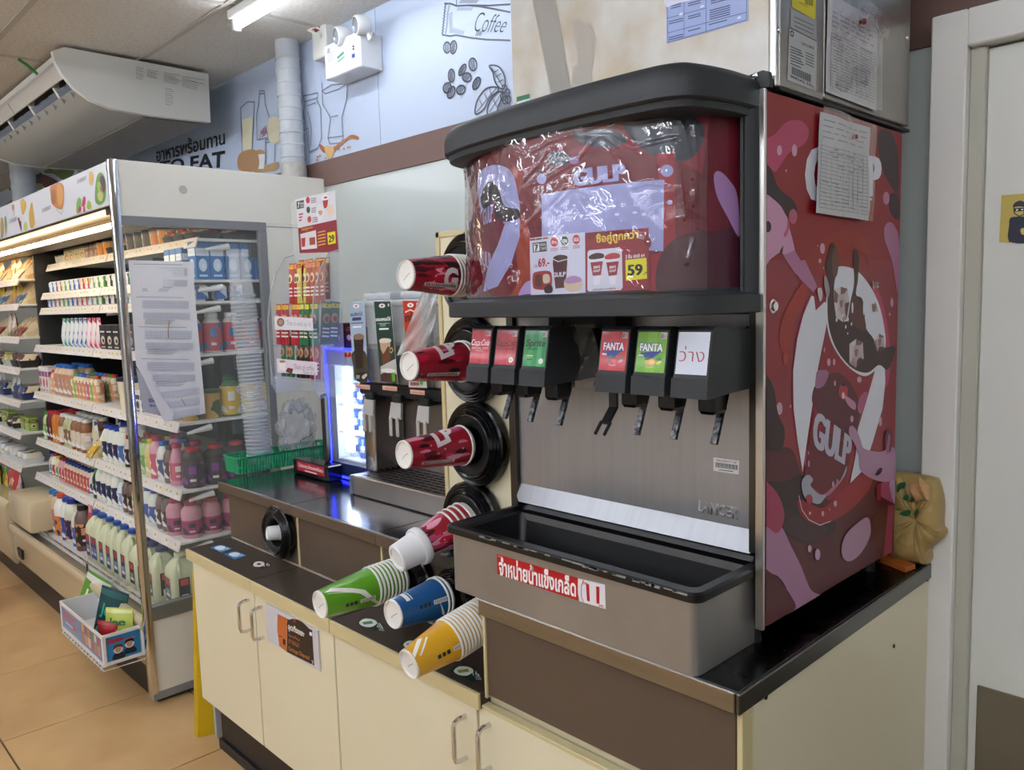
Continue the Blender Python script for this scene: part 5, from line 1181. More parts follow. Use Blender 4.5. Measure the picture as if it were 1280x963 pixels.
shell = [prof[0], prof[1], prof[2], prof[3], prof[4], prof[5], prof[6]]
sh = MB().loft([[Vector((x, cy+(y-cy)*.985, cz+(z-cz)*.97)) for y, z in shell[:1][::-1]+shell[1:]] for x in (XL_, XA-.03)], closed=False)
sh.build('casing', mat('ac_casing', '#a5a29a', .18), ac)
MB().prism(prof, 0, XL_-.03, XL_).build('end_cap', M_acw, ac, smooth=30)
# mouth: louvre flap, dark slot and vanes
a0, a1, a2 = Vector((0, *prof[6])), Vector((0, *prof[8])), Vector((0, *prof[9]))
MB().add([(XL_, prof[6][0]+.05, prof[6][1]+.02), (XA-.03, prof[6][0]+.05, prof[6][1]+.02), (XA-.03, prof[9][0]+.07, prof[9][1]-.01), (XL_, prof[9][0]+.07, prof[9][1]-.01)], [(0, 1, 2, 3)]).build('outlet_slot', M_black, ac)
MB().box(XL_, XA-.03, prof[0][0]-.015, prof[0][0]+.03, prof[0][1]-.05, prof[0][1]-.004, bev=.01).build('top_rail', M_acw, ac)
fl_ = MB(); d = Vector((0, prof[6][0]-prof[9][0], prof[6][1]-prof[9][1])); b0 = Vector((0, prof[9][0]+.012, prof[9][1]-.03))
p0 = b0+d*.10; p1 = b0+d*.46
for k in range(2):
    xa_, xb_ = (XA-.05-.85*(k+1)+.01, XA-.05-.85*k)
    MB().add([(xa_, p0.y, p0.z), (xb_, p0.y, p0.z), (xb_, p1.y, p1.z), (xa_, p1.y, p1.z), (xa_, p0.y+.006, p0.z), (xb_, p0.y+.006, p0.z), (xb_, p1.y+.006, p1.z), (xa_, p1.y+.006, p1.z)], [(0, 1, 2, 3), (4, 5, 6, 7), (0, 1, 5, 4), (2, 3, 7, 6), (1, 2, 6, 5), (0, 3, 7, 4)]).build('louvre_flap', mat('ac_flap', '#b7b3aa', .35), ac)
p2 = b0+d*.78
for k in range(12):
    x = XA-.07-k*.14; MB().add([(x, p2.y+.02, p2.z-.03), (x-.03, p2.y+.045, p2.z+.07), (x+.06, p2.y+.045, p2.z+.07), (x-.012, p2.y-.005, p2.z+.03)], [(0, 1, 2), (0, 1, 3), (0, 2, 3), (1, 2, 3)]).build('vane', mat('ac_vane', '#4c535c', .5), ac, smooth=0)
for k in range(4):
    x = XA-.25-.42*k; q = b0+d*.55; MB().prism([(q.y-.004, q.z+.03), (q.y+.03, q.z+.05), (q.y+.03, q.z-.03)], 0, x-.012, x+.012).build('flap_arm', M_acw, ac)
# grille of the underside
gy0, gz0 = prof[3]; gy1, gz1 = prof[2]; gr = MB()
for k in range(26):
    t_ = (k+.5)/27; y = gy0+(gy1-gy0)*t_; z = gz0+(gz1-gz0)*t_; gr.box(XL_+.03, XA-.05, y-.003, y+.003, z-.004, z+.008)
tag(gr.build('grille_bars', M_acg, ac), kind='stuff')
A = art(planeX(XA+.0005))
for x0, y0, x1, y1, n in ((680, 330, 730, 395, 7), (735, 345, 805, 385, 6), (820, 360, 905, 412, 7), (912, 378, 1025, 435, 6), (826, 435, 874, 525, 8)):
    for k in range(n):
        yy = y0+(y1-y0)*(k+.5)/n; A.line([z1(x0, yy), z1(x0+(x1-x0)*RND.uniform(.6, 1), yy+(x1-x0)*.16)], .0022, '#7b7b7b', 1)
A.build('rating_print', PR, ac)
rb = thing('ribbon', 'green ribbon tied to the air conditioner outlet', 'ribbon', at(45, 95, 1, 1.1))
q0, q1 = at(23, 74, 0, XA-.22), at(47, 93, 0, XA-.20)
MB().tube([q0, q0.lerp(q1, .5)+Vector((0, 0, .004)), q1], .007, 6).build('strip', mat('ribbon_green', '#1f7a34', .5), rb)
# round duct by the wall and the far one
M_duct = mat('duct_wrap', '#b9bfc4', .6, noise=.1, nscale=9, bump=.3, bscale=14)
def duct(label, c, r, z0, z1_, seams=9):
    t = thing('duct_pipe', label, 'duct', (c[0], c[1], z0)); pr = []
    n = 26
    for k in range(n+1): z = z0+(z1_-z0)*k/n; pr.append((r*(1+.03*math.sin(k*2.1)), z))
    MB().lathe(pr, 20, M=Matrix.Translation((c[0], c[1], 0))).build('wrap', M_duct, t)
    for k in range(seams): z = z0+.22+(z1_-z0-.25)*k/seams; MB().lathe([(r*1.03, z), (r*1.06, z+.004), (r*1.03, z+.010)], 20, M=Matrix.Translation((c[0], c[1], 0))).build('seam', M_duct, t)
    MB().lathe([(r*1.04, z0), (r*1.09, z0+.05), (r*1.07, z0+.12), (r*1.10, z0+.17), (r*1.03, z0+.20)], 20, M=Matrix.Translation((c[0], c[1], 0))).build('end_wrap', mat('duct_peeled', '#c2c0b8', .7, noise=.4, nscale=12, bump=.6, bscale=18), t, 'rough patched lower end')
    return t
p = at(362, 120, 1, 1.87); duct('white wrapped round duct rising to the ceiling behind the chiller', (p.x, 1.87), .052, at(365, 222, 1, 1.87).z-.14, ZC-.0)
p = at(28, 215, 1, 1.70); duct('grey white duct far left behind the open chiller', (p.x, 1.70), .085, 2.0, ZC-.0, 3)
MB().box(-3.46, -3.20, 1.82, 1.93, 2.10, 2.135, bev=.004).build('x', M_acw) if 0 else None
# emergency lamp
el_ = thing('emergency_light', 'white emergency light box with two round lamp heads on the mural', 'emergency light', (-2.8, 1.88, 2.5))
e0, e1 = at(*z4(340, 235), 1, 1.835), at(*z4(525, 330), 1, 1.835)
zt_, zb_ = at(*z4(515, 150), 1, 1.835).z, at(*z4(345, 405), 1, 1.835).z
MB().box(e0.x, e1.x, 1.835, YW-.006, zb_, zt_, bev=.004).build('box', mat('em_white', '#d3d5d6', .35), el_)
A = art(planeY(1.8345))
A.poly([z4(470, 222), z4(497, 208), z4(500, 298), z4(474, 308)], '#b9bab2', 1); A.poly([z4(479, 272), z4(494, 266), z4(495, 286), z4(480, 291)], '#1f3f8f', 2)
for y in (232, 245): A.ellp(*z4(487, y), 1.2, 1.4, '#33383c', 2)
A.poly([z4(405, 285), z4(438, 255), z4(443, 285), z4(410, 314)], '#3f8f72', 1); A.poly([z4(408, 297), z4(441, 268), z4(443, 278), z4(409, 306)], '#dfe8e4', 2)
for k in range(5): A.line([z4(358, 268+k*11), z4(395-(k*6 % 14), 254+k*11)], .0016, '#7a8088', 1)
A.fit('SAFE', [z4(356, 268), z4(370, 262), z4(370, 238), z4(356, 244)], '#5a6270', 1)
A.build('front_print', PR, el_)
M_lens = mat('lamp_lens', '#b9c0c6', .08, .6)
for (cx, cy, yy) in ((400, 165, 1.86), (497, 108, 1.86)):
    c = at(*z4(cx, cy), 1, yy-.05); hd = MB().lathe([(.0, .0), (.030, .0), (.036, .012), (.038, .045), (.034, .055), (.030, .056)], 22, M=cupM(c+Vector((0, .06, 0)), (-.25, -1, -.15))).build('lamp_head', mat('em_white', '#d3d5d6', .35), el_)
    MB().lathe([(.033, .054), (.030, .050), (.012, .046), (.0, .045)], 22, M=cupM(c+Vector((0, .06, 0)), (-.25, -1, -.15))).build('lens', M_lens, hd)
    MB().tube([c+Vector((0, .05, -.02)), c+Vector((.01, .055, -.05)), (c.x, 1.88, zt_-.005)], .012, 10).build('neck', M_acw, el_)
ex = thing('socket_box', 'small white box with a red mark beside the emergency light', 'socket', (-2.98, 1.9, 2.6)); q0, q1 = at(*z4(280, 215), 1, 1.88), at(*z4(352, 250), 1, 1.88)
MB().box(q0.x, q1.x, 1.88, YW-.006, q1.z-.02, q0.z+.06, bev=.004).build('box', M_acw, ex); MB().box(q0.x+.03, q1.x-.04, 1.876, 1.88, q0.z+.035, q0.z+.047).build('mark', mat('mark_red', '#a0323c', .4), ex)
MB().tube([(q1.x-.01, 1.90, q0.z+.02), (q1.x-.06, 1.87, q0.z+.05), (q1.x-.10, 1.86, q0.z+.045), (q1.x-.02, 1.865, q0.z+.005)], .006, 6).build('cable', M_acw, ex)

# ---------------------------------------------------------------- drink station on the upper worktop
zd = lambda x, y: (420+x/5.0714, 350+y/5.0684)
cf = thing('drink_station', 'steel cold drink station with slotted drip tray beside the cup board', 'drink machine', (-1.95, 1.6, ZU))
TX0, TX1 = -2.245, -1.632
B('drip_tray', mat('tray_steel', '#b7b0aa', .3, 1., noise=.12, nscale=6), cf, TX0+.018, TX1, 1.405, 1.60, ZU+.001, 1.000, .004)
B('tray_end', mat('tray_end_grey', '#59636e', .4), cf, TX0, TX0+.018, 1.403, 1.60, ZU+.001, .998, .003)
sl = MB()
for i in range(12):
    for j in range(7): x = TX0+.05+i*.045; y = 1.425+j*.023; sl.box(x, x+.036, y, y+.010, 1.0002, 1.0012)
tag(sl.build('tray_slots', mat('slot_dark', '#1c1c1d', .5), cf), kind='stuff')
B('back_panel', mat('station_steel', '#857b75', .42, .45, noise=.1, nscale=5, stretch=(8, 1, .4)), cf, -2.23, -1.63, 1.60, 1.62, 1.0, 1.30, .002)
B('column', mat('column_steel', '#a6a6a8', .22, 1.), cf, -2.25, -2.185, 1.47, 1.598, 1.0, 1.26, .012, seg=3)
B('casing', M_black, cf, -2.23, -1.63, 1.62, 1.86, ZU+.001, 1.28, .003)
B('tap_shelf', M_black, cf, -2.23, -1.63, 1.45, 1.62, 1.262, 1.30, .004)
M_clear = mat('clear_plastic', '#f2f4f4', .08, trans=.92, ior=1.2, alpha=.45)
M_clear2 = mat('clear_plastic_soft', '#e4e8ea', .15, alpha=.30)
liqs = [('#1d1512', .45), ('#1b1918', .5), ('#9a6b3f', .62)]
for k, (x0, x1, top_) in enumerate(((438, 466, 0), (468, 501, 0), (504, 545, 0))):
    xa_ = -2.235+k*.20; xb_ = xa_+.192; z0_, z1_ = 1.302, 1.545
    t = MB().box(xa_, xb_, 1.45, 1.80, z0_, z1_, bev=.008, seg=2).build('canister', M_clear2, cf, ('clear canister of black coffee', 'clear canister of dark drink', 'clear canister of milky brown drink')[k])
    MB().box(xa_+.006, xb_-.006, 1.456, 1.794, z0_+.004, z0_+(z1_-z0_)*liqs[k][1]*1.0, bev=.004).build('liquid', mat('liquid%d' % k, liqs[k][0], .2), t)
    MB().box(xa_-.003, xb_+.003, 1.445, 1.805, z1_, z1_+.020, bev=.006, seg=2).box(xa_+.02, xb_-.02, 1.47, 1.78, z1_+.020, z1_+.045, bev=.010, seg=2).build('lid', mat('lid_clear', '#d9dee2', .12, alpha=.55), t)
# banners in front of the canisters
def banner(label, pts, bg, fn, yb=1.425):
    A = art(planeY(yb)); P = A.P([zd(*p) for p in pts]); c = P[0]
    t = thing('menu_strip', label, 'sign', (c[0], yb, c[1]))
    MB().add([(u, yb, v) for u, v in P]+[(u, yb+.0015, v) for u, v in P], [(0, 1, 2, 3), (4, 5, 6, 7), (0, 1, 5, 4), (1, 2, 6, 5), (2, 3, 7, 6), (3, 0, 4, 7)]).build('strip_board', M_white, t, smooth=0)
    A.poly([zd(*p) for p in pts], bg, 1); fn(A); A.build('strip_print', PRG, t)
def fb1(A):
    A.blob([zd(*p) for p in ((100, 470), (150, 440), (195, 480), (200, 640), (125, 635), (112, 560))], '#3d3a26', 2)
    A.poly([zd(110, 360), zd(176, 352), zd(170, 560), zd(128, 565)], '#2a1713', 3); A.blob([zd(*p) for p in ((112, 352), (150, 340), (178, 355), (170, 375), (120, 378))], '#8d6f5e', 4)
    A.ellp(*zd(128, 166), 4, 2.6, '#e8e4e4', 3); A.ellp(*zd(128, 166), 1.4, 1.2, '#a02a34', 4)
    A.fit('อเมริกาโน่', [zd(92, 232), zd(166, 226), zd(166, 200), zd(92, 206)], '#20232b', 3, bold=.03); A.poly([zd(103, 240), zd(160, 236), zd(160, 256), zd(103, 260)], '#2c3570', 3)
    A.line([zd(97, 276), zd(172, 272)], .004, '#5a6a8a', 3); A.line([zd(108, 300), zd(160, 296)], .005, '#e8ecf4', 3)
    A.poly([zd(120, 600), zd(165, 580), zd(200, 600), zd(195, 640), zd(125, 632)], '#1d1c1b', 5); A.fit('ราคา', [zd(128, 628), zd(150, 628), zd(150, 605), zd(128, 605)], '#e8e8e8', 6)
    A.blob([zd(165, 612), zd(190, 595), zd(198, 605), zd(175, 630)], '#c9c9c4', 6)
banner('pale blue iced black coffee menu strip, leftmost on the station', [(113, 638), (202, 645), (178, 140), (80, 142)], '#9fb4c8', fb1)
def fb2(A):
    A.ellp(*zd(292, 164), 4, 2.8, '#e8e4e4', 3); A.ellp(*zd(292, 164), 1.4, 1.2, '#a02a34', 4); A.poly([zd(328, 150), zd(338, 150), zd(338, 168), zd(328, 168)], '#c9cfcb', 3)
    A.fit('เอสเพรสโซ่', [zd(252, 262), zd(346, 258), zd(345, 232), zd(252, 236)], '#e8e9e4', 3, bold=.03); A.fit('Iced', [zd(278, 296), zd(318, 294), zd(318, 270), zd(278, 272)], '#8fc4b4', 3, bold=.0, shear=.3)
    A.line([zd(276, 312), zd(332, 310)], .005, '#e0e4e0', 3); A.line([zd(262, 278), zd(340, 275)], .0015, '#8fc4b4', 3)
    A.poly([zd(276, 380), zd(345, 374), zd(342, 560), zd(300, 566)], '#6b4028', 3); A.poly([zd(276, 380), zd(345, 374), zd(343, 430), zd(330, 420), zd(300, 470), zd(284, 440)], '#b89f84', 4); A.blob([zd(*p) for p in ((276, 382), (300, 370), (345, 375), (342, 395), (285, 400))], '#d9cdbd', 5)
    A.line([zd(342, 440), zd(354, 430), zd(362, 445), zd(352, 462), zd(342, 455)], .0035, '#c9a86a', 5)
    A.poly([zd(282, 550), zd(378, 500), zd(392, 655), zd(285, 640)], '#b9b9b4', 2); A.poly([zd(284, 600), zd(330, 572), zd(385, 600), zd(390, 655), zd(285, 640)], '#4b332a', 3); A.blob([zd(*p) for p in ((286, 570), (330, 560), (380, 575), (350, 590), (300, 585))], '#e2e2de', 4)
    A.poly([zd(352, 592), zd(374, 588), zd(376, 642), zd(356, 644)], '#4fa02c', 5)
banner('dark green iced espresso menu strip in the middle of the station', [(282, 642), (390, 660), (345, 138), (240, 138)], '#1f4034', fb2, 1.42)
def fb3(A):
    A.ellp(*zd(472, 160), 4, 2.8, '#e8e4e4', 3); A.ellp(*zd(472, 160), 1.4, 1.2, '#a02a34', 4); A.poly([zd(510, 145), zd(520, 145), zd(520, 163), zd(510, 163)], '#e8cfc8', 3)
    A.fit('ชาเย็น', [zd(440, 268), zd(500, 258), zd(500, 200), zd(438, 208)], '#20100e', 3, bold=.04)
    A.line([zd(440, 205), zd(470, 190), zd(495, 200)], .004, '#f0e4d8', 4)
    A.poly([zd(462, 642), zd(575, 645), zd(575, 685), zd(462, 680)], '#b9b7ae', 4); A.poly([zd(532, 642), zd(552, 642), zd(552, 665), zd(532, 665)], '#4fa02c', 5)
    for k in range(5): A.blob([zd(472+k*11, 652), zd(480+k*11, 648), zd(482+k*11, 668), zd(474+k*11, 670)], '#b33a3a' if k % 2 else '#5a4a40', 5)
banner('red iced milk tea menu strip, rightmost on the station', [(462, 682), (575, 686), (532, 135), (422, 132)], '#b8351f', fb3, 1.42)
# taps
for k, (tx, ty) in enumerate(((243, 790), (415, 800), (590, 825))):
    c = at(*zd(tx+10, ty-60), 1, 1.46); x = c.x; z = 1.262
    tp = MB().box(x-.022, x+.022, 1.43, 1.49, z-.012, z+.012, bev=.005).build('tap', M_black, cf)
    MB().add([(x-.026, 1.432, z-.012), (x+.026, 1.432, z-.012), (x+.030, 1.425, z-.060), (x-.030, 1.425, z-.060), (x-.026, 1.440, z-.012), (x+.026, 1.440, z-.012), (x+.030, 1.433, z-.060), (x-.030, 1.433, z-.060)], [(0, 1, 2, 3), (4, 5, 6, 7), (0, 1, 5, 4), (1, 2, 6, 5), (2, 3, 7, 6), (3, 0, 4, 7)]).build('tap_plate', mat('tap_steel', '#c9c9c8', .35, .6), tp, smooth=0)
    for s_ in (-.017, .017): MB().box(x+s_-.007, x+s_+.007, 1.418, 1.426, z-.115, z-.055, bev=.003).build('tap_lever', mat('tap_steel', '#c9c9c8', .35, .6), tp)
    q = [zd(tx-120+dx, ty-130+dy) for dx, dy in ((0, 0), (92, 8), (92, 36), (0, 26))]
    A = art(planeY(1.42)); A.poly(q, '#d9aa98', 0); A.fit('กดเพื่อรับเครื่องดื่ม', [q[3], q[2], q[1], q[0]] and [(q[3][0]+1, q[3][1]-1), (q[2][0]-1, q[2][1]-1), (q[1][0]-1, q[1][1]+1.5), (q[0][0]+1, q[0][1]+1.5)], '#9c5648', 1); A.build('price_plate', PR, cf)
# plastic bag hanging in front of the tea strip
t = thing('plastic_bag', 'clear crinkled plastic bag hanging over the red tea strip', 'bag', at(520, 400, 1, 1.39)); rg = []
for k in range(13):
    v = k/12; l = Vector((540-155*v, 80+405*v)) if 0 else None
    xl_, xr_ = 545-160*min(1, v*1.0), 635-0*v
    y_ = 75+405*v*(1 if True else 1); row = []
    for i in range(11):
        u = i/10; px_ = xl_+(xr_-xl_-110*max(0, v-.45)*1.2)*u; row.append(at(*zd(px_, y_-30*u*v), 1, 1.385+.014*math.sin(u*9+v*4)*math.sin(v*7+u*3)))
    rg.append(row)
MB().loft(rg, closed=False).build('film', film_mat('bag_film', tint='#d8dce0', op=.48, bump=.3, sc_=16, rough=.1), t, smooth=180)
# mini fridge with blue light frame
FX0, FX1, FY0, FZ1 = -2.535, -2.262, 1.51, 1.405
mf = thing('mini_fridge', 'small glass-door fridge with a glowing blue frame and bright interior', 'fridge', (-2.4, 1.62, ZU))
fw = MB(); 
for b_ in ((FX0, FX0+.010, FY0+.008, 1.80, ZU+.004, FZ1), (FX1-.010, FX1, FY0+.008, 1.80, ZU+.004, FZ1), (FX0, FX1, FY0+.008, 1.80, FZ1-.012, FZ1), (FX0, FX1, FY0+.008, 1.80, ZU+.004, ZU+.06), (FX0, FX1, 1.79, 1.80, ZU+.004, FZ1)): fw.box(*b_)
fw.build('cabinet', M_black, mf)
B('lining', mat('fridge_glow', '#dfe5ee', .4, emit='#cfe0ff', estr=1.6), mf, FX0+.012, FX1-.012, 1.78, 1.789, ZU+.062, FZ1-.014, 0)  # lining is no lamp: emission added so the fridge interior looks brightly lit
M_blue = mat('blue_led', '#1020ff', emit='#1a22ff', estr=5.); M_bulb = mat('fridge_led', '#ffffff', emit='#e4f0ff', estr=9.)
B('side_lining', mat('fridge_white', '#dfe5ee', .4), mf, FX0+.011, FX0+.014, FY0+.03, 1.78, ZU+.062, FZ1-.014, 0)
B('side_lining', mat('fridge_white', '#dfe5ee', .4), mf, FX1-.014, FX1-.011, FY0+.03, 1.78, ZU+.062, FZ1-.014, 0)
lf = MB()
for b_ in ((FX0, FX0+.007, ZU+.006, FZ1), (FX1-.007, FX1, ZU+.006, FZ1), (FX0, FX1, FZ1-.007, FZ1), (FX0, FX1, ZU+.006, ZU+.013)): lf.box(b_[0], b_[1], FY0-.002, FY0+.006, b_[2], b_[3])
lf.build('light_frame', M_blue, mf)
B('door_head', mat('fridge_head', '#9fb0c8', .3), mf, FX0+.009, FX1-.009, FY0, FY0+.008, FZ1-.062, FZ1-.008, .001)
B('door_foot', mat('fridge_foot', '#1d2750', .3), mf, FX0+.009, FX1-.009, FY0, FY0+.008, ZU+.014, ZU+.060, .001)
B('door_glass', mat('fridge_glass', '#dfeaf5', .04, alpha=.12), mf, FX0+.009, FX1-.009, FY0+.002, FY0+.006, ZU+.060, FZ1-.062, 0)
B('lamp_strip', M_bulb, mf, FX0+.085, FX0+.125, FY0+.015, FY0+.03, ZU+.10, FZ1-.07, .003)
A = art(planeY(FY0-.0005)); zr = lambda x, y: (330+x/3.7, 230+y/3.7)
A.ellp(*zr(387, 790), 2.6, 2.8, '#e0b020', 1); A.blob([zr(*p) for p in ((370, 796), (376, 778), (385, 790), (383, 802))], '#c4231c', 2); A.blob([zr(*p) for p in ((404, 796), (398, 778), (389, 790), (391, 802))], '#c4231c', 2)
A.build('logo_print', PR, mf)
for r_ in range(3):
    z = ZU+.068+r_*.098
    B('shelf', mat('fridge_shelf', '#cfd8e4', .3), mf, FX0+.012, FX1-.012, FY0+.035, 1.77, z-.006, z, 0)
    for k in range(4):
        x = FX0+.042+k*.062; t = thing('drink_can', 'slim blue and silver can, %s from the left on the %s mini fridge shelf' % (ORD[k], ('lower', 'middle', 'upper')[r_]), 'can', (x, FY0+.09, z), 'cans in the mini fridge')
        MB().lathe([(.0, z), (.022, z), (.025, z+.005), (.025, z+.066), (.021, z+.072), (.0, z+.072)], 16, M=Matrix.Translation((x, FY0+.09, 0))).build('can_body', mat('can_blue', '#2a4fa0', .25, .6) if (k+r_) % 2 else mat('can_silver', '#c4ccd8', .25, .8), t)
        MB().lathe([(.0255, z+.02), (.0255, z+.045)], 16, M=Matrix.Translation((x, FY0+.09, 0))).build('can_band', mat('can_silver', '#c4ccd8', .25, .8) if (k+r_) % 2 else mat('can_blue', '#2a4fa0', .25, .6), t)
for k, (x_, lb_) in enumerate(((-2.47, 'small maroon box standing on the mini fridge, left one'), (-2.40, 'small maroon box standing on the mini fridge, right one'))):
    t = thing('small_box', lb_, 'box', (x_, 1.56, FZ1)); MB().box(x_-.03, x_+.03, 1.53, 1.59, FZ1+.001, FZ1+.085-.015*k, bev=.003).build('box_body', mat('maroon_card', '#4a1a24', .4), t)
    A = art(planeY(1.5295)); A.ell(x_, FZ1+.035, .014, .010, '#b8a8aa', 1); A.rect(x_-.025, FZ1+.058, x_+.025, FZ1+.064, '#8a3a48', 1); A.build('box_print', PR, t)
# black box with a red Thai label
bb = thing('black_box', 'low black box with a red label beside the green basket', 'box', (-2.56, 1.52, ZU))
MB().box(-2.69, -2.445, 1.445, 1.504, ZU+.001, .992, bev=.004).build('box_body', mat('box_black', '#141518', .12), bb)
A = art(planeY(1.4445)); zc3 = lambda x, y: (270+x/3.459, 540+y/3.459)
A.poly([zc3(348, 124), zc3(467, 153), zc3(470, 196), zc3(352, 165)], '#a8182a', 1); A.fit('โปรดระวังของร้อน', [zc3(358, 150), zc3(462, 178), zc3(462, 160), zc3(356, 133)], '#ecd8da', 2, bold=.02); A.line([zc3(385, 168), zc3(435, 182)], .004, '#ecd8da', 2)
A.build('label_print', PRG, bb)
# green basket with clear cups
gb_ = thing('green_basket', 'green slotted plastic basket holding clear cups on the upper worktop', 'basket', (-2.875, 1.50, ZU))
M_grn = mat('basket_green', '#1f9a68', .35)
gx0, gx1, gy0_, gy1_ = -2.935, -2.825, 1.30, 1.70
MB().box(gx0+.008, gx1-.008, gy0_+.008, gy1_-.008, ZU+.001, ZU+.006).build('base', M_grn, gb_)
MB().loft([ringz(gx0-.010, gx1+.010, gy0_-.012, gy1_+.012, .02, ZU+.060), ringz(gx0-.012, gx1+.012, gy0_-.014, gy1_+.014, .02, ZU+.066), ringz(gx0-.004, gx1+.004, gy0_-.006, gy1_+.006, .02, ZU+.066), ringz(gx0-.004, gx1+.004, gy0_-.006, gy1_+.006, .02, ZU+.056)]).build('rim', M_grn, gb_)
sl = MB()
def slat(p, q): sl.tube([p, q], .0042, 4, cap=False)
n = 34
for k in range(n+1):
    y = gy0_+.01+(gy1_-gy0_-.02)*k/n
    for xs, xo in ((gx0, -.006), (gx1, .006)): slat((xs, y, ZU+.004), (xs+xo, y, ZU+.058))
for k in range(9):
    x = gx0+.008+(gx1-gx0-.016)*k/8
    for ysd, yo in ((gy0_, -.006), (gy1_, .006)): slat((x, ysd, ZU+.004), (x, ysd+yo, ZU+.058))
tag(sl.build('slats', M_grn, gb_), kind='stuff')
for zz_ in (.028,): MB().loft([ringz(gx0-.003, gx1+.003, gy0_-.003, gy1_+.003, .012, ZU+zz_-.004), ringz(gx0-.004, gx1+.004, gy0_-.004, gy1_+.004, .012, ZU+zz_+.004)]).build('band', M_grn, gb_)
M_cup = mat('clear_cup', '#dfe6ea', .06, alpha=.20); M_cuprim = mat('clear_cup_rim', '#cfd9e0', .08, alpha=.38)
c0 = Vector((-2.868, 1.405, ZU+.008)); tp_ = at(297, 316, 0, -2.93)
ax = (tp_-c0); Ht = ax.length; Mx = cupM(c0, ax)
t = thing('cup_stack', 'tall leaning stack of clear plastic cups in the green basket', 'plastic cups', c0)
n = 46; hb = Ht-.17
for k in range(n):
    z = .004+hb*k/(n-1)
    MB().lathe([(.0475, z), (.0495, z+.001), (.0495, z+.004), (.0470, z+.006)], 20, M=Mx).build('rim', M_cuprim, t)
MB().lathe([(.0465, .004), (.0462, hb), (.034, Ht), (.0, Ht)], 22, M=Mx).build('cup_wall', M_cup, t)
MB().lathe([(.041, hb+.01), (.030, Ht-.012), (.0, Ht-.012)], 20, M=Mx).build('inner_cup', M_cup, t)
t = thing('plastic_bag', 'crumpled clear plastic wrap behind the clear cup stack', 'bag', (-2.88, 1.56, ZU+.01)); bm = bmesh.new(); bmesh.ops.create_icosphere(bm, subdivisions=4, radius=1); R = random.Random(11)
for v in bm.verts:
    q = v.co; w_ = 1+.16*math.sin(q.x*9+q.z*5)+.12*math.sin(q.y*11-q.z*8)+.08*math.sin(q.z*17+q.x*13); v.co = Vector((q.x*.042*w_, q.y*.075*w_, q.z*.105*w_))+Vector((-2.88, 1.575, ZU+.135))
MB().bm(bm).build('wrap', film_mat('wrap_film', tint='#dfe4e6', op=.16, bump=.5, sc_=22, rough=.07), t, smooth=180)
# sachet rack
rk = thing('sachet_rack', 'clear tiered acrylic rack of coffee sachets with a menu card on top', 'rack', (-2.60, 1.50, .99))
M_acr = mat('acrylic', '#dfe8ea', .05, alpha=.16); M_acre = mat('acrylic_edge', '#b9c4c8', .1, alpha=.6)
RX0, RX1 = at(343, 430, 1, 1.40).x, at(397, 430, 1, 1.40).x
RX0, RX1 = -2.70, -2.395
prof_ = [(1.385, 1.27), (1.385, 1.50), (1.40, 1.60), (1.43, 1.68), (1.465, 1.73), (1.503, 1.74), (1.503, 1.24), (1.40, 1.24)]
for x in (RX0, RX1):
    MB().prism(prof_, 0, x-.0015, x+.0015).build('side_sheet', M_acr, rk, smooth=0)
    MB().tube([(x, y, z) for y, z in prof_[:6]], .0025, 5).build('sheet_edge', M_acre, rk)
MB().box(RX0, RX1, 1.503, 1.506, 1.24, 1.93).build('back_sheet', M_acr, rk)
for z, y in ((1.30, 1.39), (1.415, 1.40), (1.56, 1.44)): MB().box(RX0, RX1, y, 1.503, z-.003, z).build('tier', M_acr, rk)
MB().box(-2.530, -2.508, 1.478, 1.502, .993, 1.24, bev=.006).build('stand', M_black, rk)
A = art(planeY(1.5025)); A.uv = lambda px, py: (at(px, py, 1, 1.5025)[0], at(px, py, 1, 1.5025)[2])
def zrr(x, y): return (330+x/3.7+0, 230+y/3.7)
A.poly([zrr(145, 72), zrr(328, 30), zrr(335, 165), zrr(158, 205)], '#d5d5dc', 1); A.poly([zrr(158, 205), zrr(335, 165), zrr(345, 315), zrr(165, 320)], '#8c2030', 1)
A.poly([zrr(150, 82), zrr(184, 74), zrr(186, 110), zrr(153, 118)], '#2c4038', 2); A.fit('7', [zrr(156, 112), zrr(166, 110), zrr(165, 84), zrr(155, 87)], '#e0e4e4', 3, bold=.05); A.fit('คัดสรร', [zrr(168, 98), zrr(184, 94), zrr(183, 80), zrr(167, 84)], '#e0e4e4', 3); A.fit('7 DAYS', [zrr(168, 110), zrr(185, 106), zrr(185, 98), zrr(168, 101)], '#e0e4e4', 3)
for x, y, c in ((203, 75, '#c43a42'), (205, 120, '#2d5c45'), (210, 164, '#c43a42')): A.ellp(*zrr(x, y), 2.4, 4.2, c, 2); [A.line([zrr(x+15, y-6+k*9), zrr(x+38, y-10+k*9)], .003, '#8a6a70', 2) for k in range(3)]
for k in range(3): A.line([zrr(162, 142+k*14), zrr(180-k*3, 138+k*14)], .005, '#b33a4a', 2)
A.poly([zrr(270, 66), zrr(298, 60), zrr(293, 110), zrr(277, 114)], '#b3303a', 3); A.blob([zrr(*p) for p in ((268, 62), (284, 50), (300, 58), (296, 72), (272, 76))], '#e6e2e4', 4); A.blob([zrr(*p) for p in ((276, 64), (286, 58), (294, 62), (285, 68))], '#6b3a22', 5)
A.blob([zrr(*p) for p in ((242, 110), (258, 95), (278, 110), (276, 150), (258, 170), (245, 150))], '#dcdce4', 3); A.blob([zrr(*p) for p in ((250, 130), (262, 122), (272, 132), (262, 145))], '#c9a27a', 4); A.blob([zrr(*p) for p in ((290, 110), (305, 92), (320, 105), (318, 140), (300, 150))], '#d9c7b0', 3)
A.fit('ซื้อคู่ถูกกว่า', [zrr(175, 222), zrr(228, 208), zrr(226, 192), zrr(173, 204)], '#d9b83a', 3, bold=.02)
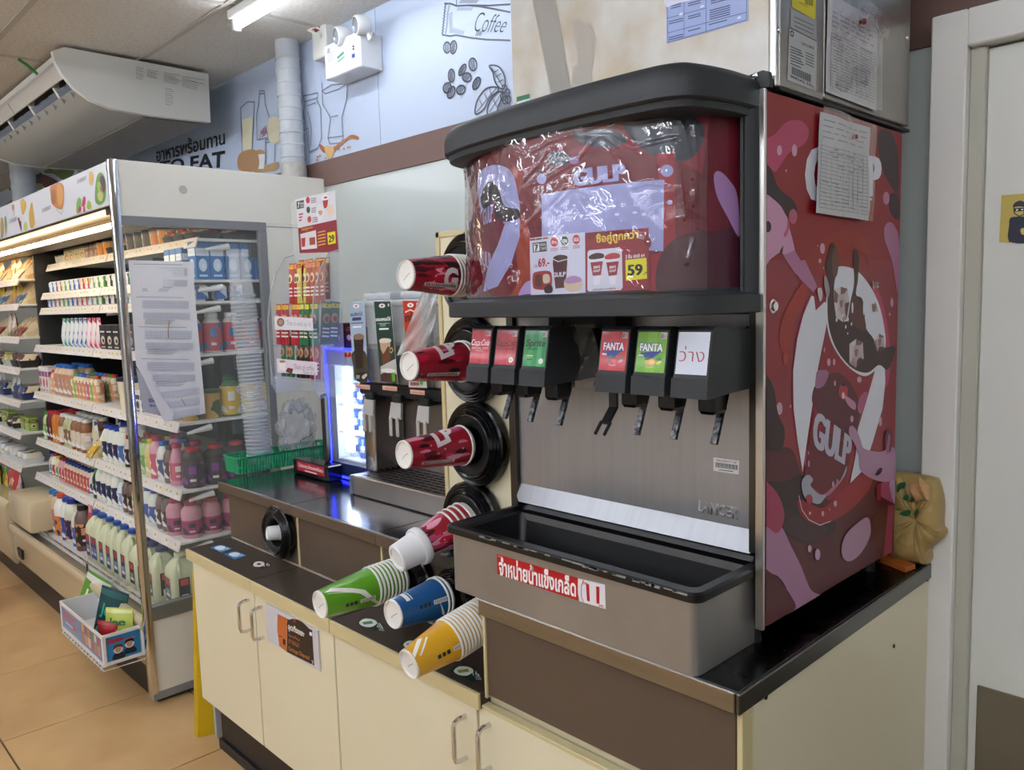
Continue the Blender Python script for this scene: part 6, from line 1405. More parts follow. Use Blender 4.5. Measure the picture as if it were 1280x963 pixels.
A.poly([zrr(168, 232), zrr(240, 214), zrr(246, 298), zrr(174, 305)], '#d9d4dc', 2); A.poly([zrr(172, 252), zrr(192, 248), zrr(190, 290), zrr(176, 292)], '#b3303a', 3); A.poly([zrr(210, 250), zrr(236, 245), zrr(238, 280), zrr(212, 284)], '#a04a3a', 3)
for k in range(5): A.line([zrr(250, 225+k*15), zrr(284, 217+k*15)], .004, '#e0a84a', 2)
A.poly([zrr(293, 226), zrr(330, 219), zrr(333, 274), zrr(297, 282)], '#ddd21f', 3); A.fit('29', [zrr(300, 272), zrr(326, 267), zrr(325, 234), zrr(299, 240)], '#191919', 4, bold=.05)
A.build('menu_card', PR, rk)
A = art(planeY(1.383)); A.poly([zrr(48, 612), zrr(225, 622), zrr(228, 680), zrr(50, 674)], '#d3d3d9', 1); A.ellp(*zrr(77, 640), 4.6, 5.4, '#6b4436', 2); A.ellp(*zrr(77, 640), 3, 3.6, '#a37c62', 3); A.fit('Time to wake up <3', [zrr(105, 662), zrr(216, 668), zrr(216, 640), zrr(105, 630)], '#77777f', 2, bold=-.01)
A.poly([zrr(58, 808), zrr(245, 825), zrr(248, 886), zrr(62, 872)], '#d6cbd6', 1); A.poly([zrr(68, 818), zrr(100, 820), zrr(98, 862), zrr(72, 860)], '#e2dedf', 2); A.ellp(*zrr(85, 822), 4, 1.6, '#a5683a', 3); A.poly([zrr(110, 850), zrr(135, 856), zrr(130, 880), zrr(100, 868)], '#6b2a2a', 2)
A.fit('Think of coffee', [zrr(138, 858), zrr(232, 864), zrr(232, 842), zrr(138, 834)], '#6a5f6a', 2, bold=-.01, shear=.2); A.fit('Think of us', [zrr(180, 880), zrr(238, 884), zrr(238, 866), zrr(180, 862)], '#6a5f6a', 2, bold=-.01, shear=.2)
A.build('tier_label', PR, rk)
def sachet_me(c1, c2, c3, w_=.035, h=.145):
    k = ('sachet', c1, c2); 
    bm = MB(); n = 5; rings = []
    for j in range(7):
        v = j/6; th = .006*math.sin(math.pi*min(max(v, .08), .92)) + .0008
        rings.append([Vector((w_*(i/4-.5), -th*math.sin(math.pi*i/4)-.0004, h*v)) for i in range(5)]+[Vector((w_*(i/4-.5), th*math.sin(math.pi*i/4)*.8+.0004, h*v)) for i in range(4, -1, -1)])
    t = thing('sachet', 'x', 'sachet'); bm.loft(rings, cap=True).build('wrapper', mat('foil'+c1, c1, .28), t)
    A = Art(lambda u, v, h_: (u, -.0068*math.sin(math.pi*min(max(v/h, .08), .92))*math.sin(math.pi*min(max(u/w_+.5, 0), 1))-.0014-h_, v), cut=.006)
    A.rect(-w_*.48, h*.86, w_*.48, h*.97, c2, 1); A.ell(0, h*.62, w_*.36, h*.12, c3, 1); A.ell(0, h*.6, w_*.2, h*.07, '#7a4a2a', 2)
    for k in range(3): A.rect(-w_*.36, h*(.36-k*.09), w_*.36, h*(.40-k*.09), '#e8e2da', 1)
    A.build('wrapper_print', PRG, t); return t
S_red = sachet_me('#a3182a', '#d8b52a', '#c9987a'); S_red2 = sachet_me('#b33024', '#e0a02a', '#e8d8a0'); S_yel = sachet_me('#c9b84a', '#b8342a', '#e8e2b8'); S_or = sachet_me('#a8502c', '#c97a4a', '#d9b08a'); S_gr = sachet_me('#17663a', '#d8c93a', '#b9805a'); S_bk = sachet_me('#231a18', '#8c2a2a', '#a88462')
def place_row(items, y, z, x0, dx, what, tier, grp, lean=-.06):
    for k, (pr, col_) in enumerate(items):
        lab = '%s sachet, %s from the left on the %s rack tier' % (col_, ORD[k], tier)
        if pr.get('placed') is None and 0: pass
        c = copy_tree(pr, (x0+k*dx, y+.004*(k % 2), z), (lean, .05*math.sin(k*2.3), .1*math.sin(k*1.7)), lab, group=grp)
place_row([(S_red2, 'red and orange'), (S_red2, 'red and orange'), (S_yel, 'pale yellow'), (S_yel, 'pale yellow'), (S_or, 'rust orange'), (S_or, 'rust orange'), (S_or, 'rust orange'), (S_or, 'rust orange')], 1.455, 1.562, RX0+.050, .030, '', 'top', 'sachets on the rack')
place_row([(S_red2, 'red, back row')]*3+[(S_red, 'dark red, back row')]*3, 1.485, 1.574, RX0+.07, .034, '', 'top', 'sachets on the rack')
place_row([(S_red, 'dark red')]*5+[(S_gr, 'green')]*4, 1.41, 1.418, RX0+.022, .0325, '', 'middle', 'sachets on the rack')
place_row([(S_gr, 'green')]*3+[(S_bk, 'black')]*3+[(S_red, 'dark red')]*2, 1.415, 1.302, RX0+.035, .0335, '', 'lowest', 'sachets on the rack')
for k in range(2): copy_tree(S_gr, (RX1-.016, 1.44+.032*k, 1.42), (0, .1, 1.4), 'green sachet, %s from the front at the right side of the rack' % ORD[k], group='sachets on the rack')
for s_ in (S_red, S_red2, S_yel, S_or, S_gr, S_bk):     # the masters themselves stand in the lowest tier
    for c in KIDS.get(s_.name, []): bpy.data.objects.remove(c)
    bpy.data.objects.remove(s_)
# yellow folded caution sign in the gap
ys_ = thing('caution_sign', 'folded yellow floor sign standing in the gap by the cabinet', 'floor sign', (-2.83, 1.09, 0))
M_yel = mat('sign_yellow', '#c9a80f', .4)
for dx, ty in ((-.028, 0), (-.012, .01)): MB().add([(-2.825+dx, 1.075, .0), (-2.805+dx*.4, 1.13, .0), (-2.785+dx*.2, 1.13, .62), (-2.80+dx, 1.10, .62), (-2.815+dx, 1.075, .0), (-2.797+dx*.4, 1.13, .0), (-2.777+dx*.2, 1.13, .62), (-2.79+dx, 1.10, .62)], [(0, 1, 2, 3), (4, 5, 6, 7), (0, 1, 5, 4), (1, 2, 6, 5), (2, 3, 7, 6), (3, 0, 4, 7)]).build('leaf', M_yel, ys_, smooth=0)
gp = thing('grey_panel', 'narrow pale grey board standing beside the yellow sign', 'board', (-2.77, 1.13, 0)); MB().box(-2.782, -2.765, 1.12, 1.16, 0, .5, bev=.002).build('board', mat('pale_board', '#a9adb3', .5), gp)
# ---------------------------------------------------------------- open chiller
XE = -3.18; CY = 1.055; DH = (-5.38, XE)
M_ccream = mat('chiller_cream', '#e6e4da', .3, noise=.03, nscale=3); M_cgrey = mat('chiller_grey', '#85888b', .4); M_shelf = mat('shelf_white', '#d9dbd8', .35)
M_rail = mat('price_rail', '#d8d4d2', .3); M_inner = mat('chiller_inner', '#2a2b2c', .5); M_base = mat('chiller_base', '#cdbf9f', .22, coat=.3)
ch = thing('open_chiller', 'long white open chiller with lit canopy, glass end panel and chrome post', 'chiller', (-4.3, 1.5, 0))
WT = 2.112
g0 = at(155, 275, 0, XE); g1 = at(322, 281, 0, XE); gbz = at(195, 775, 0, XE).z; yR = 1.612
EP = (XE-.03, XE)
B('end_panel', M_ccream, ch, *EP, CY+.012, 1.94, 1.905, WT, .002)
B('end_panel', M_ccream, ch, *EP, yR+.035, 1.94, .02, 1.905, .002)
B('end_panel', M_ccream, ch, *EP, CY+.012, yR+.035, .05, .345, .002)
B('window_frame', M_cgrey, ch, XE-.02, XE+.006, CY+.012, yR+.035, 1.872, 1.908, .002)
B('window_frame', M_cgrey, ch, XE-.02, XE+.006, yR, yR+.035, .40, 1.872, .002)
B('window_frame', mat('rail_grey', '#8d8f8c', .35, .6), ch, XE-.02, XE+.010, CY+.012, yR+.035, .345, .405, .003)
B('end_glass', mat('end_glass', '#e8f0ee', .03, alpha=.07), ch, XE-.008, XE-.002, CY+.012, yR, .40, 1.875, 0)
B('seam', M_cgrey, ch, XE, XE+.001, yR+.035, 1.94, 1.890, 1.893, 0)
ps = MB(); ps.box(XE-.02, XE+.012, CY-.018, CY+.014, .05, WT, bev=.006, seg=2).build('post', M_chrome, ch, 'chrome front corner post')
B('foot_rail', M_cgrey, ch, XE-.03, XE+.002, CY-.005, 1.60, .02, .055, .003)
p = at(229, 237, 0, XE); MB().lathe([(0, .002), (.014, .002), (.016, 0)], 20, M=cupM((XE, p.y, p.z), (1, 0, 0))).build('hole_cap', mat('cap_grey', '#bcbab0', .4), ch)
# canopy
B('canopy_top', M_ccream, ch, -7.6, XE-.03, CY+.004, 1.94, WT-.012, WT, .002)
cbx = B('canopy_front', mat('canopy_panel', '#d3d5da', .35), ch, -7.6, XE-.022, CY-.002, CY+.010, 1.952, WT, .002)
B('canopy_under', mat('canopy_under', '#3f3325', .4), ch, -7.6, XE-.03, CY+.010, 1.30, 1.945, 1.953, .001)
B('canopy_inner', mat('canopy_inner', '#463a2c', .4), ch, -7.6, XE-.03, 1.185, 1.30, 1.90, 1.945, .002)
M_warm = mat('chiller_lamp', '#ffffff', emit='#ffe2b0', estr=14.)
for a, b in ((-4.74, -3.225), (-6.4, -4.80)): MB().tube([(a, 1.150, 1.905), (b, 1.150, 1.905)], .011, 8).build('lamp_tube', M_warm, ch)
B('lamp_clip', mat('clip_dark', '#4a3f33', .4), ch, -3.36, -3.245, 1.075, 1.10, 1.925, 1.945, .002)
A = art(planeY(CY-.0028), clip=(-7.5, 1.955, XE-.03, WT-.002)); zf_ = lambda x, y: (x/8, 190+y/8)
def cb(pts, col, L=1): A.blob([zf_(*p) for p in pts], col, L)
cb([(505, 350), (570, 310), (630, 330), (640, 440), (625, 560), (580, 570), (520, 520), (505, 420)], '#c08048'); cb([(570, 340), (600, 320), (635, 400), (625, 500), (590, 540), (575, 440)], '#d29a5c', 2); cb([(515, 400), (550, 380), (560, 480), (540, 530), (515, 500)], '#a86a3c', 2)
cb([(890, 220), (905, 195), (930, 220), (928, 310), (905, 335), (890, 300)], '#d3a75c')
cb([(950, 400), (965, 260), (1000, 205), (1040, 240), (1058, 340), (1050, 480), (1000, 530), (955, 500)], '#5f8f3a'); cb([(1000, 260), (1030, 240), (1050, 300), (1045, 400), (1010, 360)], '#4c2f3a', 2); cb([(970, 320), (1000, 300), (1015, 380), (990, 420)], '#8fb04a', 2); cb([(975, 420), (1000, 400), (1030, 420), (1020, 490), (985, 480)], '#b9b47a', 2); cb([(1005, 350), (1025, 350), (1022, 380), (1005, 380)], '#a83a3a', 3)
cb([(765, 600), (768, 500), (790, 455), (810, 480), (808, 540), (790, 610)], '#6fa84a'); cb([(785, 560), (800, 545), (812, 560), (805, 600), (785, 600)], '#b8345a', 2); cb([(822, 500), (838, 445), (855, 460), (852, 520), (835, 550), (820, 540)], '#b23455'); cb([(835, 560), (848, 545), (850, 600), (835, 600)], '#b23455', 2); cb([(870, 560), (878, 490), (905, 500), (915, 560), (890, 575)], '#a5bf4a')
cb([(205, 490), (235, 475), (262, 520), (250, 590), (225, 630), (210, 560)], '#d3aa55'); cb([(290, 640), (305, 540), (322, 505), (335, 600), (348, 720), (320, 765), (300, 740)], '#cda24a'); cb([(118, 540), (135, 525), (142, 560), (128, 595)], '#b98a5a')
cb([(178, 670), (190, 655), (198, 690), (212, 700), (215, 790), (205, 770), (190, 720)], '#7a3450'); cb([(240, 720), (262, 700), (275, 740), (268, 780), (240, 780)], '#b7c46a'); cb([(5, 700), (20, 655), (35, 700), (35, 830), (15, 860), (5, 800)], '#a88a5a'); cb([(45, 660), (60, 650), (68, 740), (58, 840), (48, 760)], '#7f9a5a')
for x, y, w_ in ((770, 320, 95), (420, 610, 90), (90, 720, 80)): A.poly([zf_(x, y), zf_(x+w_, y-w_*.45), zf_(x+w_, y-w_*.45-42), zf_(x, y-40)], '#b3b4ba', 1); [A.poly([zf_(x+w_*.3+k*10, y-w_*.15-k*4), zf_(x+w_*.3+5+k*10, y-w_*.15-k*4-2), zf_(x+w_*.3+5+k*10, y-w_*.15-k*4-38), zf_(x+w_*.3+k*10, y-w_*.15-k*4-36)], '#8f9096', 2) for k in range(5)]
A.poly([zf_(1058, 130), zf_(1088, 118), zf_(1088, 180), zf_(1060, 190)], '#8f969c', 1); A.fit('7', [zf_(1064, 180), zf_(1082, 172), zf_(1082, 130), zf_(1064, 138)], '#dfe4e4', 2, bold=.04)
A.line([zf_(560, 570), zf_(615, 625), zf_(632, 560)], .003, '#8a8a88', 2)
A.build('canopy_print', PR, cbx)
# back, floor and dark interior
B('back_wall', M_inner, ch, -7.6, XE-.03, 1.90, 1.94, .05, WT-.012, .001)
MB().box(-5.40, -5.375, 1.30, 1.90, .30, 1.93).build('divider', M_inner, ch)
# base of the near unit: rounded bumper, reflecting front, dark plinth
bm_ = [(1.070, .125), (1.060, .15), (1.054, .28), (1.040, .31), (1.036, .335), (1.044, .352), (1.060, .350), (1.07, .33), (1.12, .29), (1.9, .29), (1.9, .125)]
MB().prism(bm_, 0, -5.33, -3.215).build('base_front', M_base, ch, smooth=50)
B('plinth', M_black, ch, -7.6, XE-.03, 1.075, 1.85, .0, .125, .002)
B('front_riser', mat('riser_glass', '#e8f0ee', .04, alpha=.10), ch, -5.33, XE-.03, 1.095, 1.099, .295, .375, 0)
B('riser_edge', M_chrome, ch, -5.33, XE-.03, 1.093, 1.101, .373, .378, .001)
B('riser_joint', M_black, ch, -4.085, -4.08, 1.093, 1.101, .30, .375, 0)
# far unit base and its end block
bf = [(1.060, .10), (1.040, .13), (1.030, .42), (1.036, .455), (1.055, .475), (1.08, .47), (1.9, .42), (1.9, .10)]
MB().prism(bf, 0, -7.6, -5.345).build('far_base_front', M_base, ch, smooth=50)
q0, q1 = at(15, 664, 1, 1.04), at(50, 633, 1, 1.04)
MB().box(-5.345, -4.90, 1.05, 1.32, .36, .54, bev=.02, seg=2).build('end_block', M_base, ch, 'cream end block of the far base')
hp = at(26, 692, 1, 1.03); MB().box(hp.x-.05, hp.x+.05, 1.024, 1.036, hp.z-.028, hp.z+.028, bev=.004).build('grip', M_black, ch)
# ---- shelves
SH = []     # name, z, front y, x right, x left
def shelf(nm, z, yf, xl, xr, tagn=8, rail=.036, brk=True):
    s_ = MB().box(xl, xr, yf, 1.89, z-.012, z, bev=.002).build('shelf', M_shelf, ch)
    MB().add([(xl, yf-.001, z+.004), (xr, yf-.001, z+.004), (xr, yf-.016, z-rail), (xl, yf-.016, z-rail), (xl, yf+.003, z+.004), (xr, yf+.003, z+.004), (xr, yf-.010, z-rail), (xl, yf-.010, z-rail)], [(0, 1, 2, 3), (4, 5, 6, 7), (0, 1, 5, 4), (2, 3, 7, 6), (0, 3, 7, 4), (1, 2, 6, 5)]).build('price_rail', M_rail, s_, smooth=0)
    tg = MB(); r = random.Random(int(z*100)+int(xl*10)); x = xl+.03
    while x < xr-.05:
        w_ = .034; z0_ = z-.004; z1_ = z-rail+.006; f = lambda zz: yf-.001-.015*(z+.004-zz)/(rail+.004)-.0012
        tg.add([(x, f(z1_), z1_), (x+w_, f(z1_), z1_), (x+w_, f(z0_), z0_), (x, f(z0_), z0_)], [(0, 1, 2, 3)], 0)
        tg.add([(x+.006, f(z1_+.012)-.0004, z1_+.012), (x+w_-.008, f(z1_+.012)-.0004, z1_+.012), (x+w_-.008, f(z0_-.003)-.0004, z0_-.003), (x+.006, f(z0_-.003)-.0004, z0_-.003)], [(0, 1, 2, 3)], 1)
        x += w_+r.choice([.012, .03, .06, .09])
    tag(tg.build('price_tags', [mat('tag_white', '#dddfe4', .4), mat('tag_yellow', '#d8ba3c', .4)], s_, smooth=0), kind='stuff')
    if brk: MB().box(xr-.022, xr-.004, yf+.22, 1.88, z-.075, z-.012, bev=.003).build('bracket', mat('bracket_dark', '#34363a', .4), s_); MB().tube([(xr-.012, yf+.03, z-.045), (xr-.012, yf+.13, z-.030)], [.006, .014], 8).build('clip_knob', M_lidw, s_)
    return s_
R_, L_ = (-4.285, -3.215), (-5.36, -4.295)
for nm, z, yf, yl in (('top', 1.838, 1.37, 1.37), ('second', 1.672, 1.33, 1.33), ('third', 1.585, 1.315, 1.315), ('fourth', 1.372, 1.27, 1.27), ('fifth', 1.10, 1.245, 1.245), ('sixth', .825, 1.235, 1.235), ('seventh', .618, 1.215, 1.215)):
    dz = {'fourth': .012, 'fifth': .02, 'sixth': .008, 'seventh': .01}.get(nm, 0)
    shelf(nm, z, yf, *R_); shelf(nm, z-(0 if nm not in ('fourth',) else .0)+dz*0, yl-(.0), *L_)
shelf('bottom', .345, 1.15, *R_); shelf('bottom', .345, 1.15, *L_)
for x in (-3.20, -4.29, -5.37): B('upright', M_inner, ch, x-.012, x+.006, 1.86, 1.90, .3, 1.95, .001)
# ---- products
def busy(name, cols, sc_=42., rough=.35):
    if name in MATS: return MATS[name]
    m = bpy.data.materials.new(name); m.use_nodes = True; nt = m.node_tree; MATS[name] = m; N = nt.nodes.new; b = nt.nodes['Principled BSDF']
    tc = N('ShaderNodeTexCoord'); v = N('ShaderNodeTexVoronoi'); v.inputs['Scale'].default_value = sc_; sp_ = N('ShaderNodeSeparateColor'); cr_ = N('ShaderNodeValToRGB'); cr_.color_ramp.interpolation = 'CONSTANT'
    e = cr_.color_ramp.elements; e[0].color = (*lin(cols[0]), 1); e[0].position = 0; e[1].position = 1/len(cols) if len(cols) > 1 else 1; e[1].color = (*lin(cols[1 % len(cols)]), 1)
    for k in range(2, len(cols)): q = e.new(k/len(cols)); q.color = (*lin(cols[k]), 1)
    nt.links.new(tc.outputs['Object'], v.inputs['Vector']); nt.links.new(v.outputs['Color'], sp_.inputs[0]); nt.links.new(sp_.outputs[0], cr_.inputs[0]); nt.links.new(cr_.outputs[0], b.inputs['Base Color']); b.inputs['Roughness'].default_value = rough
    return m
PROTO = {}; PK_KEEP = []
def proto(key, build):
    if key not in PROTO: t = thing(key[0], 'x', 'x'); build(t); PROTO[key] = t
    return PROTO[key]
def bottle(col, cap, lab, r=.032, h=.17, lr=(.12, .55), neck=.36, wavy=False, lab2=None, clear=False):
    def f(t):
        bm = mat('btl_'+col, col, .3); nr = r*.52
        if wavy: pr = [(0, 0), (r*.92, 0), (r, .01), (r*.93, h*.30), (r*.82, h*.36), (r*.95, h*.46), (r*.98, h*.56), (r*.78, h*.66), (r*.72, h*.74), (nr, h*.84), (nr, h*.90)]
        else: pr = [(0, 0), (r*.94, 0), (r, .008), (r, h*(1-neck)), (r*.93, h*(1-neck*.75)), (r*.66, h*(1-neck*.42)), (nr, h*(1-neck*.34)), (nr, h*.90)]
        MB().lathe(pr, 16).build('bottle_body', bm, t)
        MB().lathe([(nr*1.12, h*.885), (nr*1.22, h*.89), (nr*1.22, h*.99), (nr*1.1, h), (0, h)], 14).build('cap', mat('cap_'+cap, cap, .35), t)
        z0_, z1_ = h*lr[0], h*lr[1]; rr_ = r*1.008
        lb = MB().lathe([(rr_, z0_), (rr_, z1_)], 16).build('label_band', busy('lab_'+lab, [lab, lab, lab2 or '#dfe0e4', lab]) if not wavy else busy('lab_'+lab, [lab, lab2 or '#dfe0e4', lab]), t)
        A = Art(lambda u, v, h_: Vector(((rr_+.0008+h_)*math.sin(u), -(rr_+.0008+h_)*math.cos(u), v)), cut=.2)
        for q in (-.3, 1.2): A.rect(q-.32, z0_+(z1_-z0_)*.50, q+.32, z0_+(z1_-z0_)*.82, lab2 or '#e6e2dc', 1); A.rect(q-.26, z0_+(z1_-z0_)*.2, q+.26, z0_+(z1_-z0_)*.30, '#d9d5d0', 1)
        A.build('label_print', PR, t)
    return ('bottle', col, cap, lab, r, h, wavy), f, r*2
def jug(col, cap, lab, lab2, w=.095, h=.245):
    def f(t):
        d = .115; bm = mat('jug_'+col, col, .32); rg = []
        for z, k, dy in ((0, .90, 0), (.006, 1, 0), (h*.58, 1, 0), (h*.70, .93, .006), (h*.80, .70, .018), (h*.88, .42, .028), (h*.90, .26, .03), (h*.93, .26, .03)):
            rg.append([Vector((x*k, y*k+dy*0, z)) for x, y in rrect(-w/2, w/2, -d/2, d/2, .022, 4)])
        MB().loft(rg, cap=True).build('jug_body', bm, t, smooth=50)
        MB().lathe([(.024, h*.92), (.026, h*.925), (.026, h*.995), (.023, h), (0, h)], 18).build('cap', mat('cap_'+cap, cap, .35), t)
        MB().tube([(w*.30, -d*.20, h*.86), (w*.40, -d*.2, h*.80), (w*.44, -d*.2, h*.60)], .008, 8).build('grip', bm, t)
        A = Art(lambda u, v, h_: Vector((u, -d/2-.0008-h_, v))); A.rect(-w*.28, .03, w*.28, h*.56, lab, 1); A.rect(-w*.20, h*.42, w*.2, h*.54, lab2, 2); A.rect(-w*.2, h*.20, w*.2, h*.25, '#dfe2e6', 2)
        for k in range(3): A.rect(-w*.18, h*(.32-k*.035), w*.16, h*(.335-k*.035), '#cfd6e0', 2)
        A.build('label_front', PR, t)
        A = Art(lambda u, v, h_: Vector((w/2+.0008+h_, u, v))); A.rect(-d*.28, .03, d*.1, h*.56, lab, 1); A.rect(-d*.22, h*.42, d*.05, h*.54, lab2, 2); A.rect(-d*.2, h*.12, d*.04, h*.25, '#dfe2e6', 2)
        A.build('label_side', PR, t)
    return ('jug', col, cap, lab), f, w
def carton(c1, c2, c3, w=.06, d=.06, h=.15, gable=False):
    def f(t):
        MB().box(-w/2, w/2, -d/2, d/2, 0, h*(.86 if gable else 1), bev=.002).build('carton_body', mat('ctn_'+c1, c1, .35), t)
        if gable: MB().add([(-w/2, -d/2, h*.86), (w/2, -d/2, h*.86), (w/2, d/2, h*.86), (-w/2, d/2, h*.86), (-w/2, 0, h), (w/2, 0, h)], [(0, 1, 5, 4), (2, 3, 4, 5), (0, 4, 3), (1, 2, 5)]).build('gable', mat('ctn_'+c2, c2, .35), t)
        for nm, fn in (('front', lambda u, v, h_: Vector((u*w, -d/2-.0008-h_, v*h))), ('side', lambda u, v, h_: Vector((w/2+.0008+h_, u*d, v*h)))):
            A = Art(fn); A.rect(-.46, .62, .46, .82, c2, 1); A.ell(0, .38, .30, .17, c3, 1); A.rect(-.3, .08, .3, .13, c3, 1); A.ell(.05, .36, .14, .08, c2, 2); A.rect(-.36, .69, .3, .75, c3, 2); A.build(nm+'_print', PR, t)
    return ('carton', c1, c2, c3, h), f, w
def cupack(c1, c2, w=.078, h=.072):
    def f(t):
        for sx in (-1, 1): MB().lathe([(0, 0), (w*.20, 0), (w*.245, h*.85), (w*.26, h*.87), (w*.26, h*.92), (0, h*.93)], 12, M=Matrix.Translation((sx*w*.26, 0, 0))).build('pot', mat('pot_white', '#dcdcdc', .3), t)
        MB().box(-w/2, w/2, -w*.30, w*.30, h*.10, h*.86, bev=.003).build('sleeve', busy('slv_'+c1+c2, [c1, '#e4e4e0', c2, '#e8e6df'], 30), t)
    return ('yoghurt_pack', c1, c2), f, w
def tub(c1, c2, r=.045, h=.085):
    def f(t):
        MB().lathe([(0, 0), (r*.85, 0), (r*.98, h*.9)], 20).build('tub_body', busy('tub_'+c1, [c1, c2, c1], 25), t); MB().lathe([(r, h*.88), (r*1.03, h*.89), (r*1.03, h*.98), (r*.98, h), (0, h)], 20).build('tub_lid', mat('cap_'+c2, c2, .3), t)
    return ('tub', c1, c2, r), f, r*2
def pouch(c1, c2, c3, w=.085, h=.15):
    def f(t):
        rg = []
        for j in range(9):
            v = j/8; th = .026*math.sin(math.pi*min(1, v*.8+.12))*(1-v*.65)+.001; ww = w*(1-.35*max(0, v-.55)/.45); rg.append([Vector((ww*(i/8-.5), -th*math.sin(math.pi*i/8), h*v)) for i in range(9)]+[Vector((ww*(i/8-.5), th*.8*math.sin(math.pi*i/8), h*v)) for i in range(7, 0, -1)])
        MB().loft(rg, cap=True).build('pouch_body', busy('pch_'+c1+c2, [c1, c3, c2, c1], 22, .22), t)
        MB().box(-w*.33, w*.33, -.0012, .0012, h*.985, h*1.03).build('seal', mat('ctn_'+c1, c1, .3), t)
    return ('pouch', c1, c2, c3), f, w
def wedge(c1, c2, w=.075, h=.13, lean=0):
    def f(t):
        MB().add([(-w/2, -.06, 0), (w/2, -.06, 0), (w/2, .05, 0), (-w/2, .05, 0), (-w/2, .05, h), (w/2, .05, h)], [(0, 1, 2, 3), (0, 1, 5, 4), (3, 4, 5, 2), (0, 4, 3), (1, 2, 5)]).build('bread', busy('brd_'+c1, [c1, '#d9b984', c1, '#e6d3ae'], 36, .5), t, smooth=0)
        MB().box(-w*.52, -w*.36, -.062, .052, 0, .006).box(-w*.1, w*.1, -.0635, -.0625, .0, .05).build('film_label', mat('ctn_'+c2, c2, .3), t)
        MB().add([(-w*.5, -.0625, .01), (w*.5, -.0625, .01), (w*.5, -.02, .062), (-w*.5, -.02, .062)], [(0, 1, 2, 3)]).build('sticker', busy('stk_'+c2, [c2, '#e8e2d8', c2], 40), t)
    return ('sandwich_pack', c1, c2), f, w
def tray_(c1, c2, w=.12, h=.045, lidc=None):
    def f(t):
        MB().loft([ringz(-w/2*.9, w/2*.9, -.05, .05, .01, 0), ringz(-w/2, w/2, -.06, .06, .012, h*.5), ringz(-w/2*1.03, w/2*1.03, -.063, .063, .012, h*.52)], cap=True).build('tray_body', mat('ctn_'+(lidc or '#2a2422'), lidc or '#2a2422', .3), t)
        MB().loft([ringz(-w/2*.95, w/2*.95, -.055, .055, .012, h*.53), ringz(-w/2*.8, w/2*.8, -.045, .045, .012, h)], cap=True).build('food', busy('fd_'+c1+c2, [c1, c2, c1, '#d9cfae'], 30, .25), t)
    return ('food_tray', c1, c2, w), f, w
SHN = {'top': ('top', 1.838, 1.37), 'second': ('second', 1.672, 1.33), 'third': ('third', 1.585, 1.315), 'fourth': ('fourth', 1.372, 1.27), 'fifth': ('fifth', 1.10, 1.245), 'sixth': ('sixth', .825, 1.235), 'seventh': ('seventh', .618, 1.215), 'bottom': ('bottom', .345, 1.15)}
CATS = {'bottle': 'bottle', 'jug': 'jug', 'carton': 'carton', 'yoghurt_pack': 'yoghurt', 'tub': 'tub', 'pouch': 'pouch', 'sandwich_pack': 'sandwich', 'food_tray': 'food tray'}
CNT = {}
def put(spec, x, y, z, desc, where, rot=0.):
    key, f, w_ = spec; p_ = proto(key, f); k = (desc, where); CNT[k] = CNT.get(k, 0)+1; n = CNT[k]
    lab = '%s, %s %s' % (desc, ORD[n-1], where)
    o = copy_tree(p_, (x, y, z+.0006), (0, 0, rot), lab, group=None); o['category'] = CATS[key[0]]; o['group'] = '%ss %s' % (CATS[key[0]] if CATS[key[0]] != 'pouch' else 'pouche', where[where.rfind('on '):] if 'on ' in where else 'in the chiller, '+where.split(', ')[-1])
    return o
def row(shelf_, x0, items, depth=1, gap=.004, jit=.02, dy=None, dirn=-1, where=None, back=True):
    nm, z, yf = SHN[shelf_]; x = x0
    for spec, desc, n in items:
        for _ in range(n):
            w_ = spec[2]; x += dirn*w_/2
            for d in range(depth):
                dd = (dy or max(w_, .075)); wh = where or 'from right on %s chiller shelf' % nm
                if d: wh = wh.replace('from right on', 'from right, back row,')
                put(spec, x, yf+max(w_*.5, .045)+d*(dd+.004), z, desc, wh, RND.uniform(-1, 1)*jit)
            x += dirn*(w_/2+gap)
    return x
def col(shelf_, x, y0, items, gap=.004):
    nm, z, yf = SHN[shelf_]; y = y0
    for spec, desc, n in items:
        for _ in range(n): y += spec[2]/2; put(spec, x, y, z, desc, 'back along glass end, %s shelf' % nm, RND.uniform(-.1, .1)); y += spec[2]/2+gap
XR = -3.245
milkw = bottle('#d9dccb', '#e0e2dc', '#3f6aa8', .036, .185); milkb = bottle('#dddfd2', '#1d3f9c', '#1f2a50', .036, .18); pinkw = bottle('#c98a9c', '#a02a50', '#b8506a', .033, .175, wavy=True)
brn = bottle('#6f5a50', '#3a2a26', '#3d2724', .031, .16); grn = bottle('#a9c58a', '#3f8a3a', '#6aa04a', .031, .16); yel = bottle('#d9cf8a', '#d8b81f', '#d8b83a', .032, .165); blk = bottle('#2c2426', '#a8222e', '#34283a', .045, .165, lr=(.05, .66), lab2='#7a3a8a', neck=.26)
dkl = bottle('#cfc3bb', '#a8222e', '#2a1d22', .031, .155, lr=(.05, .6)); pnk = bottle('#c98f9e', '#b03a50', '#9c2f6a', .040, .150, wavy=False, lr=(.1, .5), neck=.30, lab2='#3a3440')
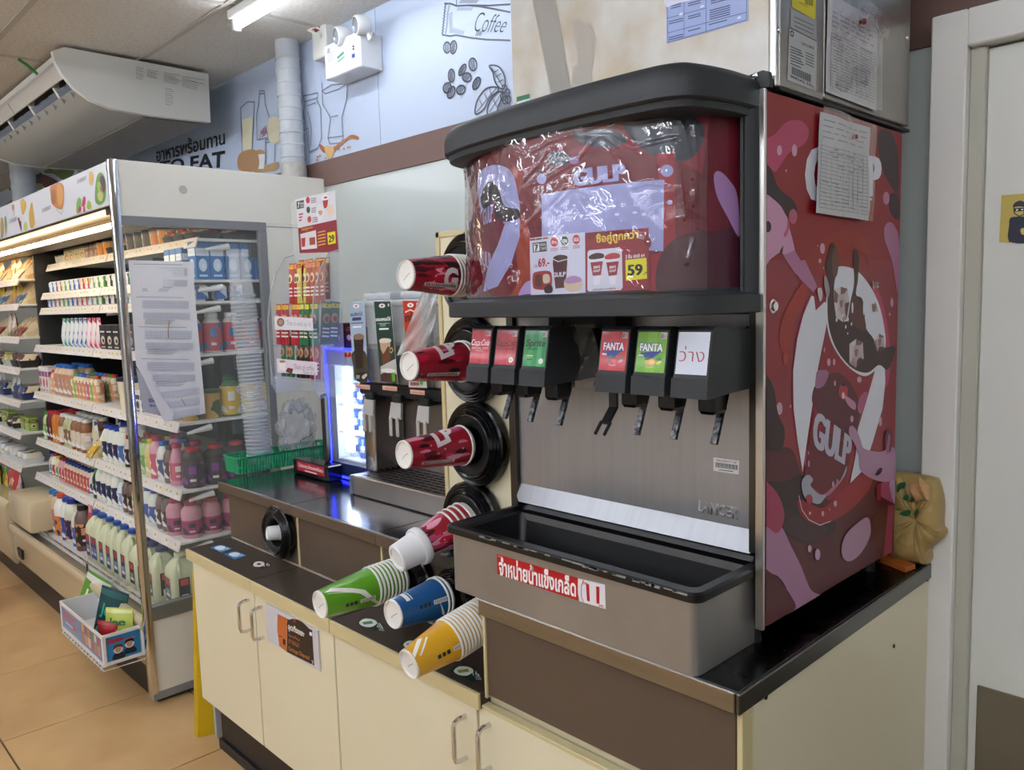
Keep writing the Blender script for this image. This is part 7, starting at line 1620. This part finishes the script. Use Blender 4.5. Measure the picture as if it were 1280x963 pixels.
# seventh and sixth shelves at the glass end
col('sixth', -3.27, 1.262, [(blk, 'black and purple label bottle with red cap', 5)]); 
row('sixth', -3.33, [(pinkw, 'pink wavy bottle with crimson cap', 1), (brn, 'brown bottle with dark cap', 1), (bottle('#d9dcd4', '#1d5aa8', '#24407a', .033, .17), 'white bottle with blue label and blue cap', 1), (bottle('#cf98a4', '#9c1f4a', '#c0405a', .036, .185, lr=(.02, .6)), 'tall pink bottle with crimson cap', 1), (yel, 'pale yellow bottle with yellow cap', 1), (grn, 'light green bottle with green cap', 1), (dkl, 'pinkish bottle with dark label and red cap', 3), (milkw, 'cream milk bottle with blue label', 1), (milkb, 'cream milk bottle with navy label', 3)], 2)
col('seventh', -3.27, 1.245, [(pnk, 'pink bottle with magenta label', 6)])
row('seventh', -3.325, [(pnk, 'pink bottle with magenta label', 1), (brn, 'brown bottle with dark cap', 2), (bottle('#d5dbd0', '#1d4a9c', '#2a4f9c', .036, .16), 'white bottle with blue label', 2), (yel, 'pale yellow bottle with yellow cap', 1), (grn, 'light green bottle with green cap', 1), (brn, 'brown bottle with dark cap', 2), (bottle('#cfd8dc', '#cfd8dc', '#7f9ac4', .030, .15), 'pale blue bottle with white cap', 1), (milkb, 'cream milk bottle with navy label', 4)], 2)
jg = jug('#c9cfae', '#1d4a9c', '#24407c', '#c0463c'); jg2 = jug('#c5ccab', '#23306a', '#2a2733', '#c0463c', .10, .225)
col('bottom', -3.28, 1.175, [(jug('#c7ceab', '#c9ceb0', '#2a2733', '#c0463c', .115, .22), 'squat milk jug with dark label', 4)])
row('bottom', -3.345, [(jg2, 'milk jug with dark label and navy cap', 3), (jg, 'tall milk jug with blue label and blue cap', 6)], 1)
# fifth: bottles and cartons; fourth: bags and packs
col('fifth', -3.27, 1.275, [(tub('#c9a05a', '#3a5a2a', .04, .12), 'jar with green lid', 2), (bottle('#4a7a4a', '#1f5a2a', '#d8b83a', .042, .17, lr=(.05, .75), lab2='#e4e4dc'), 'green bottle with yellow corn label', 3)])
row('fifth', -3.33, [(carton('#d8d9da', '#2a4f9c', '#b83a3a', .055, .055, .11), 'white carton with blue top band', 5), (carton('#e0e0e0', '#26262a', '#26262a', .06, .06, .10), 'white carton with black figures', 2), (tub('#d8cfb4', '#1c2540', .055, .15), 'large cream jar with navy lid', 2)], 1)
sm = {c: bottle('#d9c9a8', c, d, .026, .135, lr=(.05, .75), lab2='#e6ddc8') for c, d in (('#c9502a', '#d99a70'), ('#4f9a2a', '#8fb04a'), ('#c0507a', '#c06a80'), ('#2f6fb8', '#c98a6a'), ('#4fa04a', '#b0b05a'))}
row('fifth', -4.32, [(sm['#c9502a'], 'small creamy bottle with orange cap', 1), (sm['#4f9a2a'], 'small creamy bottle with green cap', 1), (sm['#c0507a'], 'small creamy bottle with pink cap', 1), (sm['#2f6fb8'], 'small creamy bottle with blue cap', 3), (sm['#4f9a2a'], 'small creamy bottle with green cap', 1), (bottle('#cdb394', '#1f5fae', '#b98a70', .036, .175, lr=(.04, .7)), 'tan bottle with wide blue cap', 4), (sm['#c9502a'], 'small creamy bottle with orange cap', 2), (carton('#d8d2d0', '#8a4a9c', '#c0563a', .06, .06, .15), 'multipack carton with purple and orange print', 3)], 2)
col('fourth', -3.27, 1.30, [(bottle('#cfd0cc', '#e6e6e6', '#b83a4a', .040, .165, lr=(.05, .75), lab2='#2f6fa0'), 'white bottle with red and blue label', 5)])
row('fourth', -3.33, [(carton('#b83a4a', '#dfe0e4', '#2f6fa0', .06, .06, .12), 'red carton with white top band', 6), (bottle('#c9d3a8', '#c9b02a', '#6aa04a', .03, .20), 'tall green and yellow bottle', 1), (carton('#1f2230', '#1f2230', '#c8bfae', .09, .06, .12), 'black pack with cream oval print', 5)], 1)
row('fourth', -4.30, [(pouch('#c0405a', '#d98aa0', '#dfd2d6'), 'pink and white pouch', 3), (pouch('#9aa8b8', '#4a6ab0', '#d2d8dc'), 'blue and silver pouch', 4), (pouch('#4a8a5a', '#7ab0c8', '#cfd8d8'), 'green and pale blue pouch', 2)], 1, gap=-.012)
# third and second: yoghurt
yo = [(cupack('#4f9a3a', '#d8d9d4'), 'green and white yoghurt pack'), (cupack('#c03a3a', '#e0c8a0'), 'red and cream yoghurt pack'), (cupack('#2f5fae', '#c8d8e8'), 'blue and white yoghurt pack'), (cupack('#b090c4', '#a0c060'), 'lilac and green yoghurt pack'), (cupack('#26262a', '#d8d8d8'), 'black and white yoghurt pack'), (cupack('#1f5a3a', '#c8d0c8'), 'dark green yoghurt pack')]
for sh_ in ('second', 'third'):
    if sh_ == 'third': col(sh_, -3.27, 1.34, [(cupack('#2f5fae', '#c8d8e8'), 'blue and white yoghurt pack', 4)])
    else: col(sh_, -3.27, 1.36, [(carton('#2a6fb0', '#dfe6ee', '#c4dcf0', .06, .06, .155), 'blue milk carton with white oval', 6)])
    row(sh_, -3.33, [(carton('#2a6fb0', '#dfe6ee', '#c4dcf0', .06, .06, .135 if sh_ == 'second' else .07), 'blue milk carton with white oval', 3), (tub('#dcdcdc', '#dfe0e4', .045, .085), 'white tub with pale lid', 2), (tub('#cfd8e0', '#2f5fae', .045, .075), 'white tub with blue lid', 2), (yo[5][0], yo[5][1], 2), (yo[4][0], yo[4][1], 3)], 1)
    row(sh_, -4.33, [(yo[0][0], yo[0][1], 2), (yo[3][0], yo[3][1], 1), (yo[1][0], yo[1][1], 2), (yo[2][0], yo[2][1], 2), (yo[0][0], yo[0][1], 2), (yo[1][0], yo[1][1], 1), (yo[2][0], yo[2][1], 2)], 1)
# top shelf
row('top', -3.25, [(tray_('#b83a2a', '#4f8a3a', .11, .05), 'low food tray with red and green filling', 3), (tub('#d98a2a', '#e0d8c8', .045, .07), 'orange tub with pale lid', 2), (tub('#3a3430', '#c8c8c4', .05, .09), 'dark cup with pale lid', 3), (tray_('#c9a05a', '#8a5a3a', .12, .06), 'food tray with brown filling', 2)], 2)
row('top', -4.32, [(tub('#d98a2a', '#e0d8c8', .045, .07), 'orange tub with pale lid', 2), (carton('#26262c', '#b8b8b4', '#b83a3a', .07, .05, .085), 'black box with red mark', 3), (carton('#a9b27a', '#d8d8c8', '#b8342a', .09, .05, .075), 'pale green salad box', 4), (tub('#d8d8d8', '#3a5a4a', .03, .05), 'small pot with dark green lid', 3)], 1)
# left half of the sixth, seventh and bottom shelves
jb = bottle('#8a5a3a', '#e0e0dc', '#cfc3b0', .038, .175, lr=(.1, .6), neck=.3); jo = bottle('#c9761f', '#a8222e', '#d88a2a', .033, .18, lr=(.02, .3), neck=.3); jr = bottle('#6a2228', '#a8222e', '#4a1a22', .03, .17)
row('sixth', -4.315, [(wedge('#d8c070', '#d8b02a', .08, .14), 'yellow wrapped sandwich wedge', 1), (pouch('#d3d4cf', '#2a4f9c', '#cfc9a8', .11, .17), 'white pouch with blue stripes', 1), (jb, 'brown milk tea bottle with white cap', 3), (bottle('#b4b88a', '#e0e0dc', '#7a5a3a', .034, .175), 'olive green bottle with white cap', 2), (jb, 'brown milk tea bottle with white cap', 1), (jo, 'orange juice bottle with red cap', 2), (jr, 'dark red juice bottle with red cap', 2), (grn, 'light green bottle with green cap', 1)], 2)
yk = bottle('#d2b9a0', '#23408c', '#b8504a', .026, .125, lr=(.05, .7), lab2='#e2d3c0')
row('seventh', -4.315, [(bottle('#1f3a2a', '#1f9a5a', '#1a3324', .034, .15), 'dark green bottle with green cap', 1), (bottle('#dcd9cf', '#dcd9cf', '#23408c', .03, .12), 'white drink pot with blue stripe', 1), (yk, 'small peach drink bottle with navy cap', 8), (bottle('#cfa0a0', '#a8222e', '#b8404a', .026, .13), 'small pink drink bottle with red cap', 2), (bottle('#cfd4a8', '#c9b83a', '#6a9a4a', .027, .13), 'small green drink bottle with yellow cap', 1), (bottle('#dcdcd8', '#a8222e', '#b83a3a', .030, .14), 'white drink bottle with red cap', 1), (bottle('#c9bfa4', '#2f6fb8', '#2f5a9c', .026, .13), 'small cream bottle with blue cap', 1)], 2)
row('bottom', -4.14+.06, [(jg, 'tall milk jug with blue label and blue cap', 1), (pouch('#d07a86', '#b84a5a', '#dca0a8', .10, .24), 'tall pink carton with gold figures', 2), (bottle('#6a5650', '#1f1a1a', '#2a1d1c', .048, .235, lr=(.12, .6), lab2='#c98a6a'), 'large chocolate milk bottle with black cap', 1), (bottle('#d5d7c8', '#d5d7c8', '#3f62b0', .036, .21, lr=(.02, .5)), 'cream bottle with blue lower label', 1), (bottle('#d3d7c6', '#1f2f8c', '#20264a', .046, .24, lr=(.12, .55), lab2='#c97a7a'), 'large milk bottle with navy cap and label', 1), (bottle('#d8dad0', '#23409c', '#1f4aa8', .04, .235, lr=(.02, .55)), 'milk bottle with bright blue label', 1), (bottle('#dcdcda', '#c9502a', '#d8823a', .052, .24, lr=(.05, .5), lab2='#3a3a5a'), 'large white bottle with orange cap', 1), (bottle('#cdb490', '#2f6fae', '#b8806a', .036, .235, lr=(.05, .6)), 'tan bottle with blue cap', 2)], 1)
# ---- far unit
FS = [('first', 1.70, 1.25), ('second', 1.52, 1.22), ('third', 1.36, 1.20), ('fourth', 1.16, 1.19), ('fifth', .985, 1.18), ('sixth', .84, 1.17), ('seventh', .68, 1.15)]
fpx = [('first', (0, 354.6)), ('second', (0, 384)), ('third', (4, 423)), ('fourth', (2, 459.5)), ('fifth', (0, 497)), ('sixth', (0, 533.6)), ('seventh', (0, 571))]
ft = [[(wedge('#c99a5a', '#d8d0b8', .09, .15), 'golden bread roll pack'), (pouch('#c99455', '#a8703a', '#dcb880', .12, .13), 'brown bread bag')],
      [(wedge('#d9c08a', '#4a7a9a', .085, .17), 'cream sandwich pack'), (pouch('#b83a3f', '#d88a6a', '#c8b84a', .11, .15), 'red and orange bag')],
      [(wedge('#cfc0a0', '#b83a3a', .075, .12), 'sandwich pack with red sticker'), (wedge('#d8cfae', '#4a8a6a', .075, .12), 'sandwich pack with green sticker'), (pouch('#d8402a', '#e8a070', '#d8d0c8', .10, .14), 'bright red bag')],
      [(tray_('#5a2a2e', '#7a3a3a', .13, .08), 'dark red food tray'), (tray_('#b8b45a', '#7a8a4a', .12, .07, '#c9c9c0'), 'green salad tray')],
      [(tray_('#2a3a6a', '#a8a8a8', .12, .08, '#2a3560'), 'navy food tray'), (pouch('#8a9098', '#3a4a6a', '#c8ccd0', .11, .12), 'silver and navy bag')],
      [(carton('#8fae4a', '#3a2a24', '#d8c8a8', .10, .05, .08), 'green snack box'), (tray_('#3a3028', '#8a7a4a', .12, .06), 'black food tray')],
      [(tray_('#cfd2d0', '#3a5a4a', .11, .06, '#d8d8d8'), 'white lidded tray'), (tub('#d8d8d4', '#c8c8c8', .05, .07), 'white tub')]]
for (nm, (px_, py_)), prods in zip(fpx, ft):
    yf = 1.22-.012*[f[0] for f in fpx].index(nm); z = at(px_, py_-2, 1, yf).z
    shelf(nm, z, yf, -6.75, -5.385, brk=False)
    x = -5.43; i = 0
    while x > -6.6:
        sp_, ds = prods[(i//2) % len(prods)]; x -= sp_[2]/2; put(sp_, x, yf+.075, z, ds, 'from right, %s far shelf' % nm, RND.uniform(-.15, .15)); x -= sp_[2]/2+.006; i += 1
x = -5.42
for sp_, ds, n in ((pouch('#b03a50', '#7a8a90', '#c8a0a8', .10, .13), 'pink and grey bag', 1), (pouch('#8a6a50', '#c9a890', '#b03a3a', .13, .15), 'brown chevron bag', 2), (pouch('#c9b83a', '#c96a1f', '#4a8a3a', .13, .12), 'yellow and green bag', 4)):
    for _ in range(n): x -= sp_[2]/2; put(sp_, x, 1.15, .475, ds, 'from right in the far base', RND.uniform(-.3, .3)); x -= sp_[2]/2
for p_ in PROTO.values():
    for c in KIDS.get(p_.name, []): bpy.data.objects.remove(c)
    bpy.data.objects.remove(p_)
# log sheets on the end glass
t = thing('log_sheet', 'long printed temperature log sheets taped to the chiller end glass', 'paper sheet', at(205, 430, 0, XE+.004))
zlg = lambda x, y: (150+x/4.0167, 300+y/4.0125); XG = XE+.002
fg = lambda u, v, h: (XG+.001+h*2+.0015*math.sin(v*14)+(.03*max(0, (1.30-v))**1.3), u, v)
A = Art(fg, uv=planeX(XG)[1]); Q = [zlg(42, 102), zlg(372, 110), zlg(372, 240), zlg(428, 870), zlg(220, 912), zlg(118, 690), zlg(80, 630)]
G_ = Art(fg, uv=planeX(XG)[1], cut=.02); G_.poly(Q, '#e8e9ee', 0); G_.build('paper', PR, t)
def lerp2(a, b, t_): return (a[0]+(b[0]-a[0])*t_, a[1]+(b[1]-a[1])*t_)
def lft(y): return lerp2((42, 102), (80, 630), (y-102)/528) if y < 630 else lerp2((80, 630), (160, 800), (y-630)/170)
def rgt(y): return lerp2((372, 240), (428, 870), max(0, (y-240)/630))
for y0, n in ((125, 5), (290, 4), (440, 5), (600, 4)):
    for k in range(2):
        ya, yb_ = y0+15+k*60, y0+52+k*52; a = lft((ya+yb_)/2)[0]+55; b = rgt(ya)[0]-35
        A.poly([zlg(a, ya), zlg(b, ya+4), zlg(b, yb_+4), zlg(a, yb_)], '#d0d3de', 1)
        for q in range(22): xx = a+(b-a)*q/21; A.line([zlg(xx, ya), zlg(xx, yb_)], .0010, '#a9adbd', 2)
        for q in range(4): yy = ya+(yb_-ya)*q/3; A.line([zlg(a, yy), zlg(b, yy+4)], .0010, '#a9adbd', 2)
    for k in range(3): a = lft(y0+115)[0]+60; A.line([zlg(a, y0+112+k*9), zlg(a+150-k*12, y0+114+k*9)], .0018, '#777d90', 2)
    A.line([zlg(lft(y0)[0]+25, y0-4), zlg(rgt(y0)[0]-60, y0)], .0016, '#777d90', 2)
for k in range(3): ya = 745+k*50; A.poly([zlg(200+k*22, ya+20), zlg(395, ya-6), zlg(398, ya+25), zlg(215+k*22, ya+50)], '#d0d3de', 1); [A.line([zlg(205+k*22+q*12, ya+20-q*1.5), zlg(208+k*22+q*12, ya+48-q*1.5)], .0010, '#a9adbd', 2) for q in range(15)]
A.line([zlg(245, 408), zlg(238, 450), zlg(240, 490)], .003, '#b08a6a', 3); A.line([zlg(305, 795), zlg(325, 830)], .003, '#b08a6a', 3)
A.build('log_print', PR, t)
A = Art(lambda u, v, h: (XG+.018+h, u, v), uv=planeX(XG)[1]); A.poly([zlg(118, 690), zlg(145, 712), zlg(262, 868), zlg(250, 905), zlg(218, 912)], '#e2e4ea', 1); A.build('folded_corner', PR, t)
t = thing('small_note', 'small white note with blue figures behind the folded log sheet', 'note', at(190, 500, 0, XE+.002)); A = art(planeX(XE+.0012))
A.poly([zlg(80, 640), (zlg(130, 700)), zlg(205, 835), zlg(200, 880), zlg(115, 862)], '#b4b8c6', 1); A.fit('B56', [zlg(145, 815), zlg(175, 815), zlg(175, 795), zlg(145, 795)], '#3a4fa0', 2, bold=.03); A.fit('Big', [zlg(150, 842), zlg(180, 842), zlg(180, 825), zlg(150, 825)], '#3a4fa0', 2, bold=.02)
A.build('note_print', PR, t)
# ---- wire snack basket in front of the post
wb = thing('wire_basket', 'white wire basket with blue printed panels hung at the chiller front', 'basket', (-3.52, .98, .15))
bxa, bxb, bya, byb, bza, bzb = -3.80, -3.255, .905, 1.062, .200, .315
M_wire = mat('wire_white', '#dfe0e0', .35)
for x, y in ((bxa, bya), (bxb, bya), (bxb, byb-.012), (bxa, byb-.012)): MB().box(x-.007, x+.007, y-.004, y+.010, bza-.01, bzb, bev=.002).build('corner_post', M_wire, wb)
MB().box(bxa, bxb, bya-.005, bya, bzb-.012, bzb+.001).box(bxa, bxb, bya-.005, bya, bza-.008, bza+.004).build('front_rail', M_wire, wb)
MB().box(bxb, bxb+.006, bya, byb-.012, bzb-.012, bzb+.001).box(bxb, bxb+.006, bya, byb-.012, bza-.008, bza+.004).build('end_rail', M_wire, wb)
MB().box(bxa, bxb, byb-.012, byb-.008, bza, bzb).box(bxa-.004, bxa, bya, byb-.01, bza, bzb).build('back_panel', M_wire, wb)
MB().box(bxa, bxb, bya, byb-.01, bza-.004, bza).build('basket_floor', M_wire, wb)
MB().box(bxa+.01, bxb-.01, bya+.001, bya+.004, bza, bzb-.004).box(bxb-.004, bxb-.001, bya+.006, byb-.016, bza, bzb-.004).build('backing', mat('panel_grey', '#a8aab0', .4), wb)
wr_ = MB()
for k in range(14): x = bxa+.02+k*(bxb-bxa-.04)/13; wr_.tube([(x, bya-.002, bza-.004), (x+.004, bya-.010, bza-.022), (x+.014, bya-.002, bza-.010)], .0022, 5)
wr_.tube([(bxa, bya-.004, bza-.026), (bxb, bya-.004, bza-.026), (bxb+.004, byb, bza-.026)], .0022, 5); tag(wr_.build('wires', M_wire, wb), kind='stuff')
A = Art(lambda u, v, h: (bxa+.008+(bxb-bxa-.016)*u, bya-.0012-h, bza+.006+(bzb-bza-.020)*v))
A.rect(0, 0, 1, 1, '#5f7fae', 1); A.rect(0, 0, .5, 1, '#6a8cba', 2)
for k in range(6): A.rect(.04+.02*(k % 2), .80-.07*k, .40-.03*k, .84-.07*k, '#b83a5a', 3)
A.fit('FESTIVAL', [(.04, .62), (.40, .62), (.40, .84), (.04, .84)], '#c04a6a', 4, bold=.05, px=False) if 0 else None
for k in range(6): x = .52+.075*k; A.rect(x, .12, x+.06, .55, ('#b8704a', '#c99a5a', '#d8c8c0', '#b05a5a', '#a88a6a', '#c98a8a')[k], 3); A.rect(x+.005, .60, x+.055, .92, ('#d8b84a', '#b83a3a', '#c97a4a', '#4a8a4a', '#d8d0c0', '#b04a4a')[k], 3)
A.rect(.30, .25, .36, .5, '#c84a5a', 4); A.rect(.1, .3, .28, .36, '#e0d8e0', 4); A.build('front_print', PRG, wb)
A = Art(lambda u, v, h: (bxb+.001+h, bya+.010+(byb-bya-.030)*u, bza+.006+(bzb-bza-.020)*v))
A.rect(0, 0, 1, 1, '#2f80b8', 1); A.rect(.04, .72, .50, .88, '#a8344f', 2); A.rect(.5, .70, .85, .75, '#c0506a', 2)
for cx, cy_, hc in ((.34, .42, '#5a2f24'), (.68, .52, '#17181c')):
    A.blob([(cx-.17, cy_-.40), (cx-.12, cy_-.18), (cx+.12, cy_-.18), (cx+.18, cy_-.42)], '#1f2a3a', 3, px=False); A.ell(cx, cy_, .14, .19, '#e6e4e6', 3); A.ell(cx, cy_-.01, .095, .15, '#c99a84', 4); A.blob([(cx-.13, cy_), (cx-.12, cy_+.15), (cx, cy_+.19), (cx+.12, cy_+.15), (cx+.13, cy_), (cx+.07, cy_+.07), (cx-.06, cy_+.08)], hc, 5, px=False)
    A.ell(cx-.035, cy_-.01, .012, .012, '#2a1a18', 6, n=8); A.ell(cx+.04, cy_-.01, .012, .012, '#2a1a18', 6, n=8); A.rect(cx-.02, cy_-.085, cx+.03, cy_-.075, '#a84a4a', 6)
A.build('end_print', PRG, wb)
def snack(label, c, w_, h, tilt, yaw, cols, txt, tcol, roll=0.):
    t = thing('snack_bag', label, 'snack bag', c); t.rotation_euler = (tilt, roll, yaw); WL[t.name] = Vector(); rg = []
    for j in range(9):
        v = j/8; th = .022*math.sin(math.pi*v)**.6+.0012 if 0 < j < 8 else .0012; rg.append([Vector((w_*(i/8-.5), -th*math.sin(math.pi*i/8)-.0004, h*v)) for i in range(9)]+[Vector((w_*(i/8-.5), th*math.sin(math.pi*i/8)+.0004, h*v)) for i in range(8, -1, -1)])
    MB().loft(rg, cap=True).build('bag_body', mat('snk_'+cols[0], cols[0], .25), t)
    A = Art(lambda u, v, h_: (u, -(.022*math.sin(math.pi*min(max(v/h, .001), .999))**.6+.0012)*math.sin(math.pi*min(max(u/w_+.5, 0), 1))-.002-h_, v), cut=.01)
    for k in range(3): A.ell(w_*(-.25+.25*k), h*(.25+.1*(k % 2)), w_*.16, h*.12, cols[1+k % (len(cols)-1)], 1)
    A.rect(-w_*.48, h*.88, w_*.48, h*.97, cols[-1], 1); txt[0] and A.fit(txt[0], [(-w_*.30, h*.52), (w_*.32, h*.52), (w_*.32, h*.76), (-w_*.30, h*.76)], tcol, 3, bold=.05, px=False)
    if len(txt) > 1: A.fit(txt[1], [(-w_*.24, h*.36), (w_*.26, h*.36), (w_*.26, h*.47), (-w_*.24, h*.47)], tcol, 3, bold=.02, px=False)
    A.build('bag_print', PRG, t)
snack('pale green bag reading Jee in the wire basket, nearest the post', Vector((-3.335, .985, .225)), .125, .15, -.15, .6, ['#b9c55a', '#a8303a', '#c8d08a', '#d8dc9a'], ('Jee', 'Deli'), '#1f6a3a')
snack('dark teal bag leaning in the middle of the wire basket', at(130, 812, 1, .985), .14, .26, -.12, .5, ['#12464a', '#2a8aa0', '#c99a84', '#1a5a5a'], ('Jee', 'snack'), '#2fa07a', .22)
snack('bright green bag with a silver top sticking out of the wire basket', at(102, 795, 1, 1.0), .15, .30, -.1, .45, ['#5f9a3a', '#c98a9a', '#3a8ab0', '#d8dcd0'], ('Jee',), '#e8e8c8', .38)
snack('red bag lying low in the wire basket', Vector((-3.36, .955, .215)), .11, .11, -.1, .5, ['#a8232a', '#c84a3a', '#d8c0a0', '#a8232a'], ('',), '#e8c8b0')
# orange shopping basket at the left edge
ob_ = thing('shopping_basket', 'orange plastic shopping basket cut off by the left photo edge', 'basket', (-5.0, .80, 0))
ox0, ox1, oy0, oy1 = -5.25, -4.86, .62, .86; M_or = mat('basket_orange', '#c9481f', .35)
z0b = .03; zt_b = .225
MB().box(ox0+.02, ox1-.02, oy0+.02, oy1-.02, z0b, z0b+.006).build('base', M_or, ob_)
MB().loft([ringz(ox0-.012, ox1+.012, oy0-.012, oy1+.012, .03, zt_b-.02), ringz(ox0-.014, ox1+.014, oy0-.014, oy1+.014, .03, zt_b), ringz(ox0-.002, ox1+.002, oy0-.002, oy1+.002, .03, zt_b), ringz(ox0-.004, ox1+.004, oy0-.004, oy1+.004, .03, zt_b-.03)]).build('rim', M_or, ob_)
bs = MB()
for k in range(15):
    x = ox0+.01+(ox1-ox0-.02)*k/14; bs.box(x-.005, x+.005, oy0-.002, oy0+.002, z0b, zt_b-.02); bs.box(x-.005, x+.005, oy1-.002, oy1+.002, z0b, zt_b-.02)
for k in range(9):
    y = oy0+.01+(oy1-oy0-.02)*k/8; bs.box(ox1-.002, ox1+.002, y-.006, y+.006, z0b, zt_b-.02); bs.box(ox0-.002, ox0+.002, y-.006, y+.006, z0b, zt_b-.02)
tag(bs.build('slats', M_or, ob_), kind='stuff')
for zz_ in (z0b+.004, .10, .15): MB().loft([ringz(ox0-.002, ox1+.002, oy0-.002, oy1+.002, .02, zz_), ringz(ox0-.003, ox1+.003, oy0-.003, oy1+.003, .02, zz_+.010)]).build('band', M_or, ob_)
for x, y in ((ox0+.04, oy0+.04), (ox1-.04, oy0+.04), (ox0+.04, oy1-.04), (ox1-.04, oy1-.04)): MB().lathe([(0, 0), (.012, 0), (.012, z0b)], 8, M=Matrix.Translation((x, y, 0))).build('foot', M_or, ob_)
t = thing('bottle', 'bottle with green cap lying in the orange shopping basket', 'bottle', (-4.92, .74, .12)); Mx = cupM((-5.02, .74, .13), (1, .2, .5))
MB().lathe([(0, 0), (.03, 0), (.032, .01), (.032, .12), (.014, .16), (.014, .17)], 14, M=Mx).build('bottle_body', mat('btl_gr', '#c9b9a0', .3), t); MB().lathe([(.017, .168), (.018, .17), (.018, .195), (0, .197)], 12, M=Mx).build('cap', mat('cap_gr', '#4f9a3a', .35), t)

for o in bpy.data.objects:
    if 'label' in o and len(o['label'].split()) > 16: o['label'] = ' '.join(o['label'].split()[:16])
